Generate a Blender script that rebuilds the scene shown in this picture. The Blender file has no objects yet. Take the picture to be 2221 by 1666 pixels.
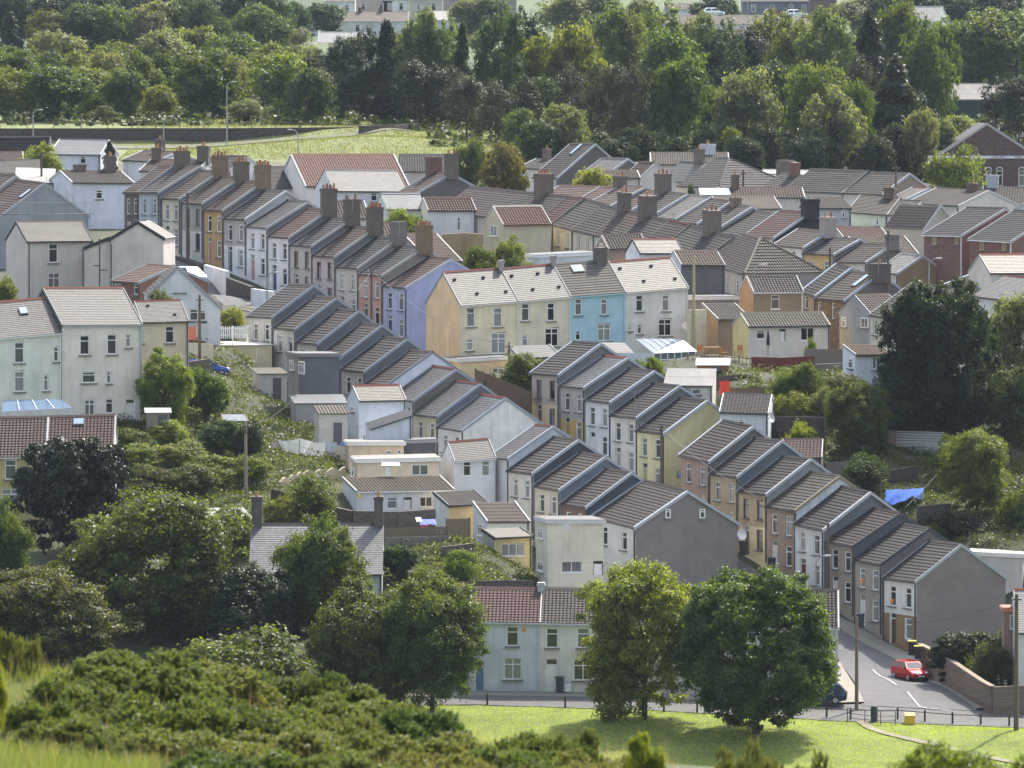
import bpy, math, random
import numpy as np
from mathutils import Vector, Matrix
random.seed(7); RNG = np.random.default_rng(7)
SC = bpy.context.scene
COL = SC.collection
R = math.radians

# ------------------------------------------------------------------ camera
FPX, PW, PH = 16000.0, 2221.0, 1666.0
CAMZ, HOR = 43.74, 190.0
TH = math.atan((PH/2-HOR)/FPX)
CT, ST = math.cos(TH), math.sin(TH)
def ray(px, py):
    u, v = px-PW/2, py-PH/2
    return u, FPX*CT - v*ST, -FPX*ST - v*CT
def U(px, py, Y):
    x, y, z = ray(px, py); t = Y/y
    return Vector((x*t, Y, CAMZ+z*t))
def proj(p):
    x, y, z = p[0], p[1], p[2]-CAMZ
    d = y*CT - z*ST; up = y*ST + z*CT
    return PW/2 + FPX*x/d, PH/2 - FPX*up/d

cam = bpy.data.cameras.new('camera'); camo = bpy.data.objects.new('camera', cam); COL.objects.link(camo)
camo.location = (0, 0, CAMZ); camo.rotation_euler = (math.pi/2-TH, 0, 0)
cam.sensor_fit = 'HORIZONTAL'; cam.sensor_width = 36; cam.lens = FPX/PW*36
cam.clip_start = 5; cam.clip_end = 9000
cam.dof.use_dof = True; cam.dof.focus_distance = 590; cam.dof.aperture_fstop = 3.2
SC.camera = camo

# ------------------------------------------------------------------ light
SUN_EL, SUN_AZ = R(50), R(29)     # azimuth clockwise from +Y (away from the camera, to the right)
w = bpy.data.worlds.new('World'); SC.world = w; w.use_nodes = True
nt = w.node_tree; bg = nt.nodes['Background']
sky = nt.nodes.new('ShaderNodeTexSky'); sky.sky_type = 'NISHITA'; sky.sun_disc = False
sky.dust_density = 3.0; sky.ozone_density = 1.4; sky.air_density = 1.0; sky.sun_elevation = SUN_EL; sky.sun_rotation = SUN_AZ
hs = nt.nodes.new('ShaderNodeHueSaturation'); hs.inputs['Saturation'].default_value = .6; nt.links.new(sky.outputs[0], hs.inputs['Color']); nt.links.new(hs.outputs[0], bg.inputs[0]); bg.inputs[1].default_value = 0.15
sl = bpy.data.lights.new('sun', 'SUN'); sl.energy = 3.2; sl.angle = R(0.53); sl.color = (1, .93, .82)
so = bpy.data.objects.new('sun', sl); COL.objects.link(so)
sd = Vector((math.sin(SUN_AZ)*math.cos(SUN_EL), math.cos(SUN_AZ)*math.cos(SUN_EL), math.sin(SUN_EL)))
so.rotation_euler = sd.to_track_quat('Z', 'Y').to_euler(); so.location = (60, 700, 400)
SC.view_settings.view_transform = 'Standard'; SC.view_settings.look = 'None'
SC.view_settings.exposure = 1.27; SC.view_settings.gamma = 1
SC.render.engine = 'CYCLES'
cy = SC.cycles
cy.use_denoising = True; cy.max_bounces = 6; cy.diffuse_bounces = 3; cy.glossy_bounces = 2
cy.transmission_bounces = 4; cy.transparent_max_bounces = 6; cy.volume_bounces = 0
cy.sample_clamp_indirect = 6

# ------------------------------------------------------------------ materials
def lin(c):
    def f(v):
        v = v/255.0
        return v/12.92 if v <= .04045 else ((v+.055)/1.055)**2.4
    return (f(c[0]), f(c[1]), f(c[2]), 1)
MATS = {}
def newmat(key):
    m = bpy.data.materials.new(str(key)); m.use_nodes = True
    b = m.node_tree.nodes['Principled BSDF']; MATS[key] = m
    return m, m.node_tree, b
def N(nt, typ, **kw):
    n = nt.nodes.new(typ)
    for k, v in kw.items():
        if k.startswith('i_'): n.inputs[k[2:].replace('_', ' ')].default_value = v
        else: setattr(n, k, v)
    return n
def mixc(nt, fac, a, b, typ='MIX'):
    n = nt.nodes.new('ShaderNodeMix'); n.data_type = 'RGBA'; n.blend_type = typ
    for i, s in ((0, fac), (6, a), (7, b)):
        if hasattr(s, 'links') or isinstance(s, bpy.types.NodeSocket): nt.links.new(s, n.inputs[i])
        else: n.inputs[i].default_value = s
    return n.outputs[2]
def ramp(nt, sock, p0, p1, c0=(0, 0, 0, 1), c1=(1, 1, 1, 1)):
    r = nt.nodes.new('ShaderNodeValToRGB'); nt.links.new(sock, r.inputs[0])
    r.color_ramp.elements[0].position = p0; r.color_ramp.elements[1].position = p1
    r.color_ramp.elements[0].color = c0; r.color_ramp.elements[1].color = c1
    return r.outputs[0]
def sc(c, k): return (min(c[0]*k, 1), min(c[1]*k, 1), min(c[2]*k, 1), 1)
def noise(nt, vec, scale, detail=4, rough=.6):
    n = N(nt, 'ShaderNodeTexNoise'); n.inputs['Scale'].default_value = scale
    n.inputs['Detail'].default_value = detail; n.inputs['Roughness'].default_value = rough
    if vec is not None: nt.links.new(vec, n.inputs['Vector'])
    return n.outputs['Fac']
def mapping(nt, vec, s):
    m = N(nt, 'ShaderNodeMapping'); m.inputs['Scale'].default_value = s; nt.links.new(vec, m.inputs['Vector']); return m.outputs[0]
def bump(nt, b, h, st=.4, dist=.05):
    n = N(nt, 'ShaderNodeBump'); n.inputs['Strength'].default_value = st; n.inputs['Distance'].default_value = dist
    nt.links.new(h, n.inputs['Height']); nt.links.new(n.outputs[0], b.inputs['Normal'])

def m_plain(c, rough=.6, metal=0, key=None):
    k = ('plain', c, rough, metal)
    if k in MATS: return MATS[k]
    m, nt, b = newmat(k); m.name = key or 'paint'
    tc = N(nt, 'ShaderNodeTexCoord'); f = noise(nt, tc.outputs['Object'], 3.0)
    col = mixc(nt, f, sc(lin(c), .86), sc(lin(c), 1.08)); nt.links.new(col, b.inputs['Base Color'])
    b.inputs['Roughness'].default_value = rough; b.inputs['Metallic'].default_value = metal
    return m
def m_wall(c, dirt=.5):
    k = ('wall', c, dirt)
    if k in MATS: return MATS[k]
    m, nt, b = newmat(k); m.name = 'render_wall'
    tc = N(nt, 'ShaderNodeTexCoord'); o = tc.outputs['Object']; oi = N(nt, 'ShaderNodeObjectInfo')
    ad = N(nt, 'ShaderNodeVectorMath', operation='ADD'); nt.links.new(o, ad.inputs[0]); 
    sh = N(nt, 'ShaderNodeVectorMath', operation='SCALE'); sh.inputs[0].default_value = (31, 17, 7); nt.links.new(oi.outputs['Random'], sh.inputs['Scale']); nt.links.new(sh.outputs[0], ad.inputs[1])
    o = ad.outputs[0]
    L = lin(c)
    c1 = mixc(nt, ramp(nt, noise(nt, o, .5, 6, .7), .3, .7), sc(L, .76), sc(L, 1.06))
    st = noise(nt, mapping(nt, o, (2.4, 2.4, .22)), 1.0, 4, .7)
    c2 = mixc(nt, ramp(nt, st, .5, .75), c1, mixc(nt, 1-dirt*.42, (.16, .145, .11, 1), c1))
    fine = noise(nt, o, 9, 3, .7)
    c3 = mixc(nt, ramp(nt, fine, .35, .7), mixc(nt, .9, (.1, .1, .09, 1), c2), c2)
    nt.links.new(c3, b.inputs['Base Color']); b.inputs['Roughness'].default_value = .92
    bump(nt, b, fine, .35, .03)
    return m
def m_brick(c, mortar=(150, 140, 125), bw=.24, bh=.08, key='brick'):
    k = ('brick', c, mortar, bw)
    if k in MATS: return MATS[k]
    m, nt, b = newmat(k); m.name = key
    uv = N(nt, 'ShaderNodeUVMap'); L = lin(c)
    br = N(nt, 'ShaderNodeTexBrick'); nt.links.new(uv.outputs[0], br.inputs['Vector'])
    br.inputs['Color1'].default_value = sc(L, .75); br.inputs['Color2'].default_value = sc(L, 1.25); br.inputs['Mortar'].default_value = lin(mortar)
    br.inputs['Scale'].default_value = 1; br.inputs['Brick Width'].default_value = bw; br.inputs['Row Height'].default_value = bh; br.inputs['Mortar Size'].default_value = bh*.14
    f = noise(nt, uv.outputs[0], 1.1, 5, .7)
    c2 = mixc(nt, ramp(nt, f, .35, .75), mixc(nt, .5, br.outputs[0], sc(L, .45)), br.outputs[0])
    nt.links.new(c2, b.inputs['Base Color']); b.inputs['Roughness'].default_value = .95
    bump(nt, b, br.outputs['Fac'], -.5, .02)
    return m
def m_stone(c):
    k = ('stone', c)
    if k in MATS: return MATS[k]
    m, nt, b = newmat(k); m.name = 'rubble_stone'
    tc = N(nt, 'ShaderNodeTexCoord'); L = lin(c)
    v = N(nt, 'ShaderNodeTexVoronoi'); v.inputs['Scale'].default_value = 3.2; nt.links.new(mapping(nt, tc.outputs['Object'], (1, 1, 1.7)), v.inputs['Vector'])
    c1 = mixc(nt, v.outputs['Color'], sc(L, .5), sc(L, 1.35))
    f = noise(nt, tc.outputs['Object'], 1.2, 5, .7)
    c2 = mixc(nt, f, sc(L, .5), c1)
    nt.links.new(c2, b.inputs['Base Color']); b.inputs['Roughness'].default_value = .95
    bump(nt, b, v.outputs['Distance'], .6, .06)
    return m
# roof coverings: kind -> (tile width, course height, groove strength)
ROOFK = {'tile': (.33, .36, .25), 'slate': (.26, .27, .2), 'pantile': (.27, .33, .9), 'sheet': (.9, 2.4, .3), 'smooth': (.6, .45, .1)}
def m_roof(kind, c, lichen=.3):
    k = ('roof', kind, c, lichen)
    if k in MATS: return MATS[k]
    m, nt, b = newmat(k); m.name = kind+'_roof'
    uv = N(nt, 'ShaderNodeUVMap').outputs[0]; L = sc(lin(c), .31 if kind == 'tile' else .37); tw, ch, g = ROOFK[kind]
    oi = N(nt, 'ShaderNodeObjectInfo')
    br = N(nt, 'ShaderNodeTexBrick'); nt.links.new(uv, br.inputs['Vector'])
    vr = .28 if kind == 'slate' else .14
    br.inputs['Color1'].default_value = sc(L, 1-vr); br.inputs['Color2'].default_value = sc(L, 1+vr)
    br.inputs['Mortar'].default_value = sc(L, .62); br.inputs['Scale'].default_value = 1
    br.inputs['Brick Width'].default_value = tw; br.inputs['Row Height'].default_value = ch
    br.inputs['Mortar Size'].default_value = .012; br.inputs['Mortar Smooth'].default_value = .3
    br.offset = 0.0 if kind == 'pantile' else .5
    sh = N(nt, 'ShaderNodeVectorMath', operation='ADD'); nt.links.new(uv, sh.inputs[0])
    s2 = N(nt, 'ShaderNodeVectorMath', operation='SCALE'); s2.inputs[0].default_value = (57, 91, 0); nt.links.new(oi.outputs['Random'], s2.inputs['Scale']); nt.links.new(s2.outputs[0], sh.inputs[1])
    f = noise(nt, sh.outputs[0], .7, 6, .7); f2 = noise(nt, sh.outputs[0], 5.0, 4, .7)
    c1 = mixc(nt, ramp(nt, f, .3, .7), sc(L, .72), (1, 1, 1, 1), 'MIX')
    c2 = mixc(nt, ramp(nt, f, .3, .72), mixc(nt, .55, br.outputs[0], sc(L, .55)), br.outputs[0])
    lc = (min(L[0]*1.6+.015, 1), min(L[1]*1.55+.015, 1), min(L[2]*1.35+.01, 1), 1)
    c3 = mixc(nt, ramp(nt, f2, .56, .75), c2, mixc(nt, lichen, c2, lc))
    hv = N(nt, 'ShaderNodeHueSaturation'); nt.links.new(c3, hv.inputs['Color'])
    mr = N(nt, 'ShaderNodeMapRange'); mr.inputs[3].default_value = .85; mr.inputs[4].default_value = 1.15
    nt.links.new(oi.outputs['Random'], mr.inputs[0]); nt.links.new(mr.outputs[0], hv.inputs['Value'])
    nt.links.new(hv.outputs[0], b.inputs['Base Color']); b.inputs['Roughness'].default_value = .6 if kind in ('slate', 'smooth') else .85
    if kind == 'pantile':
        wv = N(nt, 'ShaderNodeTexWave', wave_type='BANDS', bands_direction='X'); 
        wv.inputs['Scale'].default_value = 2*math.pi/(20*tw)
        nt.links.new(uv, wv.inputs['Vector']); bump(nt, b, wv.outputs['Fac'], 1.0, .12)
    else:
        bump(nt, b, f2, g, .03)
    return m
def m_glass():
    if 'glass' in MATS: return MATS['glass']
    m, nt, b = newmat('glass'); m.name = 'window_glass'
    oi = N(nt, 'ShaderNodeObjectInfo'); tc = N(nt, 'ShaderNodeTexCoord')
    # net curtains or blinds behind the pane in some windows, dark rooms in others
    wv = N(nt, 'ShaderNodeTexWave', bands_direction='X'); wv.inputs['Scale'].default_value = 3.0; wv.inputs['Distortion'].default_value = 1.5
    nt.links.new(tc.outputs['Object'], wv.inputs['Vector'])
    cur = mixc(nt, wv.outputs['Fac'], (.12, .125, .13, 1), (.36, .36, .35, 1))
    f = ramp(nt, oi.outputs['Random'], .25, .8)
    sp = N(nt, 'ShaderNodeSeparateXYZ'); nt.links.new(tc.outputs['Generated'], sp.inputs[0])
    c = mixc(nt, f, (.018, .02, .024, 1), cur)
    nt.links.new(c, b.inputs['Base Color']); b.inputs['Roughness'].default_value = .06
    b.inputs['Specular IOR Level'].default_value = .7
    return m
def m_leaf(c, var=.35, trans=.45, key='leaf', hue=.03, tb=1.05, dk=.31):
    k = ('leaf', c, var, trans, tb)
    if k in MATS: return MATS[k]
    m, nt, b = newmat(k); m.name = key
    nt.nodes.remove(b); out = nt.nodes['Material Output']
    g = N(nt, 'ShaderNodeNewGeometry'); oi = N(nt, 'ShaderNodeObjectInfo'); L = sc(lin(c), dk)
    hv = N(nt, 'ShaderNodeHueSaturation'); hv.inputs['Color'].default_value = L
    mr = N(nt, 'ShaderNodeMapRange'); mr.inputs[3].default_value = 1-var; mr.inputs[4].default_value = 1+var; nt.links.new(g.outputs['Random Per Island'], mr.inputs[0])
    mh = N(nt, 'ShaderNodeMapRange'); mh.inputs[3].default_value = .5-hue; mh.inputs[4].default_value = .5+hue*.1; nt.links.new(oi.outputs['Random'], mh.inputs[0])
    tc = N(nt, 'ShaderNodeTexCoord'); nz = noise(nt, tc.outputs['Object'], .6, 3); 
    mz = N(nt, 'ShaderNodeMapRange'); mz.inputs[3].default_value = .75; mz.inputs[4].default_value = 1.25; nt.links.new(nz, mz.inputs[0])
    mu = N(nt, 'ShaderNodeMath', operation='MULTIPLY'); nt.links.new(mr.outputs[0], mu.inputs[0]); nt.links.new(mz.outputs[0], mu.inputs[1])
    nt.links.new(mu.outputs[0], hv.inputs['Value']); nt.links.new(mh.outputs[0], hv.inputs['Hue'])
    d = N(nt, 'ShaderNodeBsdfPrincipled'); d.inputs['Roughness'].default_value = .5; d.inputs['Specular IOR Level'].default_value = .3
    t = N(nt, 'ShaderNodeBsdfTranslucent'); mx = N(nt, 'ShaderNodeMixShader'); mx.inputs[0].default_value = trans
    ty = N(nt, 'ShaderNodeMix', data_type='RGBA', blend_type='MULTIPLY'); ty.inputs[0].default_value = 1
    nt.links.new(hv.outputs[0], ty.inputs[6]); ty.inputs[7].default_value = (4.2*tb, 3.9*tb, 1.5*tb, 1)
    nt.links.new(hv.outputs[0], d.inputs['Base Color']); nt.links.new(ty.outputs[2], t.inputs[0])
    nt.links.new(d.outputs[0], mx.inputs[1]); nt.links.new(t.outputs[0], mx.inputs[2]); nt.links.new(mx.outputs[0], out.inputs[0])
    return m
def m_ground(key, c1, c2, scale=1.5, attr=None, fine=14, rough=.95):
    m, nt, b = newmat(key); m.name = key
    tc = N(nt, 'ShaderNodeTexCoord'); o = tc.outputs['Object']
    f = noise(nt, o, scale, 6, .7); f2 = noise(nt, o, fine, 3, .7)
    if attr:
        at = N(nt, 'ShaderNodeVertexColor', layer_name=attr)
        ca = mixc(nt, 1, at.outputs[0], (.55, .55, .5, 1), 'MULTIPLY'); c = mixc(nt, ramp(nt, f, .3, .7), ca, mixc(nt, 1, at.outputs[0], (1.3, 1.3, 1.2, 1), 'MULTIPLY'))
        c = mixc(nt, ramp(nt, f2, .3, .7), mixc(nt, .7, (.02, .022, .012, 1), c), c)
    else:
        c = mixc(nt, ramp(nt, f, .3, .7), lin(c1), lin(c2)); c = mixc(nt, ramp(nt, f2, .3, .8), c, mixc(nt, .75, (.02, .02, .02, 1), c))
    nt.links.new(c, b.inputs['Base Color']); b.inputs['Roughness'].default_value = rough
    bump(nt, b, f2, .5, .05)
    return m
WHITE = (232, 232, 228)
M_WHITE = m_plain(WHITE, .45, key='white_upvc'); M_DARK = m_plain((52, 54, 58), .5, key='black_plastic'); M_LEAD = m_plain((92, 96, 104), .6, key='lead')
M_GLASS = m_glass()

# ------------------------------------------------------------------ mesh helpers
class MB:
    def __init__(s): s.v = []; s.f = []; s.m = []; s.uv = []; s.mats = []
    def mi(s, mat):
        if mat not in s.mats: s.mats.append(mat)
        return s.mats.index(mat)
    def face(s, pts, mat, uvs=None):
        i = len(s.v); s.v += [tuple(p) for p in pts]; s.f.append(list(range(i, i+len(pts)))); s.m.append(s.mi(mat))
        if uvs is None:
            p0 = Vector(pts[0]); ex = (Vector(pts[1])-p0); ex = ex.normalized() if ex.length > 1e-6 else Vector((1, 0, 0))
            n = Vector((0, 0, 1))
            uvs = [((Vector(p)-p0).dot(ex), Vector(p).z) for p in pts]
        s.uv += uvs
    def box(s, f, x0, x1, y0, y1, z0, z1, mat):
        c = [f(x, y, z) for z in (z0, z1) for y in (y0, y1) for x in (x0, x1)]
        for q in ((0, 2, 3, 1), (4, 5, 7, 6), (0, 1, 5, 4), (1, 3, 7, 5), (3, 2, 6, 7), (2, 0, 4, 6)): s.face([c[i] for i in q], mat)
    def prism(s, pts0, pts1, mat):
        n = len(pts0); s.face(pts0[::-1], mat); s.face(pts1, mat)
        for i in range(n): s.face([pts0[i], pts0[(i+1) % n], pts1[(i+1) % n], pts1[i]], mat)
    def tube(s, p, q, r0, r1, mat, n=7, cap=True):
        p, q = Vector(p), Vector(q); d = (q-p); L = d.length
        if L < 1e-6: return
        d /= L; a = d.orthogonal().normalized(); b = d.cross(a)
        A = [p+(a*math.cos(t)+b*math.sin(t))*r0 for t in [2*math.pi*i/n for i in range(n)]]
        B = [q+(a*math.cos(t)+b*math.sin(t))*r1 for t in [2*math.pi*i/n for i in range(n)]]
        for i in range(n): s.face([A[i], A[(i+1) % n], B[(i+1) % n], B[i]], mat)
        if cap: s.face(A[::-1], mat); s.face(B, mat)
    def mesh(s, name):
        me = bpy.data.meshes.new(name); me.from_pydata(s.v, [], s.f)
        for m in s.mats: me.materials.append(m)
        me.polygons.foreach_set('material_index', s.m)
        ul = me.uv_layers.new(name='UVMap'); ul.data.foreach_set('uv', [c for u in s.uv for c in u])
        me.update(); return me
    def build(s, name, parent=None, loc=(0, 0, 0), rz=0):
        return link(name, s.mesh(name), parent, loc, rz)
def link(name, me, parent=None, loc=(0, 0, 0), rz=0, scale=None):
    o = bpy.data.objects.new(name, me); COL.objects.link(o); o.location = loc; o.rotation_euler = (0, 0, rz)
    if parent: o.parent = parent
    if scale is not None: o.scale = scale
    return o
def tag(o, label=None, cat=None, group=None, kind=None):
    if label: o['label'] = label
    if cat: o['category'] = cat
    if group: o['group'] = group
    if kind: o['kind'] = kind
    return o
def empty(name, loc, label, cat, group=None, rz=0):
    o = bpy.data.objects.new(name, None); COL.objects.link(o); o.location = loc; o.rotation_euler = (0, 0, rz); o.empty_display_size = .3
    return tag(o, label, cat, group)
CTRL = []      # ground control points (x, y, z, weight)
def ctl(px, py, Y, w=1): 
    p = U(px, py, Y); CTRL.append((p.x, p.y, p.z, w))
# ------------------------------------------------------------------ windows and doors (shared meshes)
WIN = {}
def ident(x, y, z): return Vector((x, y, z))
def win_meshes(w, h, style, fm):
    w = round(w, 2); h = round(h, 2); k = (w, h, style, fm.name)
    if k in WIN: return WIN[k]
    p = MB(); p.face([(0, 0, 0), (w, 0, 0), (w, 0, h), (0, 0, h)], M_GLASS)
    f = MB(); t = .095; d = .05
    def bar(x0, x1, z0, z1, dd=d): f.box(ident, x0, x1, -dd, .03, z0, z1, fm)
    bar(0, w, 0, t); bar(0, w, h-t, h); bar(0, t, t, h-t); bar(w-t, w, t, h-t)
    if style in ('t', 'tm', 'T'):
        zt = h*.7; bar(t, w-t, zt-.035, zt+.035, d-.003)
    if style in ('m', 'tm', 'T'):
        xm = w*.5
        bar(xm-.035, xm+.035, t, h-t, d-.006)
    if style == 'm3':
        for q in (.33, .67): bar(w*q-.035, w*q+.035, t, h-t, d-.006)
    s = MB(); s.box(ident, -.1, w+.1, -.2, .02, -.1, -.005, m_plain((120, 118, 116), .8, key='sill') if style != 'd' else fm)
    WIN[k] = (p.mesh('window'), f.mesh('frame'), s.mesh('sill'))
    return WIN[k]
DOOR = {}
def door_mesh(w, h, col):
    w = round(w, 2); h = round(h, 2); k = (w, h, col)
    if k in DOOR: return DOOR[k]
    m = m_plain(col, .4, key='door_paint'); b = MB(); hd = h*.82
    b.box(ident, .06, w-.06, 0, .04, 0, hd-.03, m)
    for z0, z1 in ((.12, .42), (.5, .93)):
        b.box(ident, w*.2, w*.46, -.012, .002, hd*z0, hd*z1*.98, m); b.box(ident, w*.54, w*.8, -.012, .002, hd*z0, hd*z1*.98, m)
    b.face([(.08, .01, hd+.04), (w-.08, .01, hd+.04), (w-.08, .01, h-.06), (.08, .01, h-.06)], M_GLASS)
    f = MB(); f.box(ident, 0, .06, -.04, .05, 0, h, M_WHITE); f.box(ident, w-.06, w, -.04, .05, 0, h, M_WHITE); f.box(ident, .06, w-.06, -.04, .05, h-.06, h, M_WHITE); f.box(ident, .06, w-.06, -.04, .05, hd-.03, hd+.03, M_WHITE)
    g = MB(); g.tube((w-.16, -.03, hd*.5), (w-.16, -.03, hd*.5+.12), .02, .02, M_LEAD)
    DOOR[k] = (b.mesh('door'), f.mesh('frame'), g.mesh('handle'))
    return DOOR[k]

def panel(mb, P, x0, x1, z0, z1, ops, inn, depth, mat, mat2=None, zs=None):
    xs = sorted({x0, x1, *[min(max(o[i], x0), x1) for o in ops for i in (0, 2)]}); zz = {z0, z1, *[min(max(o[i], z0), z1) for o in ops for i in (1, 3)]}
    if zs is not None and z0 < zs < z1: zz.add(zs)
    zz = sorted(zz)
    for i in range(len(xs)-1):
        for j in range(len(zz)-1):
            xa, xb, za, zb = xs[i], xs[i+1], zz[j], zz[j+1]
            if xb-xa < 1e-4 or zb-za < 1e-4: continue
            xm, zm = (xa+xb)/2, (za+zb)/2
            if any(o[0] < xm < o[2] and o[1] < zm < o[3] for o in ops): continue
            mb.face([P(xa, za), P(xb, za), P(xb, zb), P(xa, zb)], mat2 if (mat2 and zs is not None and zm < zs) else mat, [(xa, za), (xb, za), (xb, zb), (xa, zb)])
    for o in ops:
        a, b, c, d = o[:4]; I = inn*depth
        q = [P(a, b), P(c, b), P(c, d), P(a, d)]
        for i in range(4): mb.face([q[i], q[(i+1) % 4], q[(i+1) % 4]+I, q[i]+I], mat, [(0, 0), (1, 0), (1, .1), (0, .1)])

def solve(fn, lo, hi):
    flo = fn(lo)
    for _ in range(60):
        m = (lo+hi)/2; fm = fn(m)
        if (fm > 0) == (flo > 0): lo, flo = m, fm
        else: hi = m
    return (lo+hi)/2

PAT = {  # x fraction, bottom below eave (m), width, height, kind
 'T': [(.26, -2.15, .95, 1.55, 't'), (.74, -2.15, .95, 1.55, 't'), (.74, -4.5, 1.0, 1.6, 't'), (.27, -5.0, .95, 2.35, 'door')],
 'U': [(.26, -2.15, .9, 1.5, 't'), (.74, -2.15, .9, 1.5, 't'), (.3, -4.5, 1.0, 1.6, 't'), (.76, -5.0, .95, 2.35, 'door')],
 'W': [(.27, -2.1, .9, 1.45, 't'), (.73, -2.1, .9, 1.45, 't'), (.73, -4.4, 1.0, 1.5, 't'), (.27, -4.4, .9, 1.4, 't')],
 'V': [(.27, -2.1, .9, 1.45, 't'), (.73, -2.1, .9, 1.45, 't')],
 'O': [(.5, -2.0, 1.0, 1.3, 't')],
 '': [],
}
DOORS = [(170, 168, 164), (96, 62, 50), (52, 62, 84), (206, 204, 198), (110, 44, 46), (66, 86, 78), (150, 146, 140), (214, 214, 210)]
def house(label=None, A=None, B=None, Rg=None, Y=600, a=-63, H=5.0, hd=None, bd=None, rise=None, end='R', roof=('tile', (120, 110, 104)), wall=(200, 195, 185),
          wall2=None, zs=None, gable=None, wins='', px=(), verge=WHITE, frame=M_WHITE, door=None, chim=(), ridge=None, mode='gable', name='terraced_house', cat='terraced house',
          group=None, parent=None, W=None, found=2.5, gut=(60, 62, 66), pipe=True, sky=(), over=.18, wallmat=None, gmat=None, L=None, coping=.1, sills=True, gpx=(), ctlw=1, hip=False, vents=0, D=None, dish=False):
    """A: pixel of the front left eave corner, B: pixel of the front right eave corner, Rg: pixel of the ridge end over B (end R) or A (end L)."""
    if door is None: door = DOORS[(len(DOOR)*3+int(A[0]))%len(DOORS)]
    ra = R(a); e = Vector((math.cos(ra), math.sin(ra), 0)); n = Vector((-math.sin(ra), math.cos(ra), 0)); Z = Vector((0, 0, 1))
    PA = U(A[0], A[1], Y)
    if W is None:
        by = B[1]
        W = solve(lambda t: U(B[0], by, Y+t*e.y).x - (PA.x+t*e.x), .2, 60)
    if B is not None and B[1] is not None:
        PB = U(*proj(PA+e*W)[:1], B[1], Y+W*e.y); k = (PB.z-PA.z)/W
    else: PB = PA+e*W; k = 0
    base = PA if end == 'L' else PB
    if mode == 'gfront':      # ridge runs back from the facade; Rg is the apex over the facade
        xa = W*.5 if Rg is None else solve(lambda t: proj(PA+e*t+Z*k*t)[0]-Rg[0], .05, W)
        rise = U(Rg[0], Rg[1], Y+xa*e.y).z - (PA.z+k*xa) if rise is None else rise
        D = L or 7.0
    elif mode == 'flat': D = L or hd*2; rise = .0
    else:
        if hd is None: hd = solve(lambda t: U(Rg[0], Rg[1], base.y+t*n.y).x-(base.x+t*n.x), .3, 25)
        if rise is None: rise = U(Rg[0], Rg[1], base.y+hd*n.y).z-base.z
        if mode == 'mono': D = hd
        elif D is None: D = hd + (bd if bd else hd)
    root_loc = PA - Z*H
    def P(x, y, z): return PA+e*x+n*y+Z*(z+k*x)-root_loc
    WM = wallmat or m_wall(wall); W2 = m_wall(wall2) if wall2 else None; GM = gmat or (m_wall(tuple(min(255, int(q*(.98 if q < 180 else 1.05))) for q in gable), .7) if gable else WM)
    RM = m_roof(*roof); VM = m_plain(tuple(int(c*.76) for c in verge), .7, key='verge') if verge else None; GUM = m_plain(gut, .5, key='gutter')
    if parent is None:
        root = empty(name, root_loc, label, cat, group); off = Vector((0, 0, 0))
    else: root = parent; off = root_loc-parent.location
    # --- openings on the front facade
    ops = []
    def f_xz(x, y):   # pixel to facade plane
        r = Vector(ray(x, y)); o = Vector((0, 0, CAMZ)); t = (PA-o).dot(n)/r.dot(n); q = o+r*t; xx = (q-PA).dot(e); return xx, q.z-PA.z-k*xx
    for it in PAT[wins]:
        xf, zb, ww, hh, kd = it; x0 = xf*W-ww/2
        if x0 < .1 or x0+ww > W-.1: ww = min(ww, W*.36); x0 = xf*W-ww/2
        if zb < -H+.02: zb = -H+.02
        ops.append((x0, zb, x0+ww, zb+hh, kd))
    for it in px:
        x0, z1 = f_xz(it[0], it[1]); x1, z0 = f_xz(it[2], it[3])
        if x1 < x0: x0, x1 = x1, x0
        if x1-x0 > .15 and z1-z0 > .15: ops.append((x0, z0, x1, z1, it[4] if len(it) > 4 else 't'))
    mb = MB()
    ztop = -.0
    panel(mb, lambda x, z: P(x, 0, z), 0, W, -H-found, ztop, ops, n, .14, WM, W2, zs)
    zl = -H-found
    if mode == 'gfront':
        mb.face([P(0, 0, 0), P(W, 0, 0), P(xa, 0, rise)], WM, [(0, 0), (W, 0), (xa, rise)])
        mb.face([P(W, D, 0), P(0, D, 0), P(xa, D, rise)], WM)
        for x, s in ((0, -1), (W, 1)): mb.face([P(x, 0, zl), P(x, 0, 0), P(x, D, 0), P(x, D, zl)][::s], GM, [(0, zl), (0, 0), (D, 0), (D, zl)][::s])
        mb.face([P(W, D, zl), P(0, D, zl), P(0, D, 0), P(W, D, 0)], WM)
    else:
        zb = 0 if mode == 'gable' else rise
        if mode == 'gable' and bd and abs(bd-hd) > .05: zb = rise-(rise/hd)*bd
        for x, s in ((0, 1), (W, -1)):
            pts = [P(x, 0, zl), P(x, 0, 0)]; uv = [(0, zl), (0, 0)]
            if mode == 'gable' and not (hip and x == W): pts.append(P(x, hd, rise)); uv.append((hd, rise))
            pts += [P(x, D, zb), P(x, D, zl)]; uv += [(D, zb), (D, zl)]
            mb.face(pts[::s], GM, uv[::s])
        mb.face([P(W, D, zl), P(0, D, zl), P(0, D, zb), P(W, D, zb)], WM)
    wname = 'wall' if parent is None else 'extension'
    wo = mb.build(wname, root, off)
    sub = root if parent is None else wo; so_ = Vector((0, 0, 0))
    def add(m, nm): return m.build(nm, sub, so_) if m.f else None
    # --- roof
    rb = MB(); tw, ch, g = ROOFK[roof[0]]; th = .036 if roof[0] in ('tile', 'pantile') else (.022 if roof[0] == 'slate' else .012)
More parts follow.
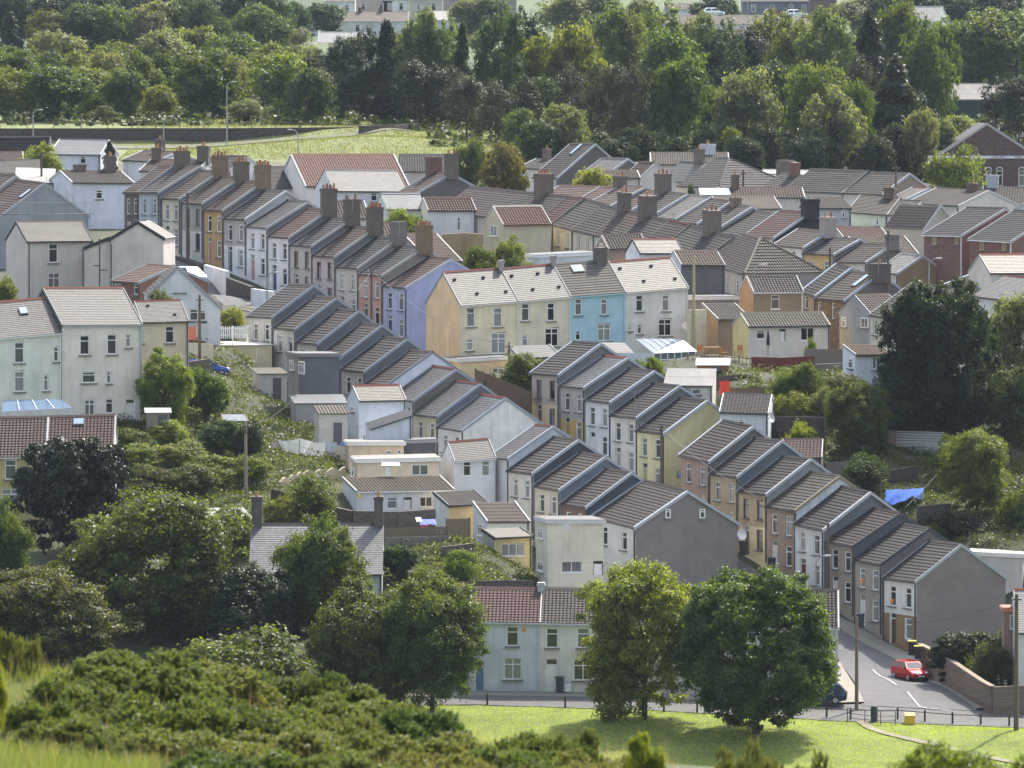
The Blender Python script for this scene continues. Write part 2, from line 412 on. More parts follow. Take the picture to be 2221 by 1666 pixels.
    def slope(P0, ud, vd, nd, ulen, vlen, us=lambda v: (0, 1)):
        # P0 lower left, ud along eave, vd up slope, nd normal; us gives trapezoid limits
        nc = max(1, int(round(vlen/ch))); c = vlen/nc
        for i in range(nc):
            v0, v1 = i*c, (i+1)*c
            a0, b0 = us(v0/vlen); a1, b1 = us(v1/vlen); a0 *= ulen; b0 *= ulen; a1 *= ulen; b1 *= ulen
            L0 = P0(a0, v0)+nd*(th+.02); R0 = P0(b0, v0)+nd*(th+.02); L1 = P0(a1, v1)+nd*.02; R1 = P0(b1, v1)+nd*.02
            rb.face([L0, R0, R1, L1], RM, [(a0, v0), (b0, v0), (b1, v1), (a1, v1)])
            rb.face([P0(a0, v0)+nd*(.0 if i == 0 else .02), P0(b0, v0)+nd*(.0 if i == 0 else .02), R0, L0], RM, [(a0, v0), (b0, v0), (b0, v0+.01), (a0, v0+.01)])
        rb.face([P0(ulen*us(0)[0], 0), P0(ulen*us(1)[0], vlen), P0(ulen*us(1)[1], vlen), P0(ulen*us(0)[1], 0)], RM)
    ek = (e+Z*k)
    def make_slope(y0, z0, y1, z1, x0, x1, us=lambda v: (0, 1), flip=False):
        vd3 = (n*(y1-y0)+Z*(z1-z0)); vl = vd3.length; vd3 = vd3/vl; nd = (vd3.cross(e) if flip else e.cross(vd3)).normalized()
        ov = over if mode != 'flat' else .1
        def P0(u, v): 
            q = y0+ (y1-y0)*((v-ov*(1-v/(vl+ov)))/vl) if False else None
            return P(x0+u, y0, z0)+vd3*(v-ov)
        slope(P0, e, vd3, nd, x1-x0, vl+ov, us)
    vo = .06 if parent is None else .03
    if mode == 'gable':
        if hip:
            hx = hd/W
            make_slope(0, 0, hd, rise, -vo, W, lambda v: (0, 1-hx*v))
            make_slope(D, zb, hd, rise, -vo, W, lambda v: (0, 1-hx*v), True)
            pv = [P(W+.1, -.1, -.06), P(W+.1, D+.1, -.06), P(W-hd, hd, rise+.03)]
            # hip end in courses
            nc = 12
            for i in range(nc):
                f0, f1 = i/nc, (i+1)/nc
                a0 = pv[0].lerp(pv[2], f0); b0 = pv[1].lerp(pv[2], f0); a1 = pv[0].lerp(pv[2], f1); b1 = pv[1].lerp(pv[2], f1); up = Vector((0, 0, .05))+e*.03
                l0 = (b0-a0).length/2; l1 = (b1-a1).length/2; vv = (pv[2]-pv[0]).length
                rb.face([a0+up, b0+up, b1, a1], RM, [(-l0, f0*vv), (l0, f0*vv), (l1, f1*vv), (-l1, f1*vv)]); rb.face([a0, b0, b0+up, a0+up], RM, [(-l0, f0*vv), (l0, f0*vv), (l0, f0*vv), (-l0, f0*vv)])
        else:
            make_slope(0, 0, hd, rise, -vo, W+vo); make_slope(D, zb, hd, rise, -vo, W+vo, flip=True)
    elif mode == 'mono': make_slope(0, 0, D, rise, -vo, W+vo)
    elif mode == 'flat':
        rb.box(P, -.12, W+.12, -.12, D+.12, .0, .14, RM)
    else:
        # gfront: slopes fall left and right
        for xe, s in ((0, 1), (W, -1)):
            vd3 = e*(xa-xe)+Z*(rise+k*(xa-xe)); vl = vd3.length; vd3 /= vl; nd = (vd3.cross(n)*(-s)).normalized()
            if nd.z < 0: nd = -nd
            slope(lambda u, v: P(xe, -.08+u, 0)+vd3*(v-over), n, vd3, nd, D+.16, vl+over)
    ro = add(rb, 'roof')
    # --- ridge tiles
    gm = MB(); rc = m_plain(tuple(int(c*.74) for c in ridge) if ridge else tuple(int(c*.7) for c in roof[1]), .9, key='ridge_tile')
    if mode == 'gable':
        xr = W+vo if not hip else W-hd
        gm.prism([P(-vo, hd-.16, rise-.02), P(-vo, hd, rise+.14), P(-vo, hd+.16, rise-.02)], [P(xr, hd-.16, rise-.02), P(xr, hd, rise+.14), P(xr, hd+.16, rise-.02)], rc)
        if hip:
            for yy in (0, D):
                p0, p1 = P(W+.1, yy, 0), P(W-hd, hd, rise+.06); gm.tube(p0, p1, .1, .1, rc, 6)
        add(gm, 'ridge')
    # --- verges
    if VM and mode in ('gable', 'mono', 'gfront') and coping > 0:
        ends = [0, W] if mode != 'gfront' else []
        for x in ends:
            if hip and x == W: continue
            if mode == 'gable' and ((x == 0 and a < -20) or (x == W and end == 'L')) and coping < .05: continue
            vb = MB()
            xa0, xb0 = (x-coping*.75, x+.03) if x == 0 else (x-.03, x+coping*.75)
            y1, z1 = hd, rise; up, dn = .1, .15
            y0, z0 = -over, -over*rise/hd
            prof = [(y0, z0-dn), (y0, z0+up), (y1, z1+up)]
            if mode == 'gable': y2, z2 = D+over, zb-over*rise/hd; prof += [(y2, z2+up), (y2, z2-dn), (y1, z1-dn)]
            else: prof += [(y1, z1-dn)]
            n_ = len(prof); A_ = [P(xa0, y, z) for y, z in prof]; B_ = [P(xb0, y, z) for y, z in prof]
            if mode == 'gable':
                for q in ((0, 1, 2, 5), (5, 2, 3, 4)): vb.face([A_[i] for i in q], VM); vb.face([B_[i] for i in q][::-1], VM)
            else: vb.face(A_, VM); vb.face(B_[::-1], VM)
            for i in range(n_): vb.face([A_[i], A_[(i+1) % n_], B_[(i+1) % n_], B_[i]], VM)
            add(vb, 'bargeboard')
        if mode == 'gfront':
            vb = MB(); yy, y3 = -.14, .03; s0 = rise/xa; s1 = rise/(xa-W); prof = [(-over, -over*s0-.2), (-over, -over*s0+.12), (xa, rise+.12), (W+over, s1*over+.12), (W+over, s1*over-.2), (xa, rise-.2)]
            A_ = [P(x, yy, z) for x, z in prof]; B_ = [P(x, y3, z) for x, z in prof]
            for q in ((0, 1, 2, 5), (5, 2, 3, 4)): vb.face([A_[i] for i in q], VM); vb.face([B_[i] for i in q][::-1], VM)
            for i in range(6): vb.face([A_[i], A_[(i+1) % 6], B_[(i+1) % 6], B_[i]], VM)
            add(vb, 'bargeboard')
    if mode == 'flat':
        fb = MB()
        FM = m_plain(verge or WHITE, .6, key='fascia')
        fb.box(P, -.15, W+.15, -.17, -.122, -.16, .1, FM); fb.box(P, -.17, -.122, -.12, D, -.16, .1, FM); fb.box(P, W+.122, W+.17, -.12, D, -.16, .1, FM)
        add(fb, 'fascia')
    # --- gutter and pipe
    if mode in ('gable', 'mono') and gut:
        gb = MB(); z0 = -over*rise/hd; gb.box(P, 0, W, -over-.1, -over+.01, z0-.1, z0-.005, GUM)
        add(gb, 'gutter')
        if pipe and H > 2:
            pb = MB(); pb.box(P, W-.16, W-.07, -.1, -.01, -H, -.12, GUM); add(pb, 'drainpipe')
    # --- windows and doors
    rz = ra
    def put(o, org, rot, dpt):
        x0, z0, x1, z1, kd = o; ww, hh = x1-x0, z1-z0
        loc = org(x0, z0)
        if kd == 'door' or kd == 'Door':
            d, f, h = door_mesh(ww, hh, door if kd == 'door' else WHITE[:3]); d_ = link('door', d, sub, loc+so_, rot)
            if parent is None: link('frame', f, d_); link('handle', h, d_)
        else:
            st = kd
            if st == 't' and ww > 1.3: st = 'tm'
            p, f, s = win_meshes(ww, hh, st, frame); wd = link('window', p, sub, loc+so_, rot)
            if parent is None:
                link('frame', f, wd)
                if sills: link('sill', s, wd, (0, -dpt, 0))
            else:
                j = joined_window(ww, hh, st, frame); wd.data = j
    for o in ops: put(o, lambda x, z: P(x, .13, z), rz, .13)
    # gable windows in pixels: (side, x0,y0,x1,y1,kind)
    for it in gpx:
        sd_ = it[0]; xg = 0 if sd_ == 'L' else W; org0 = PA+ek*xg; nrm = -e if sd_ == 'L' else e; ud = -n if sd_ == 'L' else n
        def g_yz(x, y):
            r = Vector(ray(x, y)); o = Vector((0, 0, CAMZ)); t = (org0-o).dot(e)/r.dot(e); q = o+r*t; return (q-org0).dot(ud), q.z-org0.z
        u0, z1 = g_yz(it[1], it[2]); u1, z0 = g_yz(it[3], it[4])
        put((u0, z0, u1, z1, it[5] if len(it) > 5 else 't'), lambda u, z: org0-root_loc+ud*u+Z*z+nrm*.02, math.atan2(ud.y, ud.x), .0)
    # --- chimneys: (x fraction, width across, width along, height, colour, pots)
    for c in chim:
        xf, wn, we, hh, cc, pots = c[:6]; cmt = m_brick(cc, bw=.23, bh=.08) if len(c) < 7 else m_wall(cc); cb = MB(); xc = xf*W; yc = hd
        cb.box(P, xc-we/2, xc+we/2, yc-wn/2, yc+wn/2, rise-wn*.5*rise/hd-.25, rise+hh-.26, cmt)
        cb.box(P, xc-we/2-.06, xc+we/2+.06, yc-wn/2-.06, yc+wn/2+.06, rise+hh-.26, rise+hh-.12, cmt)
        cb.box(P, xc-we/2-.02, xc+we/2+.02, yc-wn/2-.02, yc+wn/2+.02, rise+hh-.12, rise+hh, cmt)
        co = add(cb, 'chimney')
        if parent is None:
            for q in range(pots):
                pm = MB(); yy = yc-wn/2+wn*(q+.5)/pots; tp = P(xc, yy, rise+hh); hp = .42 if q % 2 else .3
                pcm = m_plain((150, 92, 66) if q % 3 else (170, 132, 90), .8, key='terracotta')
                pm.tube(tp, tp+Z*hp, .13, .1, pcm, 8); pm.tube(tp+Z*hp, tp+Z*(hp+.05), .135, .135, pcm, 8); pm.build('chimney_pot', co, so_)
    # --- rooflights: pixel rect on the front slope
    for it in sky:
        vd3 = (n*hd+Z*rise).normalized(); nd = e.cross(vd3).normalized()
        def s_uv(x, y):
            r = Vector(ray(x, y)); o = Vector((0, 0, CAMZ)); t = (PA-o).dot(nd)/r.dot(nd); q = o+r*t-PA; return q.dot(e), q.dot(vd3)
        cx, cyv = s_uv((it[0]+it[2])/2, (it[1]+it[3])/2); hw, hh = it[4] if len(it) > 4 else (.4, .55)
        def S(u, v, w_): return PA-root_loc+e*(cx+u)+vd3*(cyv+v)+nd*w_+Z*k*(cx+u)
        s1 = MB(); s1.box(S, -hw, hw, -hh, hh, .05, .14, M_LEAD); q = add(s1, 'rooflight')
        s2 = MB(); s2.box(S, -hw+.07, hw-.07, -hh+.07, hh-.07, .14, .15, m_plain((150, 170, 190), .1, key='rooflight_glass'))
        if parent is None: s2.build('pane', q, so_)
    if vents:
        for q in range(vents):
            vb = MB(); xx = W*(q+.5)/vents; yy = hd*(.28 if q % 2 else .75); zz = rise*(yy/hd)
            vb.box(P, xx-.13, xx+.13, yy-.1, yy+.12, zz+.03, zz+.17, M_DARK); add(vb, 'roof_vent')
    if dish:
        db = MB(); c0 = P(W*.5, hd*.4, rise*.4); db.tube(c0, c0+Z*.5, .02, .02, M_LEAD, 5); db.tube(c0+Z*.5+Vector((0, -.02, 0)), c0+Z*.5+Vector((0, -.08, .02)), .05, .3, M_LEAD, 12); add(db, 'satellite_dish')
    # ground control
    if ctlw and parent is None:
        for x, y, wgt in ((0, 0, 1), (W, 0, 1), (W/2, -1.0, 1), (0, D, .35), (W, D, .35), (W/2, D/2, .5)):
            q = root_loc+P(x, y, -H); CTRL.append((q.x, q.y, q.z-.05, wgt*ctlw))
    root['Yb'] = (PA+e*W).y if parent is None else root.get('Yb', 0)
    return root
JW = {}
def joined_window(w, h, st, frame):
    k = (round(w, 2), round(h, 2), st, frame.name)
    if k in JW: return JW[k]
    mb = MB(); w, h = k[0], k[1]
    mb.face([(0, 0, 0), (w, 0, 0), (w, 0, h), (0, 0, h)], M_GLASS); t = .06
    for x0, x1, z0, z1 in ((0, w, 0, t), (0, w, h-t, h), (0, t, t, h-t), (w-t, w, t, h-t)): mb.box(ident, x0, x1, -.05, .03, z0, z1, frame)
    if st in ('t', 'tm'): mb.box(ident, t, w-t, -.045, .03, h*.68, h*.68+.06, frame)
    if st in ('m', 'tm'): mb.box(ident, w*.5-.03, w*.5+.03, -.042, .03, t, h-t, frame)
    if st == 'm3':
        for q in (.33, .67): mb.box(ident, w*q-.03, w*q+.03, -.042, .03, t, h-t, frame)
    mb.box(ident, -.08, w+.08, -.18, .01, -.09, -.005, frame)
    JW[k] = mb.mesh('window'); return JW[k]
def row(Y, a, specs, **common):
    out = []
    for s in specs:
        d = dict(common); d.update(s); h = house(Y=Y, a=a, **d); Y = h['Yb']; out.append(h)
    return out
# ------------------------------------------------------------------ roof colours
GREY = ('tile', (112, 104, 100)); BRN = ('tile', (112, 88, 76)); DGREY = ('tile', (92, 88, 88)); RED = ('tile', (124, 80, 68))
LGREY = ('tile', (150, 145, 138)); SLATE = ('slate', (118, 118, 122)); LSLATE = ('slate', (128, 124, 121), .5); BSLATE = ('slate', (104, 110, 122))
PAN = ('pantile', (128, 112, 102)); PANR = ('pantile', (150, 92, 78)); PANL = ('pantile', (150, 138, 122)); PANO = ('pantile', (190, 120, 92))
FELT = ('smooth', (140, 140, 140)); WFELT = ('smooth', (225, 222, 215)); SHEET = ('sheet', (205, 205, 205))
GW = (122, 122, 126)      # cement-rendered party gables
BROWNF = m_plain((92, 52, 38), .5, key='brown_frame'); GOLDF = m_plain((190, 170, 120), .5, key='tan_frame')
DK = (60, 62, 66)

# === upper street, stepping down from the far left to the blue gable
TER = dict(H=5.3, wins='T', gable=GW, group='terraced houses of the upper street')
ck = (92, 78, 70); ck2 = (124, 98, 72)
row(708, -63, [
 dict(label='brown roofed end house at the top of the upper street with dark stone front', A=(269.6, 415.8), B=(301, 416), Rg=(374.7, 361), roof=BRN, wall=(112, 100, 92), verge=(200, 205, 212), wins='U', W=None),
 dict(label='pale grey house with a bay window beside the dark stone end house', A=(301, 416), B=(345.6, 416), Rg=(433, 361.4), roof=GREY, wall=(186, 192, 200), chim=[(.15, 1.4, .7, 1.5, ck, 4)]),
 dict(label='cream house with plain white door, third from the top of the upper street', A=(352, 428.5), B=(391, 429.7), Rg=(477, 372), roof=BRN, wall=(222, 212, 192), chim=[(1, 1.4, .7, 1.5, ck2, 4)], door=(150, 145, 135)),
 dict(label='grey rendered house with white lower storey behind the telegraph pole', A=(395, 438.6), B=(440.5, 440), Rg=(523, 385), roof=BRN, wall=(176, 172, 168), wall2=(214, 212, 208), zs=-2.7, chim=[(1, 1.4, .7, 1.5, ck, 4)], frame=BROWNF),
 dict(label='ochre brick terraced house with pink door and pale stone window heads', A=(443, 453), B=(485, 454.6), Rg=(570, 395), roof=BRN, wall=(196, 160, 108), chim=[(1, 1.4, .7, 1.6, ck2, 5)], door=(170, 120, 116)),
 dict(label='house grey above and white below with a high white parapet and no chimney', A=(486, 472), B=(534, 474), Rg=(620, 414.6), roof=GREY, wall=(178, 176, 172), wall2=(226, 228, 230), zs=-2.6, coping=.3, gable=(190, 190, 192), verge=(236, 238, 240)),
 dict(label='white house with slate roof and pink porch in the upper street', A=(535.4, 489), B=(581, 493), Rg=(668, 438.6), roof=('slate', (112, 108, 106)), wall=(226, 226, 230), door=(166, 130, 128)),
 dict(label='white house with red dormer roof and blue door in the upper street', A=(582, 510.8), B=(629, 513.8), Rg=(713, 456), roof=('tile', (116, 84, 74)), wall=(222, 222, 226), chim=[(1, 1.4, .7, 2.0, (88, 74, 68), 4)], door=(40, 58, 110)),
 dict(label='grey rendered house with two pots on its tall black chimney stack', A=(629.6, 529.7), B=(678.5, 532), Rg=(763, 475), roof=DGREY, wall=(188, 182, 176), chim=[(1, 1.4, .7, 1.8, (78, 70, 68), 2)], frame=BROWNF),
 dict(label='pinkish grey house with brown roof and yellow pots in the upper street', A=(678.5, 552.5), B=(728, 555.6), Rg=(813, 495), roof=BRN, wall=(202, 186, 188), chim=[(1, 1.4, .7, 1.9, (80, 70, 68), 5)], frame=BROWNF),
 dict(label='cream house with dark window openings and a low grey chimney stack', A=(729, 577), B=(778, 580), Rg=(864, 517), roof=DGREY, wall=(206, 196, 184), chim=[(1, 1.4, .7, 1.5, (118, 112, 108), 0, 1)], gable=(150, 142, 140)),
 dict(label='salmon pink terraced house with white windows beside the blue end house', A=(778.5, 593), B=(830.4, 596), Rg=(920, 537), roof=DGREY, wall=(206, 160, 148), chim=[(1, 1.4, .7, 2.0, (120, 92, 62), 5)], gable=(150, 138, 128)),
 dict(label='blue end terraced house with blue gable and red brown roof', A=(831.6, 618), B=(882, 622.7), Rg=(978.5, 562.7), roof=('tile', (118, 86, 76)), wall=(184, 190, 220), gable=(168, 174, 202), verge=(216, 224, 240), H=7),
], **{k: v for k, v in TER.items()})

# === middle street seen from behind (left centre), stepping down to the white gable
TER = dict(H=5.3, wins='V', gable=(112, 114, 120), group='terraced houses of the middle street', verge=(196, 206, 218))
row(636, -63, [
 dict(label='topmost house of the middle street with two tall rear windows beside picket fence', A=(539, 684), B=(592.4, 686.6), Rg=(681, 619.5), roof=GREY, wall=(196, 192, 184)),
 dict(label='white walled house with a black drainpipe, second from the top of the middle street', A=(593.7, 709), B=(641.8, 713), Rg=(730, 647), roof=GREY, wall=(220, 218, 210), gut=(40, 42, 46)),
 dict(label='third brown roofed house of the middle street above the flat roofed block', A=(644, 740), B=(691, 744), Rg=(778.5, 675), roof=('tile', (108, 98, 94)), wall=(206, 204, 198)),
 dict(label='fourth house of the middle street, its wall hidden by the grey rendered block', A=(693, 770), B=(739, 775), Rg=(829, 705.6), roof=('tile', (106, 96, 94)), wall=(170, 168, 166)),
 dict(label='grey walled house with two narrow dark windows right of the rendered block', A=(740.5, 798.5), B=(792.4, 804), Rg=(883.5, 736), roof=('tile', (104, 94, 90)), wall=(178, 176, 174)),
 dict(label='house with a pale grey white gable halfway down the middle street', A=(795, 829), B=(844, 832), Rg=(938, 763.8), roof=('tile', (112, 98, 92)), wall=(200, 198, 192), gable=(214, 218, 226), coping=.05),
 dict(label='slate roofed white house with white rear wing in the middle street', A=(848, 860), B=(898.7, 867.6), Rg=(990, 801.8), roof=('slate', (128, 124, 122)), ridge=(140, 76, 60), wall=(226, 228, 230), gable=(120, 112, 104)),
 dict(label='cream walled slate house, second last at the low end of the middle street', A=(896, 895), B=(950.6, 901.8), Rg=(1041.8, 833.4), roof=('slate', (116, 114, 114)), ridge=(140, 76, 60), wall=(216, 206, 182)),
 dict(label='white end house with big white gable and smooth slate roof', A=(950.6, 923), B=(1005, 932), Rg=(1097, 864), roof=('slate', (142, 142, 144)), ridge=(150, 76, 60), wall=(232, 232, 230), gable=(234, 232, 226), verge=(206, 216, 228), H=6),
], **TER)

# === lower middle street, front faces (centre), down to the pale yellow gable
TER = dict(H=5.4, wins='T', gable=(126, 126, 128), group='terraced houses of the steep centre street', coping=.26, verge=(214, 222, 232))
row(612, -63, [
 dict(label='beige house with brown windows at the top of the steep centre street', A=(1153.6, 807), B=(1213, 811.5), Rg=(1302.7, 745.8), roof=('tile', (92, 82, 78)), wall=(196, 184, 172), wall2=(226, 208, 172), zs=-2.6, frame=BROWNF, door=(110, 70, 60)),
 dict(label='house grey above and mustard below with a smooth slate roof', A=(1215.6, 833.9), B=(1268.4, 839), Rg=(1361, 777), roof=('slate', (140, 142, 146)), ridge=(150, 76, 60), wall=(182, 178, 172), wall2=(214, 178, 108), zs=-2.8, door=(176, 140, 80)),
 dict(label='bright white house between mustard and cream neighbours in the centre street', A=(1270, 865), B=(1325, 871), Rg=(1419, 805.5), roof=('tile', (92, 84, 82)), wall=(232, 232, 234)),
 dict(label='cream white house left of the pale yellow end house', A=(1325, 898), B=(1383, 904), Rg=(1472.8, 838), roof=('tile', (88, 80, 78)), wall=(228, 224, 214), door=(170, 160, 150)),
 dict(label='pale yellow end house with broad yellow gable above the telegraph pole', A=(1381.8, 931), B=(1441.5, 938), Rg=(1532.5, 869.7), roof=('tile', (86, 78, 76)), wall=(232, 222, 176), gable=(218, 204, 168), verge=(226, 230, 236), coping=.34, H=6, door=(170, 170, 120)),
], **TER)

# === right hand row of the steep street
TER = dict(H=5.4, wins='T', gable=(112, 116, 122), group='terraced houses of the lower right street', coping=.2, verge=(220, 224, 230))
row(583, -63, [
 dict(label='pinkish brown house with blue sale board at the top of the lower right street', A=(1476.7, 985), B=(1540, 999), Rg=(1632, 925.6), roof=('tile', (98, 84, 80)), wall=(168, 146, 132), gable=(120, 118, 118), coping=.3),
 dict(label='tan house, second in the lower right street, with slate grey gable', A=(1541, 1025.5), B=(1601, 1032), Rg=(1695.7, 957), roof=('tile', (98, 88, 84)), wall=(198, 178, 144), gable=(104, 112, 122)),
 dict(label='tan house with cream ground floor and brown windows in the lower right street', A=(1602, 1063.5), B=(1664, 1070), Rg=(1757.7, 996.5), roof=('tile', (96, 86, 82)), wall=(196, 176, 142), wall2=(230, 212, 172), zs=-2.7, frame=BROWNF, door=(104, 64, 50), coping=.3, gable=(150, 156, 160)),
 dict(label='brown pink house with lichen covered roof between cream and white houses', A=(1662.8, 1095.7), B=(1727, 1105), Rg=(1821, 1033), roof=('tile', (112, 104, 92), .5), wall=(166, 142, 124), gable=(206, 212, 218), verge=(190, 172, 140)),
 dict(label='white house in the middle of the lower right street beside the pole', A=(1724.8, 1133), B=(1787, 1147), Rg=(1886.8, 1068.6), roof=('tile', (92, 84, 82)), wall=(232, 230, 226), gable=(112, 118, 128), coping=.32),
 dict(label='grey brown house with reddish dark roof right of the white house', A=(1795.7, 1171), B=(1852.7, 1182.5), Rg=(1952.4, 1114), roof=('tile', (98, 74, 70)), wall=(158, 144, 130), gable=(84, 88, 96), verge=(96, 98, 104), coping=.1),
 dict(label='grey rendered house, second from the bottom, with orange alarm box', A=(1855, 1211.6), B=(1913, 1221.8), Rg=(2015.7, 1146.8), roof=('tile', (96, 88, 84)), wall=(166, 156, 144), gable=(110, 108, 106), verge=(84, 88, 98), coping=.1),
 dict(label='end house white above and brown below with large grey pebbledash gable', A=(1918, 1250.6), B=(1987.8, 1259.5), Rg=(2085, 1182), roof=('tile', (104, 96, 92)), wall=(230, 228, 222), wall2=(150, 120, 82), zs=-2.7, gable=(132, 124, 120), verge=(206, 216, 220), coping=.12, door=(90, 56, 40)),
], **TER)

# === centre row seen from behind, down to the grey cement gable
TER = dict(H=5.3, wins='V', gable=(72, 80, 92), group='terraced houses backing onto the centre yards', coping=.2, verge=(214, 222, 232))
cr = row(584, -63, [
 dict(label='white slate roofed house with a white rear wing and red window sills', A=(1066, 989), B=(1104, 993), Rg=(1200, 925.6), roof=('slate', (118, 114, 114)), ridge=(140, 76, 60), wall=(224, 226, 230), gable=(196, 202, 208), wins=''),
 dict(label='white walled house below the slate house, roof shaded by its tall gable', A=(1102.5, 1018), B=(1157, 1024.8), Rg=(1254.4, 954.7), roof=('tile', (104, 94, 90)), wall=(226, 222, 212)),
 dict(label='cream walled house with mossy red flecked roof in the centre row', A=(1159.5, 1051), B=(1215, 1061), Rg=(1312.7, 991.4), roof=('tile', (110, 92, 86)), wall=(216, 206, 186), gable=(116, 124, 134)),
 dict(label='brown stone walled house, fourth of the centre row, with white windows', A=(1217.7, 1090), B=(1273.4, 1098), Rg=(1369.6, 1025.6), roof=('tile', (104, 92, 88)), wall=(130, 104, 86)),
 dict(label='end house with big grey cement gable and two tiny attic windows', A=(1287, 1118), B=(1378.5, 1142), Rg=(1486.8, 1066), roof=('tile', (100, 90, 84)), wall=(222, 222, 218), gable=(142, 134, 132), verge=(222, 228, 234), H=6, coping=.3, hd=4.45,
      gpx=[('R', 1443, 1104, 1454, 1124), ('R', 1517, 1104, 1529, 1124)]),
], **TER)
EXT = dict(a=14, H=4.8, group=None)
house(parent=cr[0], A=(986, 999), B=(1074.7, 991.5), Rg=(971, 960.5), end='L', Y=581.5, a=14, H=5.0, roof=LSLATE, ridge=(150, 84, 62), wall=(226, 228, 232), verge=(200, 206, 214), px=[(1005, 1001.5, 1021.5, 1031), (1045.6, 1000, 1062, 1031)], gut=(200, 205, 210), coping=.06)
house(parent=cr[0], A=(773, 1065.5), B=(984, 1062), Rg=(735, 1036), end='L', Y=571, a=16, H=2.7, hd=4.2, mode='mono', roof=('pantile', (150, 134, 112)), wall=(228, 230, 232), verge=(210, 212, 216), gut=(225, 228, 230),
      px=[(840, 1079, 862, 1103), (875, 1079, 893, 1104, 'Door'), (911, 1078, 938, 1099, 'm')], pipe=False)
house(parent=cr[1], A=(973, 1096.5), B=(1060, 1092), Rg=(939, 1067.6), end='L', Y=567, a=16, H=2.7, hd=4.4, mode='mono', roof=('tile', (112, 100, 88)), wall=(232, 204, 150), gable=(222, 222, 218), verge=(90, 92, 96), gut=(50, 50, 52), px=())
house(parent=cr[2], A=(1057, 1130.6), B=(1148, 1130.6), Rg=(1022, 1089), end='L', Y=562, a=14, H=5.4, hd=4.6, mode='mono', roof=('tile', (116, 96, 84)), wall=(232, 234, 236), verge=(220, 222, 226), px=(), gpx=[('L', 1037, 1136, 1047, 1162)])
house(parent=cr[3], A=(1072, 1166), B=(1154, 1162.5), Rg=(1046, 1148), end='L', Y=556, a=18, H=3.6, hd=3.0, mode='mono', roof=('sheet', (168, 162, 150)), wall=(222, 206, 158), gable=(176, 178, 172), verge=(64, 64, 64), gut=(45, 45, 48),
      px=[(1088, 1180, 1137, 1204, 'm3'), (1111, 1237, 1129, 1259, 'm')], found=1.5)
house(parent=cr[4], A=(1188, 1131), B=(1309, 1131), Y=550, a=10, H=5.2, L=5.0, mode='flat', roof=('smooth', (120, 118, 114)), wall=(224, 218, 198), verge=(196, 196, 200), px=[(1218, 1218, 1262, 1242, 'm'), (1287, 1217, 1308, 1248, 'Door')], gpx=[('L', 1168, 1144, 1178, 1169), ('L', 1167, 1216, 1179, 1240)])

# === cream, cyan and white terrace facing the camera across the centre
TER = dict(group='terrace with the cyan house', gable=(226, 196, 166), verge=(214, 214, 214), coping=.05, gut=(206, 206, 202))
row(637, 23, [
 dict(label='cream end house with peach gable and pale mottled slate roof', A=(998.4, 661), B=(1123.7, 652), Rg=(961, 592), end='L', roof=LSLATE, ridge=(150, 84, 66), wall=(230, 218, 186), H=7.4, px=[(1012, 667, 1031, 708), (1070, 667, 1090, 708), (1011, 735, 1027, 760), (1065, 722, 1098, 765, 'T')], vents=4),
 dict(label='cream middle house between the peach gabled and cyan houses', A=(1123.7, 652), B=(1237, 641.4), Rg=(961, 590), end='L', hd=3.8, rise=2.62, roof=('slate', (128, 124, 121), .5), ridge=(150, 84, 66), wall=(226, 216, 190), H=6.2, px=[(1131, 658, 1149, 695), (1187, 657, 1204, 695), (1132, 728, 1146, 750), (1182, 712, 1212, 749, 'tm')], vents=4, chim=[(0, .5, .4, .8, (170, 160, 150), 0, 1), (1, .5, .4, .8, (170, 165, 160), 0, 1)]),
 dict(label='bright cyan house in the middle of the terrace with rooflight', A=(1237, 641.4), B=(1356.4, 632.5), Rg=(961, 590), end='L', hd=3.8, rise=2.62, roof=('tile', (148, 141, 131)), wall=(174, 212, 224), H=5.6, px=[(1247, 648, 1263, 683), (1303, 648, 1318, 682), (1248, 718, 1260, 738, 't'), (1296, 702, 1325, 738, 'T')], sky=[(1240, 579, 1264, 595, (.55, .5))], gut=(160, 196, 208), chim=[(.86, 1.0, .95, 1.2, (82, 74, 74), 0)]),
 dict(label='white end house with glass conservatory, right of the cyan house', A=(1356.4, 632.5), B=(1492, 622), Rg=(1455, 559.4), hd=3.8, roof=('slate', (144, 139, 133), .4), ridge=(160, 90, 70), wall=(228, 226, 218), H=5.4, px=[(1379, 640, 1395, 675), (1436, 639, 1452, 674), (1363, 702, 1370, 718), (1382, 703, 1393, 724), (1428, 692, 1457, 727, 'T')], vents=4, verge=(226, 226, 226)),
], **TER)

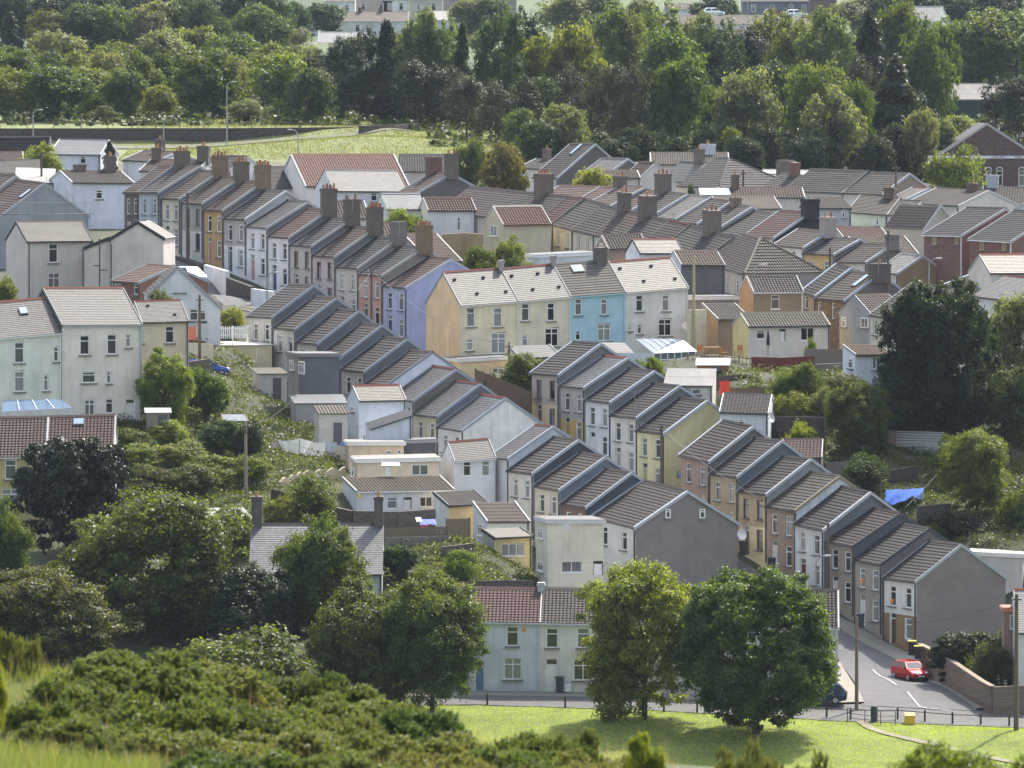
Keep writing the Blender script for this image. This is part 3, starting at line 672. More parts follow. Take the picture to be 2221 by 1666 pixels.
# === near row facing the camera beside the road
TER = dict(group='near row beside the road', gable=(214, 216, 216), H=5.15, coping=.06, gut=(188, 198, 206), hd=3.7)
row(531, -2, [
 dict(label='left house of the near row, red pantiles, mostly hidden by the sycamores', A=(905, 1344), B=(1018, 1346), Rg=(1018, 1276.5), roof=('pantile', (150, 110, 104)), wall=(196, 206, 218), wins='U'),
 dict(label='pale blue white house with red pantile roof in the near row', A=(1018, 1346), B=(1171.7, 1348.5), Rg=(1171.7, 1278), roof=('pantile', (150, 112, 106)), wall=(214, 218, 222), px=[(1098, 1358, 1125, 1402), (1092, 1427, 1132, 1475, 'T'), (1030, 1432, 1050, 1498, 'door')], door=(90, 130, 160), chim=[(.99, .7, .5, .5, (196, 196, 200), 0, 1)]),
 dict(label='pale cream house with white door in the near row', A=(1171.7, 1348.5), B=(1330, 1351.5), Rg=(1330, 1279.5), roof=('pantile', (150, 134, 126)), wall=(228, 224, 212), px=[(1184, 1362, 1211, 1406), (1251, 1362, 1279, 1406), (1243, 1430, 1286, 1477, 'T'), (1184, 1429, 1209, 1501, 'Door')], chim=[(.97, .5, .4, .4, (200, 200, 204), 0, 1)]),
 dict(label='near row house hidden behind the yellow green tree', A=(1330, 1351.5), B=(1490, 1354), Rg=(1490, 1280), roof=('pantile', (140, 126, 118)), wall=(216, 216, 210), wins='T'),
 dict(label='near row house hidden behind the dark round maple', A=(1490, 1354), B=(1650, 1357), Rg=(1650, 1280.5), roof=('pantile', (120, 108, 104)), wall=(210, 206, 200), wins='T'),
 dict(label='right end house of the near row with dark pantiles and white verge', A=(1650, 1357), B=(1818, 1360), Rg=(1808, 1281), roof=('pantile', (96, 90, 88)), wall=(212, 206, 198), wins='T', verge=(236, 236, 240), coping=.12, H=4.8),
], **TER)
# === houses at the left edge
house('pale green cream house at the left edge with blue glass lean-to roof', A=(-60, 737), B=(133, 719.5), Rg=(84, 647), Y=587.6, a=18, hd=4.2, H=7.2, name='house', cat='house', roof=('slate', (128, 122, 120)), ridge=(160, 96, 70), wall=(228, 228, 214), verge=None, gut=(214, 218, 210),
      px=[(31, 742, 53, 786), (116, 752, 128, 784), (31, 805, 54, 848), (94, 814, 106, 847)], sky=[(44, 681, 57, 692, (.35, .45))])
hp = house('tall cream three storey house with slate roof and dark slate hung gable', A=(134, 703), B=(307.6, 702), Rg=(93.7, 625.8), end='L', Y=590, a=21, H=7.6, name='house', cat='house', roof=('slate', (116, 111, 109)), ridge=(160, 96, 70), wall=(234, 226, 214), gable=(62, 70, 78), verge=(150, 160, 156), coping=.07, gut=(150, 170, 178),
      px=[(173, 727, 195, 770), (232, 725, 254, 769), (272, 724, 285, 754), (178, 806, 208, 831), (231, 806, 242, 832), (183, 867, 206, 901, 'tm'), (229, 865, 246, 897), (273, 866, 293, 915, 'Door')])
house('low cream house with red window surrounds, right of the tall cream house', A=(307.6, 698), B=(409, 695.4), Rg=(388.6, 652.4), hd=3.9, Y=606, a=12, H=4.6, name='house', cat='house', roof=('slate', (122, 117, 112)), ridge=(140, 70, 56), wall=(234, 216, 184), verge=(190, 180, 170), coping=.05, px=[(358, 707, 378, 744), (306, 705, 311, 745, 't')], frame=M_WHITE, vents=2)
big_ = house('big cream house with black bargeboards and a projecting wing, left of the upper street', A=(58, 523), B=(200, 521.5), Rg=(35.4, 481.6), end='L', Y=668, a=16, H=5.4, name='house', cat='house', roof=('slate', (130, 120, 110)), wall=(214, 204, 194), verge=(54, 56, 62), coping=.07, gut=(44, 46, 52),
      px=[(105, 528, 126, 570), (104, 592, 130, 630, 'tm')])
house(parent=big_, mode='gfront', A=(240, 517), B=(354.4, 516), Rg=(299, 481.6), Y=664, a=-6, L=7, H=5.4, roof=('slate', (122, 113, 106)), wall=(216, 206, 198), verge=(54, 56, 62))
house(parent=big_, mode='gfront', A=(184, 537), B=(241, 535), Rg=(238, 516), Y=664.5, a=-6, L=6, H=5.0, roof=('slate', (140, 130, 122)), wall=(214, 204, 194), verge=(54, 56, 62))
house('white gable fronted bungalow with a blank cream attic window beside the street', mode='gfront', A=(322, 640), B=(478, 666), Rg=(385, 579), Y=626, a=5, L=9, H=2.9, name='bungalow', cat='bungalow', roof=GREY, wall=(228, 230, 232), verge=(200, 202, 206), px=[(377, 608, 402, 639, 't'), (411, 670, 447, 702, 'tm')], door=(160, 70, 50))
house('small red brick bungalow with brown tiled roof in front of the cream house', A=(244, 608), B=(302.5, 612), Rg=(377, 579), Y=646, a=-58, H=2.8, name='bungalow', cat='bungalow', roof=('tile', (146, 112, 92)), wallmat=m_brick((128, 66, 54)), verge=(196, 204, 212), coping=.1, px=[(247, 615, 262, 640), (289, 616, 299, 640)])
TER = dict(group='red pantiled pair at the left edge', hd=4, H=4.9, gut=(206, 208, 204), gable=(190, 192, 196), name='house', cat='house')
row(560, 1, [
 dict(label='mustard house at the left edge with greyish red pantiles', A=(-100, 991), B=(100, 987.5), Rg=(100, 905), roof=('pantile', (138, 116, 106)), wall=(200, 184, 128), px=[(10, 997, 36, 1040), (3, 1060, 46, 1101, 'T')], verge=(236, 236, 236), coping=.1),
 dict(label='red pantiled house with dark rooflight behind the dark bushy tree', A=(100, 987.5), B=(246, 984), Rg=(246, 901.5), roof=('pantile', (138, 106, 96)), wall=(190, 190, 190), sky=[(160, 908, 181, 928, (.42, .4))], verge=(226, 226, 228), coping=.1, px=[(218, 985, 242, 1040)]),
], **TER)
house('slate roofed cottage with two tall chimneys among the sycamores', A=(541, 1243), B=(828.6, 1243), Rg=(828.6, 1138), Y=541, a=0, hd=5.2, H=2.8, name='cottage', cat='cottage', roof=('slate', (150, 152, 158), .15), ridge=(76, 70, 70), wall=(214, 218, 216), verge=None, wins='O',
      chim=[(.04, .75, .75, 2.1, (70, 66, 66), 1), (.965, .75, .65, 2.1, (74, 68, 66), 1)])
# === houses behind the upper street and along the field
F = dict(name='house', cat='house')
house('far left grey roofed house below the retaining wall', A=(-60, 329), B=(105, 327), Rg=(108, 297.5), Y=800, a=-10, roof=GREY, wall=(214, 214, 214), group=None, coping=.15, verge=(226, 226, 226), **F)
house('white house with plain dark slate roof below the retaining wall', A=(110, 333.5), B=(217.7, 334.8), Rg=(224, 304.4), Y=796, a=-10, hd=4.2, roof=('smooth', (128, 134, 144)), wall=(214, 220, 230), px=[(173, 339, 187, 356)], verge=(226, 228, 232), coping=.14, **F)
house('small brown roof at the left edge beneath the grey roofed house', A=(-30, 347), B=(50, 346), Rg=(45, 330), Y=786, a=5, hd=3, roof=BRN, wall=(206, 206, 206), **F)
house('light grey roofed house at the far left edge beside a pole', A=(-60, 379), B=(85, 373), Rg=(86, 347.6), Y=768, a=3, hd=3.6, roof=LGREY, wall=(210, 208, 204), verge=None, **F)
house('low building with a bright cream flat felt roof at the left', A=(33, 394), B=(118, 397), Rg=(60, 366.5), Y=748, a=3, mode='mono', hd=9, H=3, roof=WFELT, wall=(206, 204, 200), verge=None, **F)
house('white dormer house with long white gable left of the upper street', A=(157, 396), B=(290, 397), Rg=(130.4, 371.5), end='L', Y=738, a=14, H=4.6, roof=('tile', (134, 120, 108)), wall=(222, 226, 236), verge=(232, 234, 238), px=[(207.6, 412, 223, 432)], chim=[(.82, 1.2, 1.0, 1.6, (84, 74, 74), 2), (.32, .6, 1.2, .7, (104, 86, 78), 0)], **F)
row(716, -63, [dict(label='brown roofed house at the left edge beyond the scaffolded gable', A=(-116, 446), B=(-62, 454), Rg=(34, 382), roof=('tile', (116, 88, 78)), wall=(190, 186, 180), **F),
 dict(label='scaffolded house with grey gable and brown roof with rooflights at the left edge', A=(-60, 462), B=(0, 470), Rg=(96, 398), roof=('tile', (116, 90, 80)), wall=(200, 196, 190), gable=(166, 170, 176), verge=(214, 220, 226), sky=[(48, 411, 64, 422, (.3, .7)), (2, 394, 8, 404)], **F)])
house('grey brown roof with a white gable bay left behind the tall chimneys', A=(267, 347), B=(340, 350), Rg=(362, 331), Y=790, a=-30, hd=4, roof=('tile', (128, 106, 96)), wall=(220, 224, 230), verge=(190, 196, 206), coping=.2, chim=[(.5, .8, .8, 1.4, (76, 72, 76), 1)], **F)
house('brown striped roof right behind the topmost upper street chimney', A=(303, 370), B=(424, 373), Rg=(430, 350), Y=764, a=-14, hd=4, roof=BRN, wall=(206, 204, 200), chim=[(.12, .8, 1.0, 1.3, (92, 70, 64), 2), (.95, .8, 1.2, 1.6, (80, 70, 66), 4)], **F)
house('small grey roofed house with skewed verge beneath the field path', A=(425, 366), B=(500, 368), Rg=(536, 340), Y=796, a=-50, roof=GREY, wall=(214, 214, 214), **F)
house('brown roof with two red pots left of the orange roofed hall', A=(560, 408), B=(664, 406), Rg=(650, 362), Y=774, a=6, hd=5, roof=GREY, wall=(206, 200, 194), verge=None, **F)
house('big hall with bright orange pantile roof and white gable below the field', A=(663, 403), B=(886, 402), Rg=(631.6, 336), end='L', Y=768, a=14, H=5, name='hall', cat='hall', roof=('pantile', (190, 142, 122), .15), wall=(224, 222, 218), verge=(226, 228, 234), coping=.12)
house('white cottage with mottled silver slate roof in front of the orange hall', A=(725, 413), B=(882, 414.5), Rg=(703.8, 370), end='L', Y=744, a=14, H=3.6, roof=('slate', (164, 164, 160), .6), wall=(222, 226, 230), verge=None, px=[(747, 421, 756, 434), (804, 418, 819, 437)], **F)
house('long dark grey roof right behind the orange hall', A=(868, 371), B=(985, 372), Rg=(983, 337), Y=800, a=2, hd=4.5, roof=('pantile', (112, 106, 102)), wall=(200, 196, 192), verge=None, **F)
house('brown roofed house with two red brick chimneys and dark gable', A=(866, 416), B=(907.6, 417), Rg=(979, 376.6), Y=738, a=-63, roof=BRN, wall=(214, 214, 214), gable=(104, 98, 100), verge=(206, 214, 222), chim=[(.08, 1.3, 1.0, 1.6, (110, 62, 56), 0), (1, 1.2, .8, 2.0, (92, 76, 74), 2)], **F)
house('small building with pale blue white sheet roof beside the pantiled wing', A=(839, 452.5), B=(922, 452.5), Rg=(826.6, 421), end='L', Y=716, a=14, H=3, roof=('sheet', (206, 208, 206), .1), wall=(214, 222, 222), verge=None, **F)
house('pantiled rear wing seen between the upper street chimneys', A=(720, 475), B=(801, 473), Rg=(795, 436), Y=694, a=10, hd=3.5, roof=PAN, wall=(210, 208, 202), verge=(226, 226, 226), **F)
house('reddish pantiled wing behind the yellow potted chimney', A=(822, 510), B=(876, 508), Rg=(868, 484), Y=676, a=10, hd=3, roof=('pantile', (140, 100, 86)), wall=(206, 204, 200), **F)
house('steep tan pantiled roof right behind the blue gable', A=(930, 566), B=(1001, 566), Rg=(945.6, 508), Y=668, a=25, roof=('pantile', (142, 116, 98)), wall=(206, 200, 190), **F)

# === the dense roofs right of the centre
T2 = dict(group='terraced houses of the back street', H=5.2, gable=(150, 146, 142), coping=.02, verge=(190, 186, 180))
vr = row(722, -61, [
 dict(label='long grey brown terrace roof left of the red patched roof', A=(953, 457), B=(1076, 470), Rg=(1142, 418), roof=('tile', (120, 104, 98)), wall=(210, 206, 200)),
 dict(label='terrace roof with a wide brown chimney behind the red tiled wing', A=(1076, 470), B=(1168, 480), Rg=(1233, 427), roof=GREY, wall=(210, 206, 200), chim=[(.42, 1.5, 1.2, 2.0, (96, 80, 72), 4)]),
 dict(label='narrow terrace house with a red patch of roof above the tan wing', A=(1168, 480), B=(1200, 484), Rg=(1266, 431), roof=('tile', (126, 88, 80)), wall=(210, 206, 200)),
 dict(label='cream terraced house with two tall windows right of the tan wing', A=(1200, 485), B=(1243, 496), Rg=(1313, 444), roof=GREY, wall=(216, 206, 188), px=[(1208, 499, 1213, 535), (1228, 505, 1233, 539)]),
 dict(label='cream terraced house with black drainpipe below the twin pot chimney', A=(1243, 496), B=(1289, 507), Rg=(1354, 456), roof=GREY, wall=(222, 214, 196), px=[(1252, 510, 1257, 546), (1272, 516, 1277, 548)], chim=[(1, .9, 1.1, 1.7, (84, 74, 72), 2)]),
 dict(label='brown roofed terraced house between the two dark chimneys', A=(1289, 507), B=(1339, 519), Rg=(1404, 468), roof=('tile', (118, 98, 88)), wall=(210, 206, 200), chim=[(1, 1.5, 1.0, 1.9, (88, 76, 74), 1)]),
 dict(label='striped grey roof terraced house above the brown pantiled wing', A=(1339, 519), B=(1387, 531), Rg=(1452, 480), roof=GREY, wall=(210, 206, 200)),
 dict(label='red brown roofed terraced house above the pale slate wing', A=(1387, 531), B=(1433, 540), Rg=(1498, 488), roof=('tile', (114, 94, 88)), wall=(210, 206, 200), ridge=(130, 64, 52)),
 dict(label='grey roof terraced house with wide cream topped chimney', A=(1433, 540), B=(1524, 566), Rg=(1590, 515), roof=GREY, wall=(200, 192, 180), chim=[(.5, 1.4, 1.1, 2.0, (104, 92, 84), 3)]),
 dict(label='hipped corner house with pantiled hip end and two tall rear windows', A=(1524, 566), B=(1614, 592), Rg=(1664.6, 531), hip=True, hd=4.3, rise=2.5, roof=('pantile', (122, 112, 104)), wall=(196, 188, 176), px=[(1574, 600, 1580, 636), (1595, 606, 1601, 640)], ridge=(150, 140, 128)),
], **T2)
house(parent=vr[3], A=(1091, 486.7), B=(1195, 485), Rg=(1069.6, 448.7), end='L', Y=697, a=15, H=4.8, roof=('pantile', (140, 86, 76), .15), wall=(206, 194, 166), verge=(236, 226, 216), coping=.05, gpx=[('L', 1065, 489, 1079, 512, 'm')], gut=(110, 70, 50), pipe=False, ridge=(226, 214, 200))
house(parent=vr[0], A=(928, 455), B=(1032, 455), Rg=(917.7, 429.7), end='L', Y=714, a=15, H=4.6, roof=('pantile', (140, 106, 90)), wall=(224, 226, 230), gable=(226, 218, 196), verge=(230, 230, 230), coping=.05, gpx=[('L', 913, 464, 919, 480)], px=[(992, 472, 999, 500)])
house(parent=vr[5], A=(1319, 538.6), B=(1404, 536), Rg=(1305, 510.8), end='L', Y=678, a=15, H=4.6, roof=('pantile', (116, 98, 90)), wall=(150, 130, 116), gable=(160, 138, 122), verge=(220, 216, 210), coping=.05, gpx=[('L', 1302, 528, 1308, 541)])
house(parent=vr[7], A=(1387, 547.5), B=(1482, 547.5), Rg=(1372, 519.6), end='L', Y=672, a=15, H=4.4, roof=('slate', (170, 160, 146), .6), ridge=(160, 92, 70), wall=(226, 228, 230), verge=(60, 60, 62), coping=.05, px=[(1400, 552, 1405, 558), (1410, 552, 1414, 558)])
house(parent=vr[8], A=(1477, 572.8), B=(1572, 574), Rg=(1460.8, 545), end='L', Y=664, a=15, H=5.2, roof=('pantile', (148, 126, 110)), wall=(104, 102, 104), gable=(214, 216, 220), verge=(226, 226, 226), coping=.05)
house(parent=vr[8], A=(1490, 647), B=(1603, 646), Y=650, a=12, H=3.0, L=5, mode='flat', roof=('smooth', (92, 92, 96)), wall=(150, 150, 152), verge=(224, 226, 228))
house('low flat roofed white annexe between the tan wing and the cream houses', A=(1165, 556), B=(1290, 550), Y=672, a=10, H=2.8, L=6, mode='flat', roof=('smooth', (150, 152, 150)), wall=(222, 226, 230), verge=(226, 228, 230), name='annexe', cat='annexe', px=[(1148, 566, 1158, 578)])

W2 = dict(group='terraced houses with white verges behind the back street', H=5.2, gable=(150, 150, 152), verge=(226, 228, 234), coping=.2, wins='')
ORG = ('tile', (144, 112, 98))
wr = row(748, -63, [
 dict(label='orange brown roof, leftmost of the white verged row', A=(1140, 448), B=(1226, 451), Rg=(1301, 405.7), roof=ORG, wall=(214, 210, 204)),
 dict(label='orange brown roof with brick chimney beside the feathery bush', A=(1230, 450), B=(1272, 453), Rg=(1347, 408), roof=ORG, wall=(214, 210, 204), chim=[(.95, 1.1, 1.0, 1.2, (100, 84, 76), 2)]),
 dict(label='striped brown roof between two orange roofs of the white verged row', A=(1275, 442), B=(1326, 446), Rg=(1399, 407), roof=('tile', (134, 114, 104)), wall=(214, 210, 204)),
 dict(label='orange roof in the middle of the white verged row beside a big chimney', A=(1328, 455), B=(1366, 458), Rg=(1438, 416), roof=ORG, wall=(214, 210, 204), chim=[(1, 1.4, 1.0, 1.8, (92, 80, 76), 3)]),
 dict(label='dark grey roof right of the big chimney in the white verged row', A=(1372, 460), B=(1420, 465), Rg=(1491, 422), roof=GREY, wall=(214, 210, 204)),
 dict(label='light mottled slate roof of the white verged row', A=(1424, 469), B=(1468, 474), Rg=(1541.8, 428.5), roof=('slate', (160, 154, 146), .5), wall=(222, 222, 222)),
 dict(label='broad striped grey roof of the white verged row above the cream wall', A=(1468, 479), B=(1514, 484), Rg=(1587, 437), roof=GREY, wall=(222, 214, 200)),
 dict(label='mossy grey roof with a wide white verge left of the red roof', A=(1516, 490), B=(1560.8, 494), Rg=(1631.6, 448.7), roof=('tile', (118, 110, 100)), wall=(214, 210, 204), chim=[(.2, .9, .8, .8, (120, 100, 84), 1)]),
 dict(label='plain grey roofed house joined to the red roofed black gabled house', A=(1562, 503), B=(1615, 511), Rg=(1690, 466), roof=('tile', (108, 104, 100)), wall=(214, 190, 188), coping=.01),
 dict(label='red roofed house with black painted gable and black chimney', A=(1615, 510.8), B=(1680, 514.6), Rg=(1757, 461), roof=('tile', (120, 78, 70)), wall=(226, 224, 220), gable=(40, 42, 50), verge=(206, 214, 224), chim=[(1, 1.5, 1.0, 1.3, (42, 44, 52), 0, 1)]),
], **W2)
X2 = dict(group='terraced houses below the black gable', H=4.6, gable=(126, 120, 116), verge=(214, 220, 228), coping=.26, wins='V')
row(690, -61, [
 dict(label='white terraced house with brown roof directly below the black gable', A=(1681, 529.7), B=(1744, 536), Rg=(1796, 503), roof=('tile', (122, 104, 92)), wall=(226, 226, 224), chim=[(1, 1.3, 1.0, 1.4, (166, 158, 150), 2, 1)], px=[(1716, 541, 1725, 556)], wins=''),
 dict(label='tan fronted terraced house between two white ones beside the pole', A=(1744, 548.7), B=(1810, 551), Rg=(1864.6, 519.6), roof=GREY, wall=(206, 180, 134)),
 dict(label='white terraced house with dark brown roof and small cement chimney', A=(1810, 566.5), B=(1879.7, 567.7), Rg=(1935, 531), roof=('tile', (112, 98, 90)), wall=(216, 212, 206), chim=[(1, 1.0, .8, .9, (120, 116, 112), 0, 1)]),
], **X2)
house('tan rendered house with broad low gable and pale slate roof beside the white parapet', A=(1902.5, 587), B=(1948, 592), Rg=(2001, 555), Y=664, a=-62, H=4, roof=('slate', (182, 180, 172), .2), wall=(220, 216, 206), gable=(160, 136, 104), verge=(226, 228, 232), coping=.14, name='house', cat='house', wins='')
house('reddish pantiled wing behind the cement chimney', A=(1828, 514), B=(1926, 514), Rg=(1917, 494), Y=700, a=12, hd=2.8, H=4, roof=('pantile', (140, 98, 86)), wall=(206, 202, 196), verge=(226, 226, 226), coping=.05, **F)
house('tan pantiled roof with white right verge behind the two pole houses', A=(1870, 551), B=(1991, 550), Rg=(1960.8, 513), Y=684, a=20, H=4, roof=('pantile', (150, 134, 116)), wall=(206, 202, 196), verge=(226, 226, 226), coping=.08, **F)
S2 = dict(group='terraced houses above the red brown fence', H=4.9, gable=(120, 114, 108), verge=(196, 210, 226), coping=.32)
sr = row(655, -62, [
 dict(label='tan walled terraced house with a pantiled wing above the garden fences', A=(1740, 631), B=(1769.6, 640), Rg=(1845.6, 581.6), roof=('tile', (106, 98, 94)), wall=(196, 176, 146), px=[(1745, 641, 1752, 672)]),
 dict(label='tan stone walled house with rooflight and dark chimney', A=(1769.6, 645), B=(1833, 650), Rg=(1908, 594), roof=('tile', (124, 112, 98)), wallmat=m_stone((150, 132, 104)), gmat=m_wall((108, 102, 100)), px=[(1773, 654, 1781, 684), (1803, 657, 1811, 692)], sky=[(1853, 600, 1882, 618, (.35, .9))], chim=[(1, 1.7, 1.0, .9, (94, 84, 80), 1, 1)], coping=.16),
], **S2)
house(parent=sr[0], A=(1634, 632), B=(1742, 631), Rg=(1619, 599), end='L', Y=646, a=14, H=4.8, roof=('pantile', (112, 104, 100)), wall=(150, 130, 102), gable=(190, 164, 120), verge=(230, 228, 224), coping=.06, px=[(1673, 640, 1691, 670)], gut=(220, 218, 214))
house(parent=sr[0], A=(1557, 692), B=(1628, 692), Rg=(1526.6, 659), end='L', Y=640, a=16, hd=4.5, H=3, mode='mono', roof=('pantile', (120, 112, 104)), wall=(140, 120, 96), gable=(196, 168, 120), verge=(226, 220, 206), coping=.06)
house(parent=sr[1], A=(1622.8, 707), B=(1800, 704.6), Rg=(1606, 680.5), end='L', Y=634, a=14, H=2.9, roof=('pantile', (150, 138, 122)), wall=(226, 218, 206), gable=(228, 206, 156), verge=(226, 220, 206), coping=.06,
      px=[(1641, 717, 1659, 735), (1691, 714, 1704, 740, 'Door'), (1737, 711, 1766, 738, 'm')])
gx = house('grey pebbledash gable fronted wing with two white windows left of the big dark tree', A=(1886.6, 679), B=(1960, 676), Rg=(1853.7, 642), end='L', Y=634, a=28, H=5, roof=PAN, wall=(170, 168, 166), gable=(168, 168, 170), verge=(206, 208, 212), coping=.05, gpx=[('L', 1827, 688, 1836, 710), ('L', 1868, 689, 1884, 712, 'm')], **F)
house('cream walled house with brown roof partly hidden by the big dark tree', A=(1888, 681), B=(1948, 690), Rg=(2040, 622), Y=630, a=-62, H=4.6, roof=('tile', (104, 92, 86)), wall=(226, 212, 194), px=[(1894, 693, 1902, 728)], **F)
house('small white cottage with tan pantiled lean-to roof beside the big dark tree', A=(1855, 769), B=(1935, 768), Rg=(1834, 748.5), end='L', Y=602, a=16, hd=3.2, H=2.6, mode='mono', roof=('pantile', (150, 124, 98)), wall=(224, 228, 236), verge=(230, 232, 236), coping=.05, px=[(1892, 773, 1910, 802, 'm'), (1913, 775, 1918, 800)], gpx=[('L', 1841, 777, 1850, 800)], **F)
house('white walled wing with dark pantiled roof behind the pale yellow gable', A=(1561, 893), B=(1666, 896), Rg=(1650, 857), Y=588, a=-6, hd=4.2, H=5.2, roof=('pantile', (108, 100, 96)), wall=(214, 220, 224), verge=(230, 232, 234), coping=.08, px=[(1600, 909, 1615, 926)], **F)
house('bright white sheet roofed annexe behind the steep centre street', A=(1440, 835), B=(1545, 836), Rg=(1528, 800), Y=600, a=-6, hd=4.0, H=2.8, mode='mono', roof=('sheet', (226, 224, 220), .05), wall=(214, 208, 196), verge=None, px=[(1500, 841, 1520, 856, 't')], **F)
house('small wing with purple brown pantiles behind the lower right street', A=(1696, 992), B=(1782, 991), Rg=(1770, 954), Y=580, a=-4, hd=3.2, H=3.6, roof=('pantile', (128, 96, 90)), wall=(150, 132, 122), verge=(230, 232, 234), coping=.06, **F)
# === back right roofs
house('grey roof with open verge and rooflight against the dark wood', A=(1157, 383), B=(1210, 384), Rg=(1291, 313), Y=796, a=-60, H=5, roof=GREY, wall=(220, 220, 220), gable=(96, 92, 92), verge=(206, 214, 222), coping=.2, sky=[(1245, 320, 1256, 330, (.3, .9))], **F)
house('small grey roof with a stub chimney left of the open verged roof', A=(1125, 364), B=(1175, 366), Rg=(1190, 347), Y=820, a=-30, hd=4, roof=GREY, wall=(222, 222, 218), chim=[(.45, .8, .7, 1.2, (104, 84, 80), 1)], **F)
house('flat looking grey roof with small dark gable beside the wood', A=(1268, 372), B=(1324, 373), Rg=(1362, 345), Y=780, a=-60, roof=('smooth', (134, 130, 128)), wall=(206, 204, 200), gable=(104, 98, 96), verge=(206, 212, 220), coping=.2, **F)
house('pale pantiled roof behind the feathery bush', A=(1262, 386), B=(1388, 386), Rg=(1374, 371), Y=766, a=4, hd=3.5, roof=PANL, wall=(206, 202, 196), verge=(220, 220, 220), **F)
house('brown roof with small rooflight left of the pale block chimney', A=(1345, 390), B=(1380, 392), Rg=(1422, 354), Y=772, a=-58, roof=BRN, wall=(206, 202, 196), sky=[(1369, 378, 1380, 385, (.25, .5))], **F)
house('long pale pantiled roof with white block chimney against the wood', A=(1412, 356), B=(1581, 356), Rg=(1581, 332), Y=812, a=0, hd=4, roof=('pantile', (146, 134, 122)), wall=(206, 202, 196), verge=(228, 228, 228), coping=.1, chim=[(.74, 1.4, 1.7, 1.0, (190, 194, 200), 4, 1)], **F)
house('pale grey roof with square brown chimney in front of the block chimney', A=(1436, 390), B=(1490, 392), Rg=(1530, 352), Y=784, a=-60, roof=('smooth', (150, 146, 140)), wall=(206, 202, 196), chim=[(.75, .8, 1.0, 1.4, (88, 78, 76), 1)], verge=None, **F)
house('big hipped grey roof in front of the dark wood', A=(1470, 402), B=(1560, 405), Rg=(1588, 358), hip=True, hd=5, rise=2.8, Y=774, a=-55, roof=('tile', (110, 104, 104)), wall=(200, 196, 190), verge=None, **F)
house('pale sheet roof with a wide dark chimney right of the hipped roof', A=(1600, 402), B=(1660, 403), Rg=(1685, 380), Y=786, a=-40, hd=4, roof=('smooth', (170, 166, 160)), wall=(206, 202, 196), chim=[(.9, 1.4, 1.5, 1.6, (96, 86, 84), 0)], verge=None, **F)
house('bright white roofed long shed behind the red brick chimney', A=(1660, 384), B=(1776, 386), Rg=(1770, 371), Y=812, a=2, hd=4, H=4, roof=('smooth', (230, 226, 218)), wall=(206, 202, 196), verge=None, **F)
B2 = dict(group='terrace of broad grey roofs near the chapel', H=5, gable=(140, 128, 112), coping=.04, verge=(196, 192, 186), wins='')
row(772, -58, [
 dict(label='grey roof with a red brick chimney near the chapel', A=(1652, 404), B=(1705, 412), Rg=(1750, 383), roof=('tile', (122, 116, 110)), wall=(206, 202, 196), chim=[(.5, .8, 1.0, 1.3, (122, 72, 64), 0)]),
 dict(label='broad grey brown roof left of the dashed white verge', A=(1705, 412), B=(1830, 417), Rg=(1884, 372), roof=('tile', (118, 110, 102)), wall=(206, 202, 196)),
 dict(label='grey brown roof with tan gable and white verges near the chapel', A=(1830, 417), B=(1916, 420), Rg=(1973, 377), roof=('tile', (116, 108, 100)), wall=(206, 202, 196), verge=(220, 224, 230), coping=.18, gable=(150, 136, 120)),
], **B2)
house('mottled slate roof below the tan gable near the chapel', A=(1935, 430), B=(1968, 432), Rg=(2014, 409), Y=752, a=-55, roof=('slate', (166, 158, 148), .5), ridge=(150, 84, 66), wall=(214, 210, 204), verge=(206, 216, 226), coping=.2, **F)
house('long grey roof in front of the chapel tree', A=(1968, 440), B=(2080, 446), Rg=(2110, 414), Y=744, a=-40, hd=5, roof=('tile', (112, 104, 98)), wall=(206, 202, 196), chim=[(.7, .8, 1.2, .7, (92, 66, 62), 1)], **F)
house('grey roof with pale chimney at the right edge below the chapel', A=(2130, 440), B=(2290, 448), Rg=(2290, 412), Y=752, a=-6, hd=4.2, roof=('pantile', (124, 116, 106)), wall=(206, 202, 196), chim=[(.12, 1.0, 1.2, 1.2, (176, 180, 188), 0, 1)], **F)
house('white gabled house at the right edge below the chapel', mode='gfront', A=(2190, 462), B=(2250, 462), Rg=(2218, 442), Y=726, a=-10, L=8, H=4, roof=GREY, wall=(220, 222, 226), verge=(230, 232, 236), **F)
house('red brown pantiled roof with a white panel behind the white verged row', A=(1563, 428), B=(1745, 428), Rg=(1738, 408), Y=754, a=3, hd=3, roof=('pantile', (146, 120, 108)), wall=(206, 202, 196), chim=[(.2, .8, .8, 1.4, (96, 70, 66), 1)], sky=[(1540, 412, 1560, 424, (1.6, 1.2))], verge=(220, 220, 220), **F)
house('wide striped tan roof right behind the white verged row', A=(1560, 452), B=(1694, 452), Rg=(1676, 427), Y=742, a=10, hd=3.6, roof=('tile', (152, 138, 122)), wall=(206, 202, 196), verge=(224, 224, 224), coping=.08, **F)
wg = house('wing with white gable and pantiled roof above the green walled terrace', A=(1776, 451), B=(1846, 451), Rg=(1755.7, 429.7), end='L', Y=718, a=15, H=4.4, roof=('pantile', (128, 116, 106)), wall=(170, 176, 184), gable=(214, 214, 218), verge=(64, 62, 62), coping=.06, px=[(1826, 456, 1834, 473)], **F)
row(722, -20, [
 dict(label='pale green walled terraced house near the brick houses', A=(1838, 459), B=(1925, 465.5), Rg=(1945, 430), hd=4.2, roof=('tile', (118, 108, 98)), wall=(206, 216, 196), px=[(1899, 470, 1906, 490)], chim=[(.75, 1.0, 1.0, 1.0, (86, 62, 60), 1)], coping=.01, H=4.6, **F),
 dict(label='white walled terraced house right of the pale green one', A=(1925, 465.5), B=(1972, 469), Rg=(2034, 438.6), hd=4.2, roof=('tile', (120, 112, 102)), wall=(220, 226, 234), coping=.01, H=4.6, px=[(1962, 478, 1969, 492)], **F)])
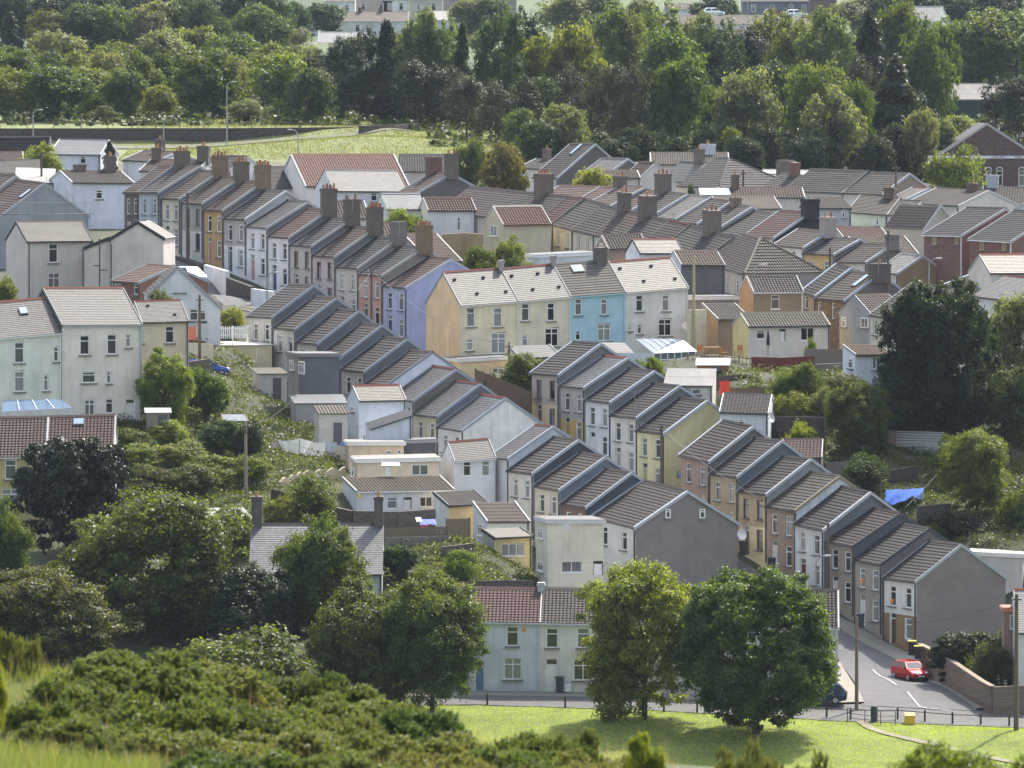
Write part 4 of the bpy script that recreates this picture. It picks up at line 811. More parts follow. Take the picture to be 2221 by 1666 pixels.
house('white gable fronted wing with a crooked black drainpipe', mode='gfront', A=(1968, 474), B=(2021, 467), Rg=(2000, 450), Y=706, a=10, L=6, H=5, roof=GREY, wall=(214, 212, 222), verge=(230, 230, 234), px=[(1980, 484, 1991, 509, 'm'), (1998, 486, 2003, 505)], **F)
house('tall gable with white verges left of the brick houses', mode='gfront', A=(2006, 495), B=(2059, 468), Rg=(2040.5, 446), Y=700, a=25, L=8, H=5, roof=PANL, wall=(186, 176, 164), verge=(232, 230, 228), **F)
BH = dict(name='house', cat='house', group='new brick houses', wallmat=m_brick((128, 88, 80), (140, 118, 110)), verge=(226, 226, 230), coping=.08, gut=(224, 224, 226), ridge=(84, 82, 86), H=5)
house('left of the two new red brick houses with smooth dark roofs', A=(2004, 507.6), B=(2087.6, 510), Rg=(2181, 453), Y=664, a=-54, roof=('tile', (74, 76, 80), .05), px=[(2019, 513, 2032, 531, 'm3'), (2068, 512, 2080, 530, 'm3')], frame=GOLDF, **BH)
house('right one of the two new red brick houses at the right edge', A=(2103, 517.7), B=(2195, 522.8), Rg=(2291, 462), Y=656, a=-54, roof=('tile', (72, 74, 78), .05), px=[(2122, 523, 2134, 543, 'm3'), (2170, 525, 2182, 544, 'm3')], frame=GOLDF, **BH)
house('cream gabled house with mottled pale roof at the right edge', A=(2147, 591), B=(2300, 590), Rg=(2124, 553), end='L', Y=640, a=15, H=4, roof=('slate', (184, 176, 160), .4), ridge=(170, 96, 72), wall=(220, 212, 200), verge=(220, 216, 212), coping=.06, **F)
house('brown striped roof above the big dark tree', A=(2052, 617), B=(2112, 628), Rg=(2162, 594), Y=646, a=-58, hd=4.5, roof=('tile', (116, 102, 92)), wall=(206, 202, 196), verge=(190, 206, 226), coping=.3, **F)
house('dark slate roofed house at the right edge above the grey green tree', A=(2112, 641), B=(2230, 655), Rg=(2290, 612), Y=636, a=-40, hd=4.6, roof=('slate', (106, 106, 112)), ridge=(140, 80, 62), wall=(214, 216, 222), verge=None, H=4.6, **F)
# ------------------------------------------------------------------ terrain through the house bases and surveyed points
def cw(x, y, z, w=1): CTRL.append((x, y, z, w))
for p in [(-60, 1480, 178), (10, 1500, 176), (80, 1570, 174), (160, 1630, 172), (400, 1655, 172), (800, 1670, 172), (1200, 1690, 172), (1700, 1705, 172), (2221, 1705, 172), (0, 1700, 150), (300, 1690, 150), (0, 1760, 130), (1100, 1880, 130), (2221, 1900, 130), (0, 2300, 90), (2221, 2350, 90)]: ctl(*p, 2)
for x in range(-90, 91, 15):
    cw(x, 225, 14 if x < -5 else 11, .6); cw(x, 290, 2, .6); cw(x, 370, -3, .6); cw(x, 440, -5, .6); cw(x, 470, -4.2, 1); cw(x, 500, -2.6, 1.5)
for p in [(700, 1522, 527), (1040, 1530, 525), (1225, 1536, 523.5), (1400, 1541, 522), (1640, 1556, 519), (1860, 1566, 519.5), (2100, 1574, 520), (2221, 1581, 519), (2500, 1590, 517)]: ctl(*p, 3)
for p in [(1450, 1562, 517), (1640, 1592, 511), (2200, 1583, 513), (1870, 1530, 526), (2085, 1538, 527), (2221, 1555, 525), (1975, 1478, 544), (2100, 1525, 531), (2050, 1440, 550), (2160, 1480, 541), (2221, 1500, 538), (1840, 1400, 552), (1900, 1440, 548), (1780, 1350, 557), (1850, 1470, 540), (1840, 1500, 533)]: ctl(*p, 2)
for p in [(300, 945, 590), (420, 1000, 581), (560, 1080, 569), (560, 1000, 584), (480, 905, 600), (620, 1000, 583), (680, 1040, 577), (350, 900, 596), (400, 850, 603), (430, 1120, 562), (330, 1080, 566)]: ctl(*p)
for p in [(150, 1330, 535), (300, 1400, 528), (60, 1250, 545), (500, 1420, 527), (700, 1480, 526), (900, 1510, 526), (850, 1260, 543), (940, 1250, 545), (1050, 1262, 545), (880, 1190, 552), (980, 1170, 555)]: ctl(*p)
for p in [(1640, 890, 593), (1700, 905, 591), (1800, 960, 586), (1900, 960, 589), (2030, 930, 598), (2000, 985, 589), (1960, 1090, 575), (2100, 1150, 567), (2200, 1180, 566), (2180, 1090, 578), (1850, 1030, 580), (1700, 815, 610), (1840, 815, 606), (1580, 810, 608), (1540, 806, 612), (2150, 850, 610), (2221, 800, 620), (1880, 880, 600), (1640, 860, 600)]: ctl(*p)
for p in [(412, 604, 680), (500, 642, 664), (548, 664, 652), (460, 700, 640), (430, 780, 620), (560, 850, 612), (660, 930, 598), (520, 740, 628)]: ctl(*p)
for p in [(1050, 800, 628), (1130, 830, 620), (1000, 830, 622), (1300, 790, 625), (1450, 800, 620), (1530, 770, 624)]: ctl(*p)
for x in range(-300, 790, 60):
    k = max(0, (x-420)/360); yb = 320-28*min(k, 1)
    ctl(x, yb, 878.5 if x < 420 else 880, 1.5); ctl(x, yb+6, 866, 1); ctl(x, 277 if x < 600 else 275, 884.5, 2); ctl(x, 264, 902, 1.5); ctl(x, 255, 925, 1)
for p in [(450, 335, 846), (600, 322, 858), (700, 330, 850), (850, 330, 850), (960, 330, 850), (400, 332, 852), (840, 283, 895), (960, 268, 908), (860, 275, 902), (1030, 340, 846)]: ctl(*p)
for p in [(850, 262, 920), (1000, 300, 885), (1150, 335, 850), (1400, 372, 838), (1700, 388, 834), (1950, 395, 838), (2100, 408, 846), (2221, 409, 848)]: ctl(*p)
for p in [(2060, 254, 965), (2221, 254, 965), (1400, 260, 960), (1700, 270, 950), (300, 190, 1010), (300, 130, 1130), (0, 130, 1130), (650, 130, 1150), (800, 112, 1250), (700, 75, 1390), (1100, 60, 1420), (1600, 110, 1270), (1700, 118, 1240), (1000, 20, 1620), (1900, 60, 1400), (300, 40, 1400), (300, -40, 1800), (1100, -60, 1900), (2000, -60, 1900), (2200, 60, 1350)]: ctl(*p, 2)
for x in (-500, -250, 0, 250, 500): cw(x, 2600, 150, 3)
C_ = np.array(CTRL)
def terr(X, Yq):
    X = np.asarray(X, float).ravel(); Yq = np.asarray(Yq, float).ravel(); out = np.empty(len(X))
    for i in range(0, len(X), 4000):
        dx = C_[None, :, 0]-X[i:i+4000, None]; dy = C_[None, :, 1]-Yq[i:i+4000, None]
        d2 = dx*dx+dy*dy; w = C_[None, :, 3]/(d2+9.0)**2
        s0 = w.sum(1); z = C_[None, :, 2]
        mx = (w*dx).sum(1)/s0; my = (w*dy).sum(1)/s0; mz = (w*z).sum(1)/s0
        ex = dx-mx[:, None]; ey = dy-my[:, None]; ez = z-mz[:, None]
        sxx = (w*ex*ex).sum(1)/s0+6; syy = (w*ey*ey).sum(1)/s0+6; sxy = (w*ex*ey).sum(1)/s0; sxz = (w*ex*ez).sum(1)/s0; syz = (w*ey*ez).sum(1)/s0
        det = sxx*syy-sxy*sxy; a = (sxz*syy-syz*sxy)/det; b = (syz*sxx-sxz*sxy)/det
        a = np.clip(a, -.5, .5); b = np.clip(b, -.5, .5)
        out[i:i+4000] = mz - np.clip(a*mx + b*my, -8, 8)
    return out
gx = np.concatenate([np.array([-1500, -1000, -700, -500, -380, -300, -240, -200, -170]), np.arange(-150, -80, 6), np.arange(-80, 80.1, 1.6), np.arange(86, 156, 6), np.array([170, 200, 240, 300, 380, 500, 700, 1000, 1500])])
gy = np.concatenate([np.array([-200, -100, 0, 40, 70]), np.arange(90, 200, 5), np.arange(200, 480, 10), np.arange(480, 790, 1.7), np.arange(790, 930, 3), np.arange(930, 1500, 12), np.arange(1500, 2600, 60), np.array([2700, 3000, 3600, 4500])])
GX, GY = np.meshgrid(gx, gy); GZ = terr(GX, GY).reshape(GX.shape)
far = GY > 2600; GZ[far] += (GY[far]-2600)*.12
def tz(x, y):
    i = np.clip(np.searchsorted(gx, x)-1, 0, len(gx)-2); j = np.clip(np.searchsorted(gy, y)-1, 0, len(gy)-2)
    u = (x-gx[i])/(gx[i+1]-gx[i]); v = (y-gy[j])/(gy[j+1]-gy[j])
    return GZ[j, i]*(1-u)*(1-v)+GZ[j, i+1]*u*(1-v)+GZ[j+1, i]*(1-u)*v+GZ[j+1, i+1]*u*v
_YS = np.concatenate([np.arange(120, 480, 1.0), np.arange(480, 1000, .35), np.arange(1000, 2600, 2.0)])
def G(px, py, ymin=470):
    """ground point under a pixel of the photograph"""
    x, y, z = ray(px, py); ys = _YS[_YS >= ymin]; t = ys/y; d = CAMZ+z*t - tz(x*t, ys)
    k = np.argmax(d < 0); k = k if d[k] < 0 else len(ys)-1
    Y = ys[k]; return Vector((x/y*Y, Y, float(tz(x/y*Y, Y))))
def gz(x, y): return float(tz(np.array([x]), np.array([y]))[0])
# ground sheet
nx, ny = len(gx), len(gy)
vs = np.stack([GX, GY, GZ], -1).reshape(-1, 3)
idx = np.arange(nx*ny).reshape(ny, nx)
fs = np.stack([idx[:-1, :-1], idx[:-1, 1:], idx[1:, 1:], idx[1:, :-1]], -1).reshape(-1, 4)
def np_mesh(name, v, f, mats, smooth=False):
    me = bpy.data.meshes.new(name); v = np.asarray(v, np.float32); f = np.asarray(f, np.int32); k = f.shape[1]
    me.vertices.add(len(v)); me.vertices.foreach_set('co', v.ravel()); me.loops.add(f.size); me.loops.foreach_set('vertex_index', f.ravel())
    me.polygons.add(len(f)); me.polygons.foreach_set('loop_start', np.arange(0, f.size, k, dtype=np.int32)); me.polygons.foreach_set('loop_total', np.full(len(f), k, np.int32))
    if smooth: me.polygons.foreach_set('use_smooth', np.ones(len(f), bool))
    for m in mats: me.materials.append(m)
    me.update(calc_edges=True); return me
gm_ = np_mesh('ground', vs, fs, [m_ground('earth_and_grass', 0, 0, .35, 'ground_col')], True)
at = gm_.color_attributes.new('ground_col', 'FLOAT_COLOR', 'POINT')
def L3(c): return np.array(lin(c))
col = np.tile(L3((70, 72, 52)), (nx*ny, 1)); X_, Y_, Z_ = vs.T
def setc(mask, c): col[mask] = L3(c)
setc(Y_ > 760, (104, 100, 84)); setc((Y_ > 838) & (Y_ < 1000), (116, 124, 76)); setc((Y_ > 860) & (X_ > 0), (52, 60, 38)); setc(Y_ > 925, (58, 68, 42)); setc(Y_ > 1000, (62, 78, 50)); setc((Y_ > 1180) & (Y_ < 1700) & (X_ > -40), (84, 100, 64)); setc((Y_ > 1700), (58, 74, 52))
setc(Y_ < 526, (112, 126, 50)); setc(Y_ < 300, (70, 78, 42)); setc((Y_ > 505) & (Y_ < 570) & (X_ < -12), (62, 72, 42))
at.data.foreach_set('color', col.ravel().astype(np.float32))
ground = link('ground', gm_); tag(ground, kind='structure')

# ------------------------------------------------------------------ roads
ASPH = m_ground('asphalt', (84, 84, 88), (104, 102, 102), .8, fine=8); PAVE = m_ground('paving', (132, 126, 116), (146, 140, 130), 1.2, fine=10); KERB = m_plain((150, 146, 138), .9, key='kerb_stone')
def strip(name, pairs, mat, lift=.06, nw=6, sub=6, skirt=0, ymin=470):
    L = [(G(*p, ymin), G(*q, ymin)) for p, q in pairs]; rows = []
    for i in range(len(L)-1):
        for s in range(sub if i < len(L)-2 else sub+1):
            t = s/sub; a = L[i][0].lerp(L[i+1][0], t); b = L[i][1].lerp(L[i+1][1], t); rows.append((a, b))
    v = []; f = []
    for a, b in rows:
        for k in range(nw+1):
            p = a.lerp(b, k/nw); v.append((p.x, p.y, gz(p.x, p.y)+lift))
    n1 = nw+1
    for i in range(len(rows)-1):
        for k in range(nw): q = i*n1+k; f.append((q, q+1, q+1+n1, q+n1))
    o = link(name, np_mesh(name, v, f, [mat], True)); tag(o, kind='structure')
    if skirt:
        for nm, k in (('kerb', 0), ('kerb', nw)):
            vv = []; ff = []
            for i in range(len(rows)):
                x, y, z = v[i*n1+k]; vv += [(x, y, z+.004), (x, y, z-skirt)]
            for i in range(len(rows)-1): ff.append((2*i, 2*i+2, 2*i+3, 2*i+1))
            kk = link('kerb', np_mesh('kerb', vv, ff, [KERB])); tag(kk, kind='structure')
    return o
strip('near_road', [((500, 1514), (500, 1527)), ((1040, 1514), (1040, 1530)), ((1225, 1517), (1225, 1536)), ((1400, 1520), (1400, 1542)), ((1640, 1527), (1640, 1556)), ((1870, 1531), (1870, 1567)), ((2100, 1538), (2100, 1575)), ((2400, 1552), (2400, 1586))], ASPH, .05)
strip('street', [((1560, 1205), (1600, 1216)), ((1600, 1232), (1650, 1246)), ((1680, 1296), (1745, 1318)), ((1762, 1372), (1836, 1376)), ((1818, 1432), (1950, 1438)), ((1852, 1480), (2031, 1484)), ((1868, 1518), (2097, 1523)), ((1868, 1534), (2120, 1545))], ASPH, .085)
strip('pavement', [((500, 1503), (500, 1513)), ((1040, 1504), (1040, 1513)), ((1225, 1506), (1225, 1516)), ((1400, 1508), (1400, 1519)), ((1640, 1512), (1640, 1526)), ((1815, 1502), (1815, 1532))], PAVE, .17, 3, skirt=.16)
strip('pavement', [((1816, 1440), (1822, 1442)), ((1818, 1470), (1846, 1480)), ((1818, 1505), (1866, 1510)), ((1818, 1530), (1874, 1529))], PAVE, .19, 4, skirt=.16)
strip('pavement', [((1650, 1248), (1665, 1240)), ((1745, 1320), (1760, 1312)), ((1836, 1378), (1862, 1366)), ((1950, 1440), (1992, 1432)), ((2031, 1486), (2085, 1474)), ((2097, 1524), (2150, 1512)), ((2118, 1543), (2230, 1540))], PAVE, .2, 3, skirt=.16)
strip('upper_street', [((330, 545), (395, 572)), ((385, 585), (440, 590)), ((455, 640), (520, 628)), ((520, 672), (600, 662)), ((600, 705), (680, 700))], ASPH, .06)
strip('field_road', [((-200, 318), (-200, 323)), ((300, 318), (300, 324)), ((480, 311), (480, 318)), ((640, 300), (640, 305)), ((760, 292), (760, 296)), ((900, 285), (900, 288))], m_ground('road_chippings', (96, 98, 80), (112, 112, 94)), .1, 3, ymin=820)
def marks(name, pts, wd, lift=.1):
    b = MB(); m = m_plain((200, 200, 196), .8, key='road_paint')
    for p, q in pts:
        a, c = G(*p), G(*q); d = (c-a); d.z = 0; s = Vector((-d.y, d.x, 0)).normalized()*wd/2
        n = 6
        for i in range(n):
            u0, u1 = a.lerp(c, i/n), a.lerp(c, (i+1)/n)
            q4 = [u0-s, u0+s, u1+s, u1-s]; b.face([(p_.x, p_.y, gz(p_.x, p_.y)+lift) for p_ in q4], m)
    o = b.build(name); tag(o, kind='structure')
marks('road_marking', [((1893, 1458), (1945, 1489)), ((1968, 1505), (1994, 1537)), ((1994, 1537), (2012, 1541)), ((2016, 1541), (2036, 1543)), ((2040, 1544), (2060, 1545))], .12, .13)
marks('footpath', [((1868, 1568), (1886, 1580)), ((1886, 1580), (1920, 1592)), ((1920, 1592), (2000, 1612)), ((2000, 1612), (2100, 1636)), ((2100, 1636), (2230, 1662))], .75, .07)
bpy.data.objects['footpath'].data.materials.clear(); bpy.data.objects['footpath'].data.materials.append(m_ground('worn_path', (118, 114, 88), (146, 138, 116)))
# ------------------------------------------------------------------ foliage meshes (unit: radius 1 in x and y, height 0..1)
def quads(P, Nn, ln, wd, rng):
    n = len(P); Nn = Nn/np.linalg.norm(Nn, axis=1, keepdims=True)
    r = rng.normal(size=(n, 3)); t1 = np.cross(Nn, r); t1 /= np.linalg.norm(t1, axis=1, keepdims=True)+1e-9; t2 = np.cross(Nn, t1)
    ln = ln*(.7+.6*rng.random((n, 1))); wd = wd*(.7+.6*rng.random((n, 1)))
    v = np.stack([P-t1*ln, P-t2*wd+Nn*ln*.25, P+t1*ln, P+t2*wd+Nn*ln*.25], 1).reshape(-1, 3)
    return v, np.arange(4*n).reshape(n, 4)
def unit(n, rng, up=0.0):
    d = rng.normal(size=(n, 3)); d[:, 2] += up; return d/np.linalg.norm(d, axis=1, keepdims=True)
LM = {}
LEAF0 = m_leaf((88, 112, 52))
def crown_broad(key, seed, n, leaf, lobes=26, lobr=.36, asp=1.0, up=.15, flat=0.0, shell=.3, clump=.075, per=45, dome=0, full=0):
    """leafy crown: boughs (lobes) covered in twig clumps of leaves; asp is height over diameter"""
    if key in LM: return LM[key]
    rng = np.random.default_rng(seed); d = unit(lobes, rng, .25); rad = .5+.32*rng.random((lobes, 1))**.8
    if full: d /= (np.abs(d)**3.4).sum(1, keepdims=True)**(1/3.4); rad = .72+.12*rng.random((lobes, 1))
    c = d*rad; lr = lobr*(.5+.8*rng.random(lobes)); c[:, 2] = c[:, 2]*(1-flat)
    if dome: m_ = c[:, 2] < 0; c[m_, 2] *= 1-dome; c[:, :2] *= 1.08
    c = np.vstack([c, [[0, 0, -.05]]]); lr = np.append(lr, .75 if full else .6)
    pr = lr**2; pr[-1] *= .3 if not full else 1.2; pr /= pr.sum(); nc = max(20, n//per); k = rng.choice(len(lr), nc, p=pr); dd = unit(nc, rng, up+.15)
    CC = c[k]+dd*(lr[k][:, None]*(1-shell*rng.random((nc, 1))**2))
    q = rng.integers(0, nc, n); off = rng.normal(size=(n, 3))*clump*(.5+1.0*rng.random((nc, 1)))[q]
    off[:, 2] *= .6
    P = CC[q]+off; Nn = dd[q]*.55+off/clump*.25+rng.normal(size=(n, 3))*.5+np.array([0, 0, .3])
    P[:, 2] = (P[:, 2]+1)*.5
    rr = np.percentile(np.hypot(P[:, 0], P[:, 1]), 94); P[:, :2] /= rr
    z0, z1 = np.percentile(P[:, 2], [.5, 99.7]); P[:, 2] = (P[:, 2]-z0)/(z1-z0)
    S = np.array([1, 1, 2*asp])
    v, f = quads(P*S, Nn, leaf, leaf*.62, rng); LM[key] = np_mesh('crown', v/S, f, [LEAF0]); return LM[key]
def crown_conifer(key, seed, n, leaf, asp, tiers=16, droop=.35, open_=.0, power=.8, irr=.25):
    if key in LM: return LM[key]
    rng = np.random.default_rng(seed); nb = tiers*7
    bt = (np.arange(nb)+rng.random(nb))/nb; ba = rng.random(nb)*2*np.pi; br = ((1-bt)**power*.95+.04)*(1-irr*rng.random(nb))
    k = rng.choice(nb, n, p=br**1.4/np.sum(br**1.4)); s = rng.random(n)**.7
    r = s*br[k]; w_ = rng.normal(size=n)*.13*(.3+r)
    x = r*np.cos(ba[k])-w_*np.sin(ba[k]); y = r*np.sin(ba[k])+w_*np.cos(ba[k])
    z = bt[k]*2*asp - droop*r*s + rng.normal(size=n)*.035
    P = np.stack([x, y, z], 1); Nn = np.stack([np.cos(ba[k])*.5, np.sin(ba[k])*.5, np.ones(n)], 1)+rng.normal(size=(n, 3))*.6
    v, f = quads(P, Nn, leaf*1.3, leaf*.5, rng); v = v/np.array([1, 1, 2*asp]); LM[key] = np_mesh('crown', v, f, [LEAF0]); return LM[key]
def gorse_mesh(key, seed, ns, nn, tall=1.0, lob=42, lrad=.2, nw=.013, nl=.075):
    if key in LM: return LM[key]
    rng = np.random.default_rng(seed); u = rng.random(lob); an = rng.random(lob)*6.283
    d = np.stack([np.sqrt(1-u*u*.9)*np.cos(an), np.sqrt(1-u*u*.9)*np.sin(an), u], 1); c = d*(.5+.38*rng.random((lob, 1))); lr = lrad*(.6+.8*rng.random(lob))
    k = rng.choice(lob, ns, p=lr**2/np.sum(lr**2)); dd = unit(ns, rng, .55); base = c[k]+dd*lr[k][:, None]*(.7+.3*rng.random((ns, 1)))
    ax = dd*.6+np.array([0, 0, .7*tall])+rng.normal(size=(ns, 3))*.3; ax /= np.linalg.norm(ax, axis=1, keepdims=True)
    sl = .13*(.6+.8*rng.random(ns))*tall**.5
    B = np.repeat(base, nn, 0); A = np.repeat(ax, nn, 0); t = rng.random((ns*nn, 1)); p = B+A*t*np.repeat(sl, nn)[:, None]
    q = A*.5+rng.normal(size=(ns*nn, 3))*.55; q /= np.linalg.norm(q, axis=1, keepdims=True)
    ln = nl*(1.15-t*.6); sd_ = np.cross(q, rng.normal(size=q.shape)); sd_ /= np.linalg.norm(sd_, axis=1, keepdims=True)
    v = np.stack([p-sd_*nw, p+sd_*nw, p+q*ln], 1).reshape(-1, 3); v[:, 2] = v[:, 2]/np.percentile(v[:, 2], 99.5); v[:, 2] = np.maximum(v[:, 2], -.25)
    f = np.arange(len(v)).reshape(-1, 3); LM[key] = np_mesh('crown', v, f, [LEAF0]); return LM[key]
BARK = m_plain((74, 64, 54), .95, key='bark'); BARKG = m_plain((96, 92, 86), .95, key='pale_bark')
TR = {}
def trunk_mesh(kind, seed=0):
    k = (kind, seed)
    if k in TR: return TR[k]
    rng = random.Random(seed*7+len(kind)); b = MB()
    if kind == 'broad':
        top = .55; p = Vector((0, 0, -.06)); pts = [p]
        for i in range(5): pts.append(Vector((rng.uniform(-.05, .05)*i/4, rng.uniform(-.05, .05)*i/4, top*(i+1)/5)))
        for i in range(5): b.tube(pts[i], pts[i+1], .085*(1-.13*i), .085*(1-.13*(i+1)), BARK, 8, False)
        for i in range(9):
            z = .25+.3*rng.random(); an = i*2.4; q0 = Vector((0, 0, z)); q1 = q0+Vector((math.cos(an)*.3, math.sin(an)*.3, .16)); q2 = q1+Vector((math.cos(an+.4)*.35, math.sin(an+.4)*.35, .16))
            b.tube(q0, q1, .035, .022, BARK, 6, False); b.tube(q1, q2, .022, .008, BARK, 5, False)
    elif kind == 'conifer':
        b.tube((0, 0, -.05), (0, 0, .5), .06, .04, BARK, 7, False); b.tube((0, 0, .5), (0, 0, .99), .04, .006, BARK, 6, False)
        for i in range(14):
            z = .12+.06*i; an = i*2.4; L = .8*(1-z); b.tube((0, 0, z), (math.cos(an)*L, math.sin(an)*L, z-.02), .012, .004, BARK, 4, False)
    else:
        for i in range(7):
            an = i*.9; q = Vector((math.cos(an)*.45, math.sin(an)*.45, .45+.2*rng.random())); b.tube((0, 0, -.1), q*.5, .05, .035, BARK, 6, False); b.tube(q*.5, q, .035, .012, BARK, 5, False)
    TR[k] = b.mesh('trunk'); return TR[k]
KINDS = {
 'near': lambda i: (crown_broad(f'near{i%4}', 11+i % 4, 64000, .026, 60+6*(i % 3), .27, 1.0, up=.2, clump=.06, per=110), 'broad'),
 'dense': lambda i: (crown_broad('dense', 31, 110000, .024, 170, .2, .92, up=.15, shell=.2, clump=.042, per=90, dome=.4, full=1), 'broad'),
 'mid': lambda i: (crown_broad(f'mid{i%4}', 41+i % 4, 18000, .04, 34, .32, 1.0, clump=.08), 'broad'),
 'far': lambda i: (crown_broad(f'far{i%6}', 51+i % 6, 12000, .048, 30+5*(i % 3), .34, .9, clump=.075, per=22), 'broad'),
 'shrub': lambda i: (crown_broad(f'shrub{i%4}', 61+i % 4, 16000, .036, 30, .36, .7, flat=.2, clump=.08), 'shrub'),
 'hedge': lambda i: (crown_broad('hedge', 71, 30000, .045, 50, .3, .7, shell=.15, clump=.05), 'shrub'),
 'fine': lambda i: (crown_broad('fine', 75, 50000, .034, 60, .26, 1.3, shell=.5, clump=.04), 'broad'),
 'spruce': lambda i: (crown_conifer(f'spruce{i%2}', 81+i % 2, 8500, .075, 1.5, 18, .4, power=.62, irr=.4), 'conifer'),
 'larch': lambda i: (crown_broad(f'larch{i%3}', 85+i % 3, 11000, .045, 44, .24, 1.35, shell=.6, clump=.065, per=24), 'conifer'),
 'pine': lambda i: (crown_broad(f'pine{i%3}', 91+i % 3, 11000, .042, 30, .27, 1.5, flat=.05, shell=.6, clump=.06, per=22), 'conifer'),
 'gorse': lambda i: (gorse_mesh(f'gorse{i%3}', 95+i % 3, 3600, 26), 'shrub'),
 'youngpine': lambda i: (gorse_mesh(f'yp{i%2}', 99+i % 2, 260, 170, 2.6, 14, .2, .007, .06), 'shrub'),
}
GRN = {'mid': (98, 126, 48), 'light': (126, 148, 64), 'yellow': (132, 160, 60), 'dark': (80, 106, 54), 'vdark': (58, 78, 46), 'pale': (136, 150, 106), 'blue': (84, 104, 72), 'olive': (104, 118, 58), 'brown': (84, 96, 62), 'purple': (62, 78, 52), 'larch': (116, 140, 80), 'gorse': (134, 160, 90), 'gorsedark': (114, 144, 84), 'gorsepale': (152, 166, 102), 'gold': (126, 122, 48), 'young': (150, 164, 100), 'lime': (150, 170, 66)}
NT = [0]
def plant(label, kind, pos, h, r, colour, cat='tree', group=None, cb=.2, name=None, ry=None, rz=None, lean=0, trans=None):
    """h total height, r crown radius, cb share of the height that is bare trunk"""
    i = NT[0]; NT[0] += 1
    me, tk = KINDS[kind](i); nm = name or {'spruce': 'conifer_tree', 'larch': 'larch_tree', 'pine': 'pine_tree', 'shrub': 'shrub', 'hedge': 'hedge', 'gorse': 'gorse_bush', 'youngpine': 'young_pine'}.get(kind, 'broadleaf_tree')
    rt = empty(nm, pos, label, cat, group, rz if rz is not None else (i*2.39996) % 6.283)
    if kind in ('gorse', 'youngpine'):
        c = link('crown', me, rt, (0, 0, 0), 0, (r, ry or r, h))
    else: c = link('crown', me, rt, (lean, 0, h*cb), 0, (r, ry or r, h*(1-cb)))
    c.material_slots[0].link = 'OBJECT'
    tr = trans if trans is not None else (.2 if kind in ('spruce', 'pine') else .36)
    c.material_slots[0].material = m_leaf(GRN[colour], .4 if kind != 'gorse' else .3, tr, key=colour+'_leaves')
    t = link('trunk', trunk_mesh(tk, i % 3), rt, (0, 0, 0), 0, (r*.9 if tk != 'broad' else min(r*.6, h*.3), r*.9 if tk != 'broad' else min(r*.6, h*.3), h*.92 if tk == 'conifer' else h*.85))
    return rt
def tree(label, kind, cx, top, base, wpx, colour, Y=None, **kw):
    """crown centre px, top and base px of the photograph, crown width in px; Y overrides the ground hit"""
    if Y: p = U(cx, base, Y); p.z = min(p.z, gz(p.x, p.y)+.3)
    else: p = G(cx, base)
    s = FPX/p.y; tz_ = U(cx, top, p.y).z
    if kind in ('larch', 'spruce'): wpx *= 1.3 if kind == 'larch' else 1.5
    return plant(label, kind, p, tz_-p.z, wpx/s/2, colour, **kw)

# --- trees near the road and lawn
K = dict(group='large trees beside the lawn and road')
tree('dark round maple with dense crown standing on the lawn by the road junction', 'dense', 1640, 1243, 1592, 335, 'mid', cb=.08, Y=511, **K)
tree('yellow green tree with thin crown and leaning trunk left of the round maple', 'near', 1398, 1228, 1562, 275, 'yellow', cb=.04, Y=517, **K)
tree('right one of two sycamores hiding the pale blue end of the near row', 'near', 938, 1250, 1540, 222, 'mid', cb=.02, Y=521, **K)
tree('left one of two sycamores hiding the red end of the near row', 'near', 790, 1262, 1530, 250, 'mid', cb=.03, Y=523, **K)
tree('sycamore standing in front of the slate cottage roof', 'near', 700, 1128, 1440, 205, 'mid', cb=.1, Y=531, **K)
tree('large spreading sycamore left of the slate cottage', 'near', 330, 1075, 1450, 385, 'mid', cb=.05, Y=533, **K)
tree('grey green fine leaved tree between the large sycamore and the cottage', 'fine', 545, 1228, 1440, 190, 'blue', cb=.02, Y=528, trans=.2, **K)
tree('dark purplish bushy tree in front of the red pantiled pair', 'hedge', 155, 957, 1165, 215, 'purple', Y=551, cb=.08, name='broadleaf_tree', trans=.1)
tree('sycamore cut off by the left edge below the dark bushy tree', 'near', -10, 1085, 1420, 150, 'mid', cb=.05, Y=531)
tree('olive green spreading tree at the lower left edge', 'near', 95, 1238, 1480, 300, 'olive', cb=.02, Y=522)
tree('broad pale green laurel clump above the gorse', 'shrub', 520, 1366, 1500, 330, 'mid', cat='shrub', Y=516, cb=.0)
# --- centre and left gardens
S = dict(cat='shrub')
tree('yellow green tree right of the tall cream house', 'near', 357, 758, 905, 122, 'yellow', cb=.02, Y=592)
tree('leafy shrub with upright shoots beside the yellow green tree', 'shrub', 450, 800, 900, 100, 'mid', cb=0, Y=597, **S)
tree('lime yellow shrub beside the beige shed', 'shrub', 368, 912, 965, 90, 'lime', cb=0, Y=585, **S)
tree('dark green fern topped shrub behind the red pantiled house', 'shrub', 290, 930, 985, 90, 'mid', cb=0, Y=581, **S)
tree('dark bush below the cold frame panels', 'shrub', 470, 912, 1000, 110, 'dark', cb=0, Y=584, **S)
tree('dark ivy clad bush around the wooden pole', 'shrub', 538, 915, 1000, 70, 'vdark', cb=0, Y=582, **S)
for k, (x, y, w_) in enumerate([(300, 1005, 110), (385, 1000, 130), (470, 1030, 130), (545, 1030, 90), (420, 1050, 120), (330, 1050, 110)]):
    tree(['pale bracken clump nearest the red pantiled house', 'pale bracken clump in the middle of the overgrown plot', 'pale bracken clump below the dark bush', 'pale bracken clump at the foot of the wooden pole', 'brownish bracken clump above the white shed roof', 'low bracken clump behind the dark bushy tree'][k], 'shrub', x, y-42, y+20, w_, 'light' if k < 4 else 'olive', cat='bracken', name='bracken_clump', group='bracken on the overgrown plot', cb=0, Y=577-3*(y > 1010)-4*(y > 1045))
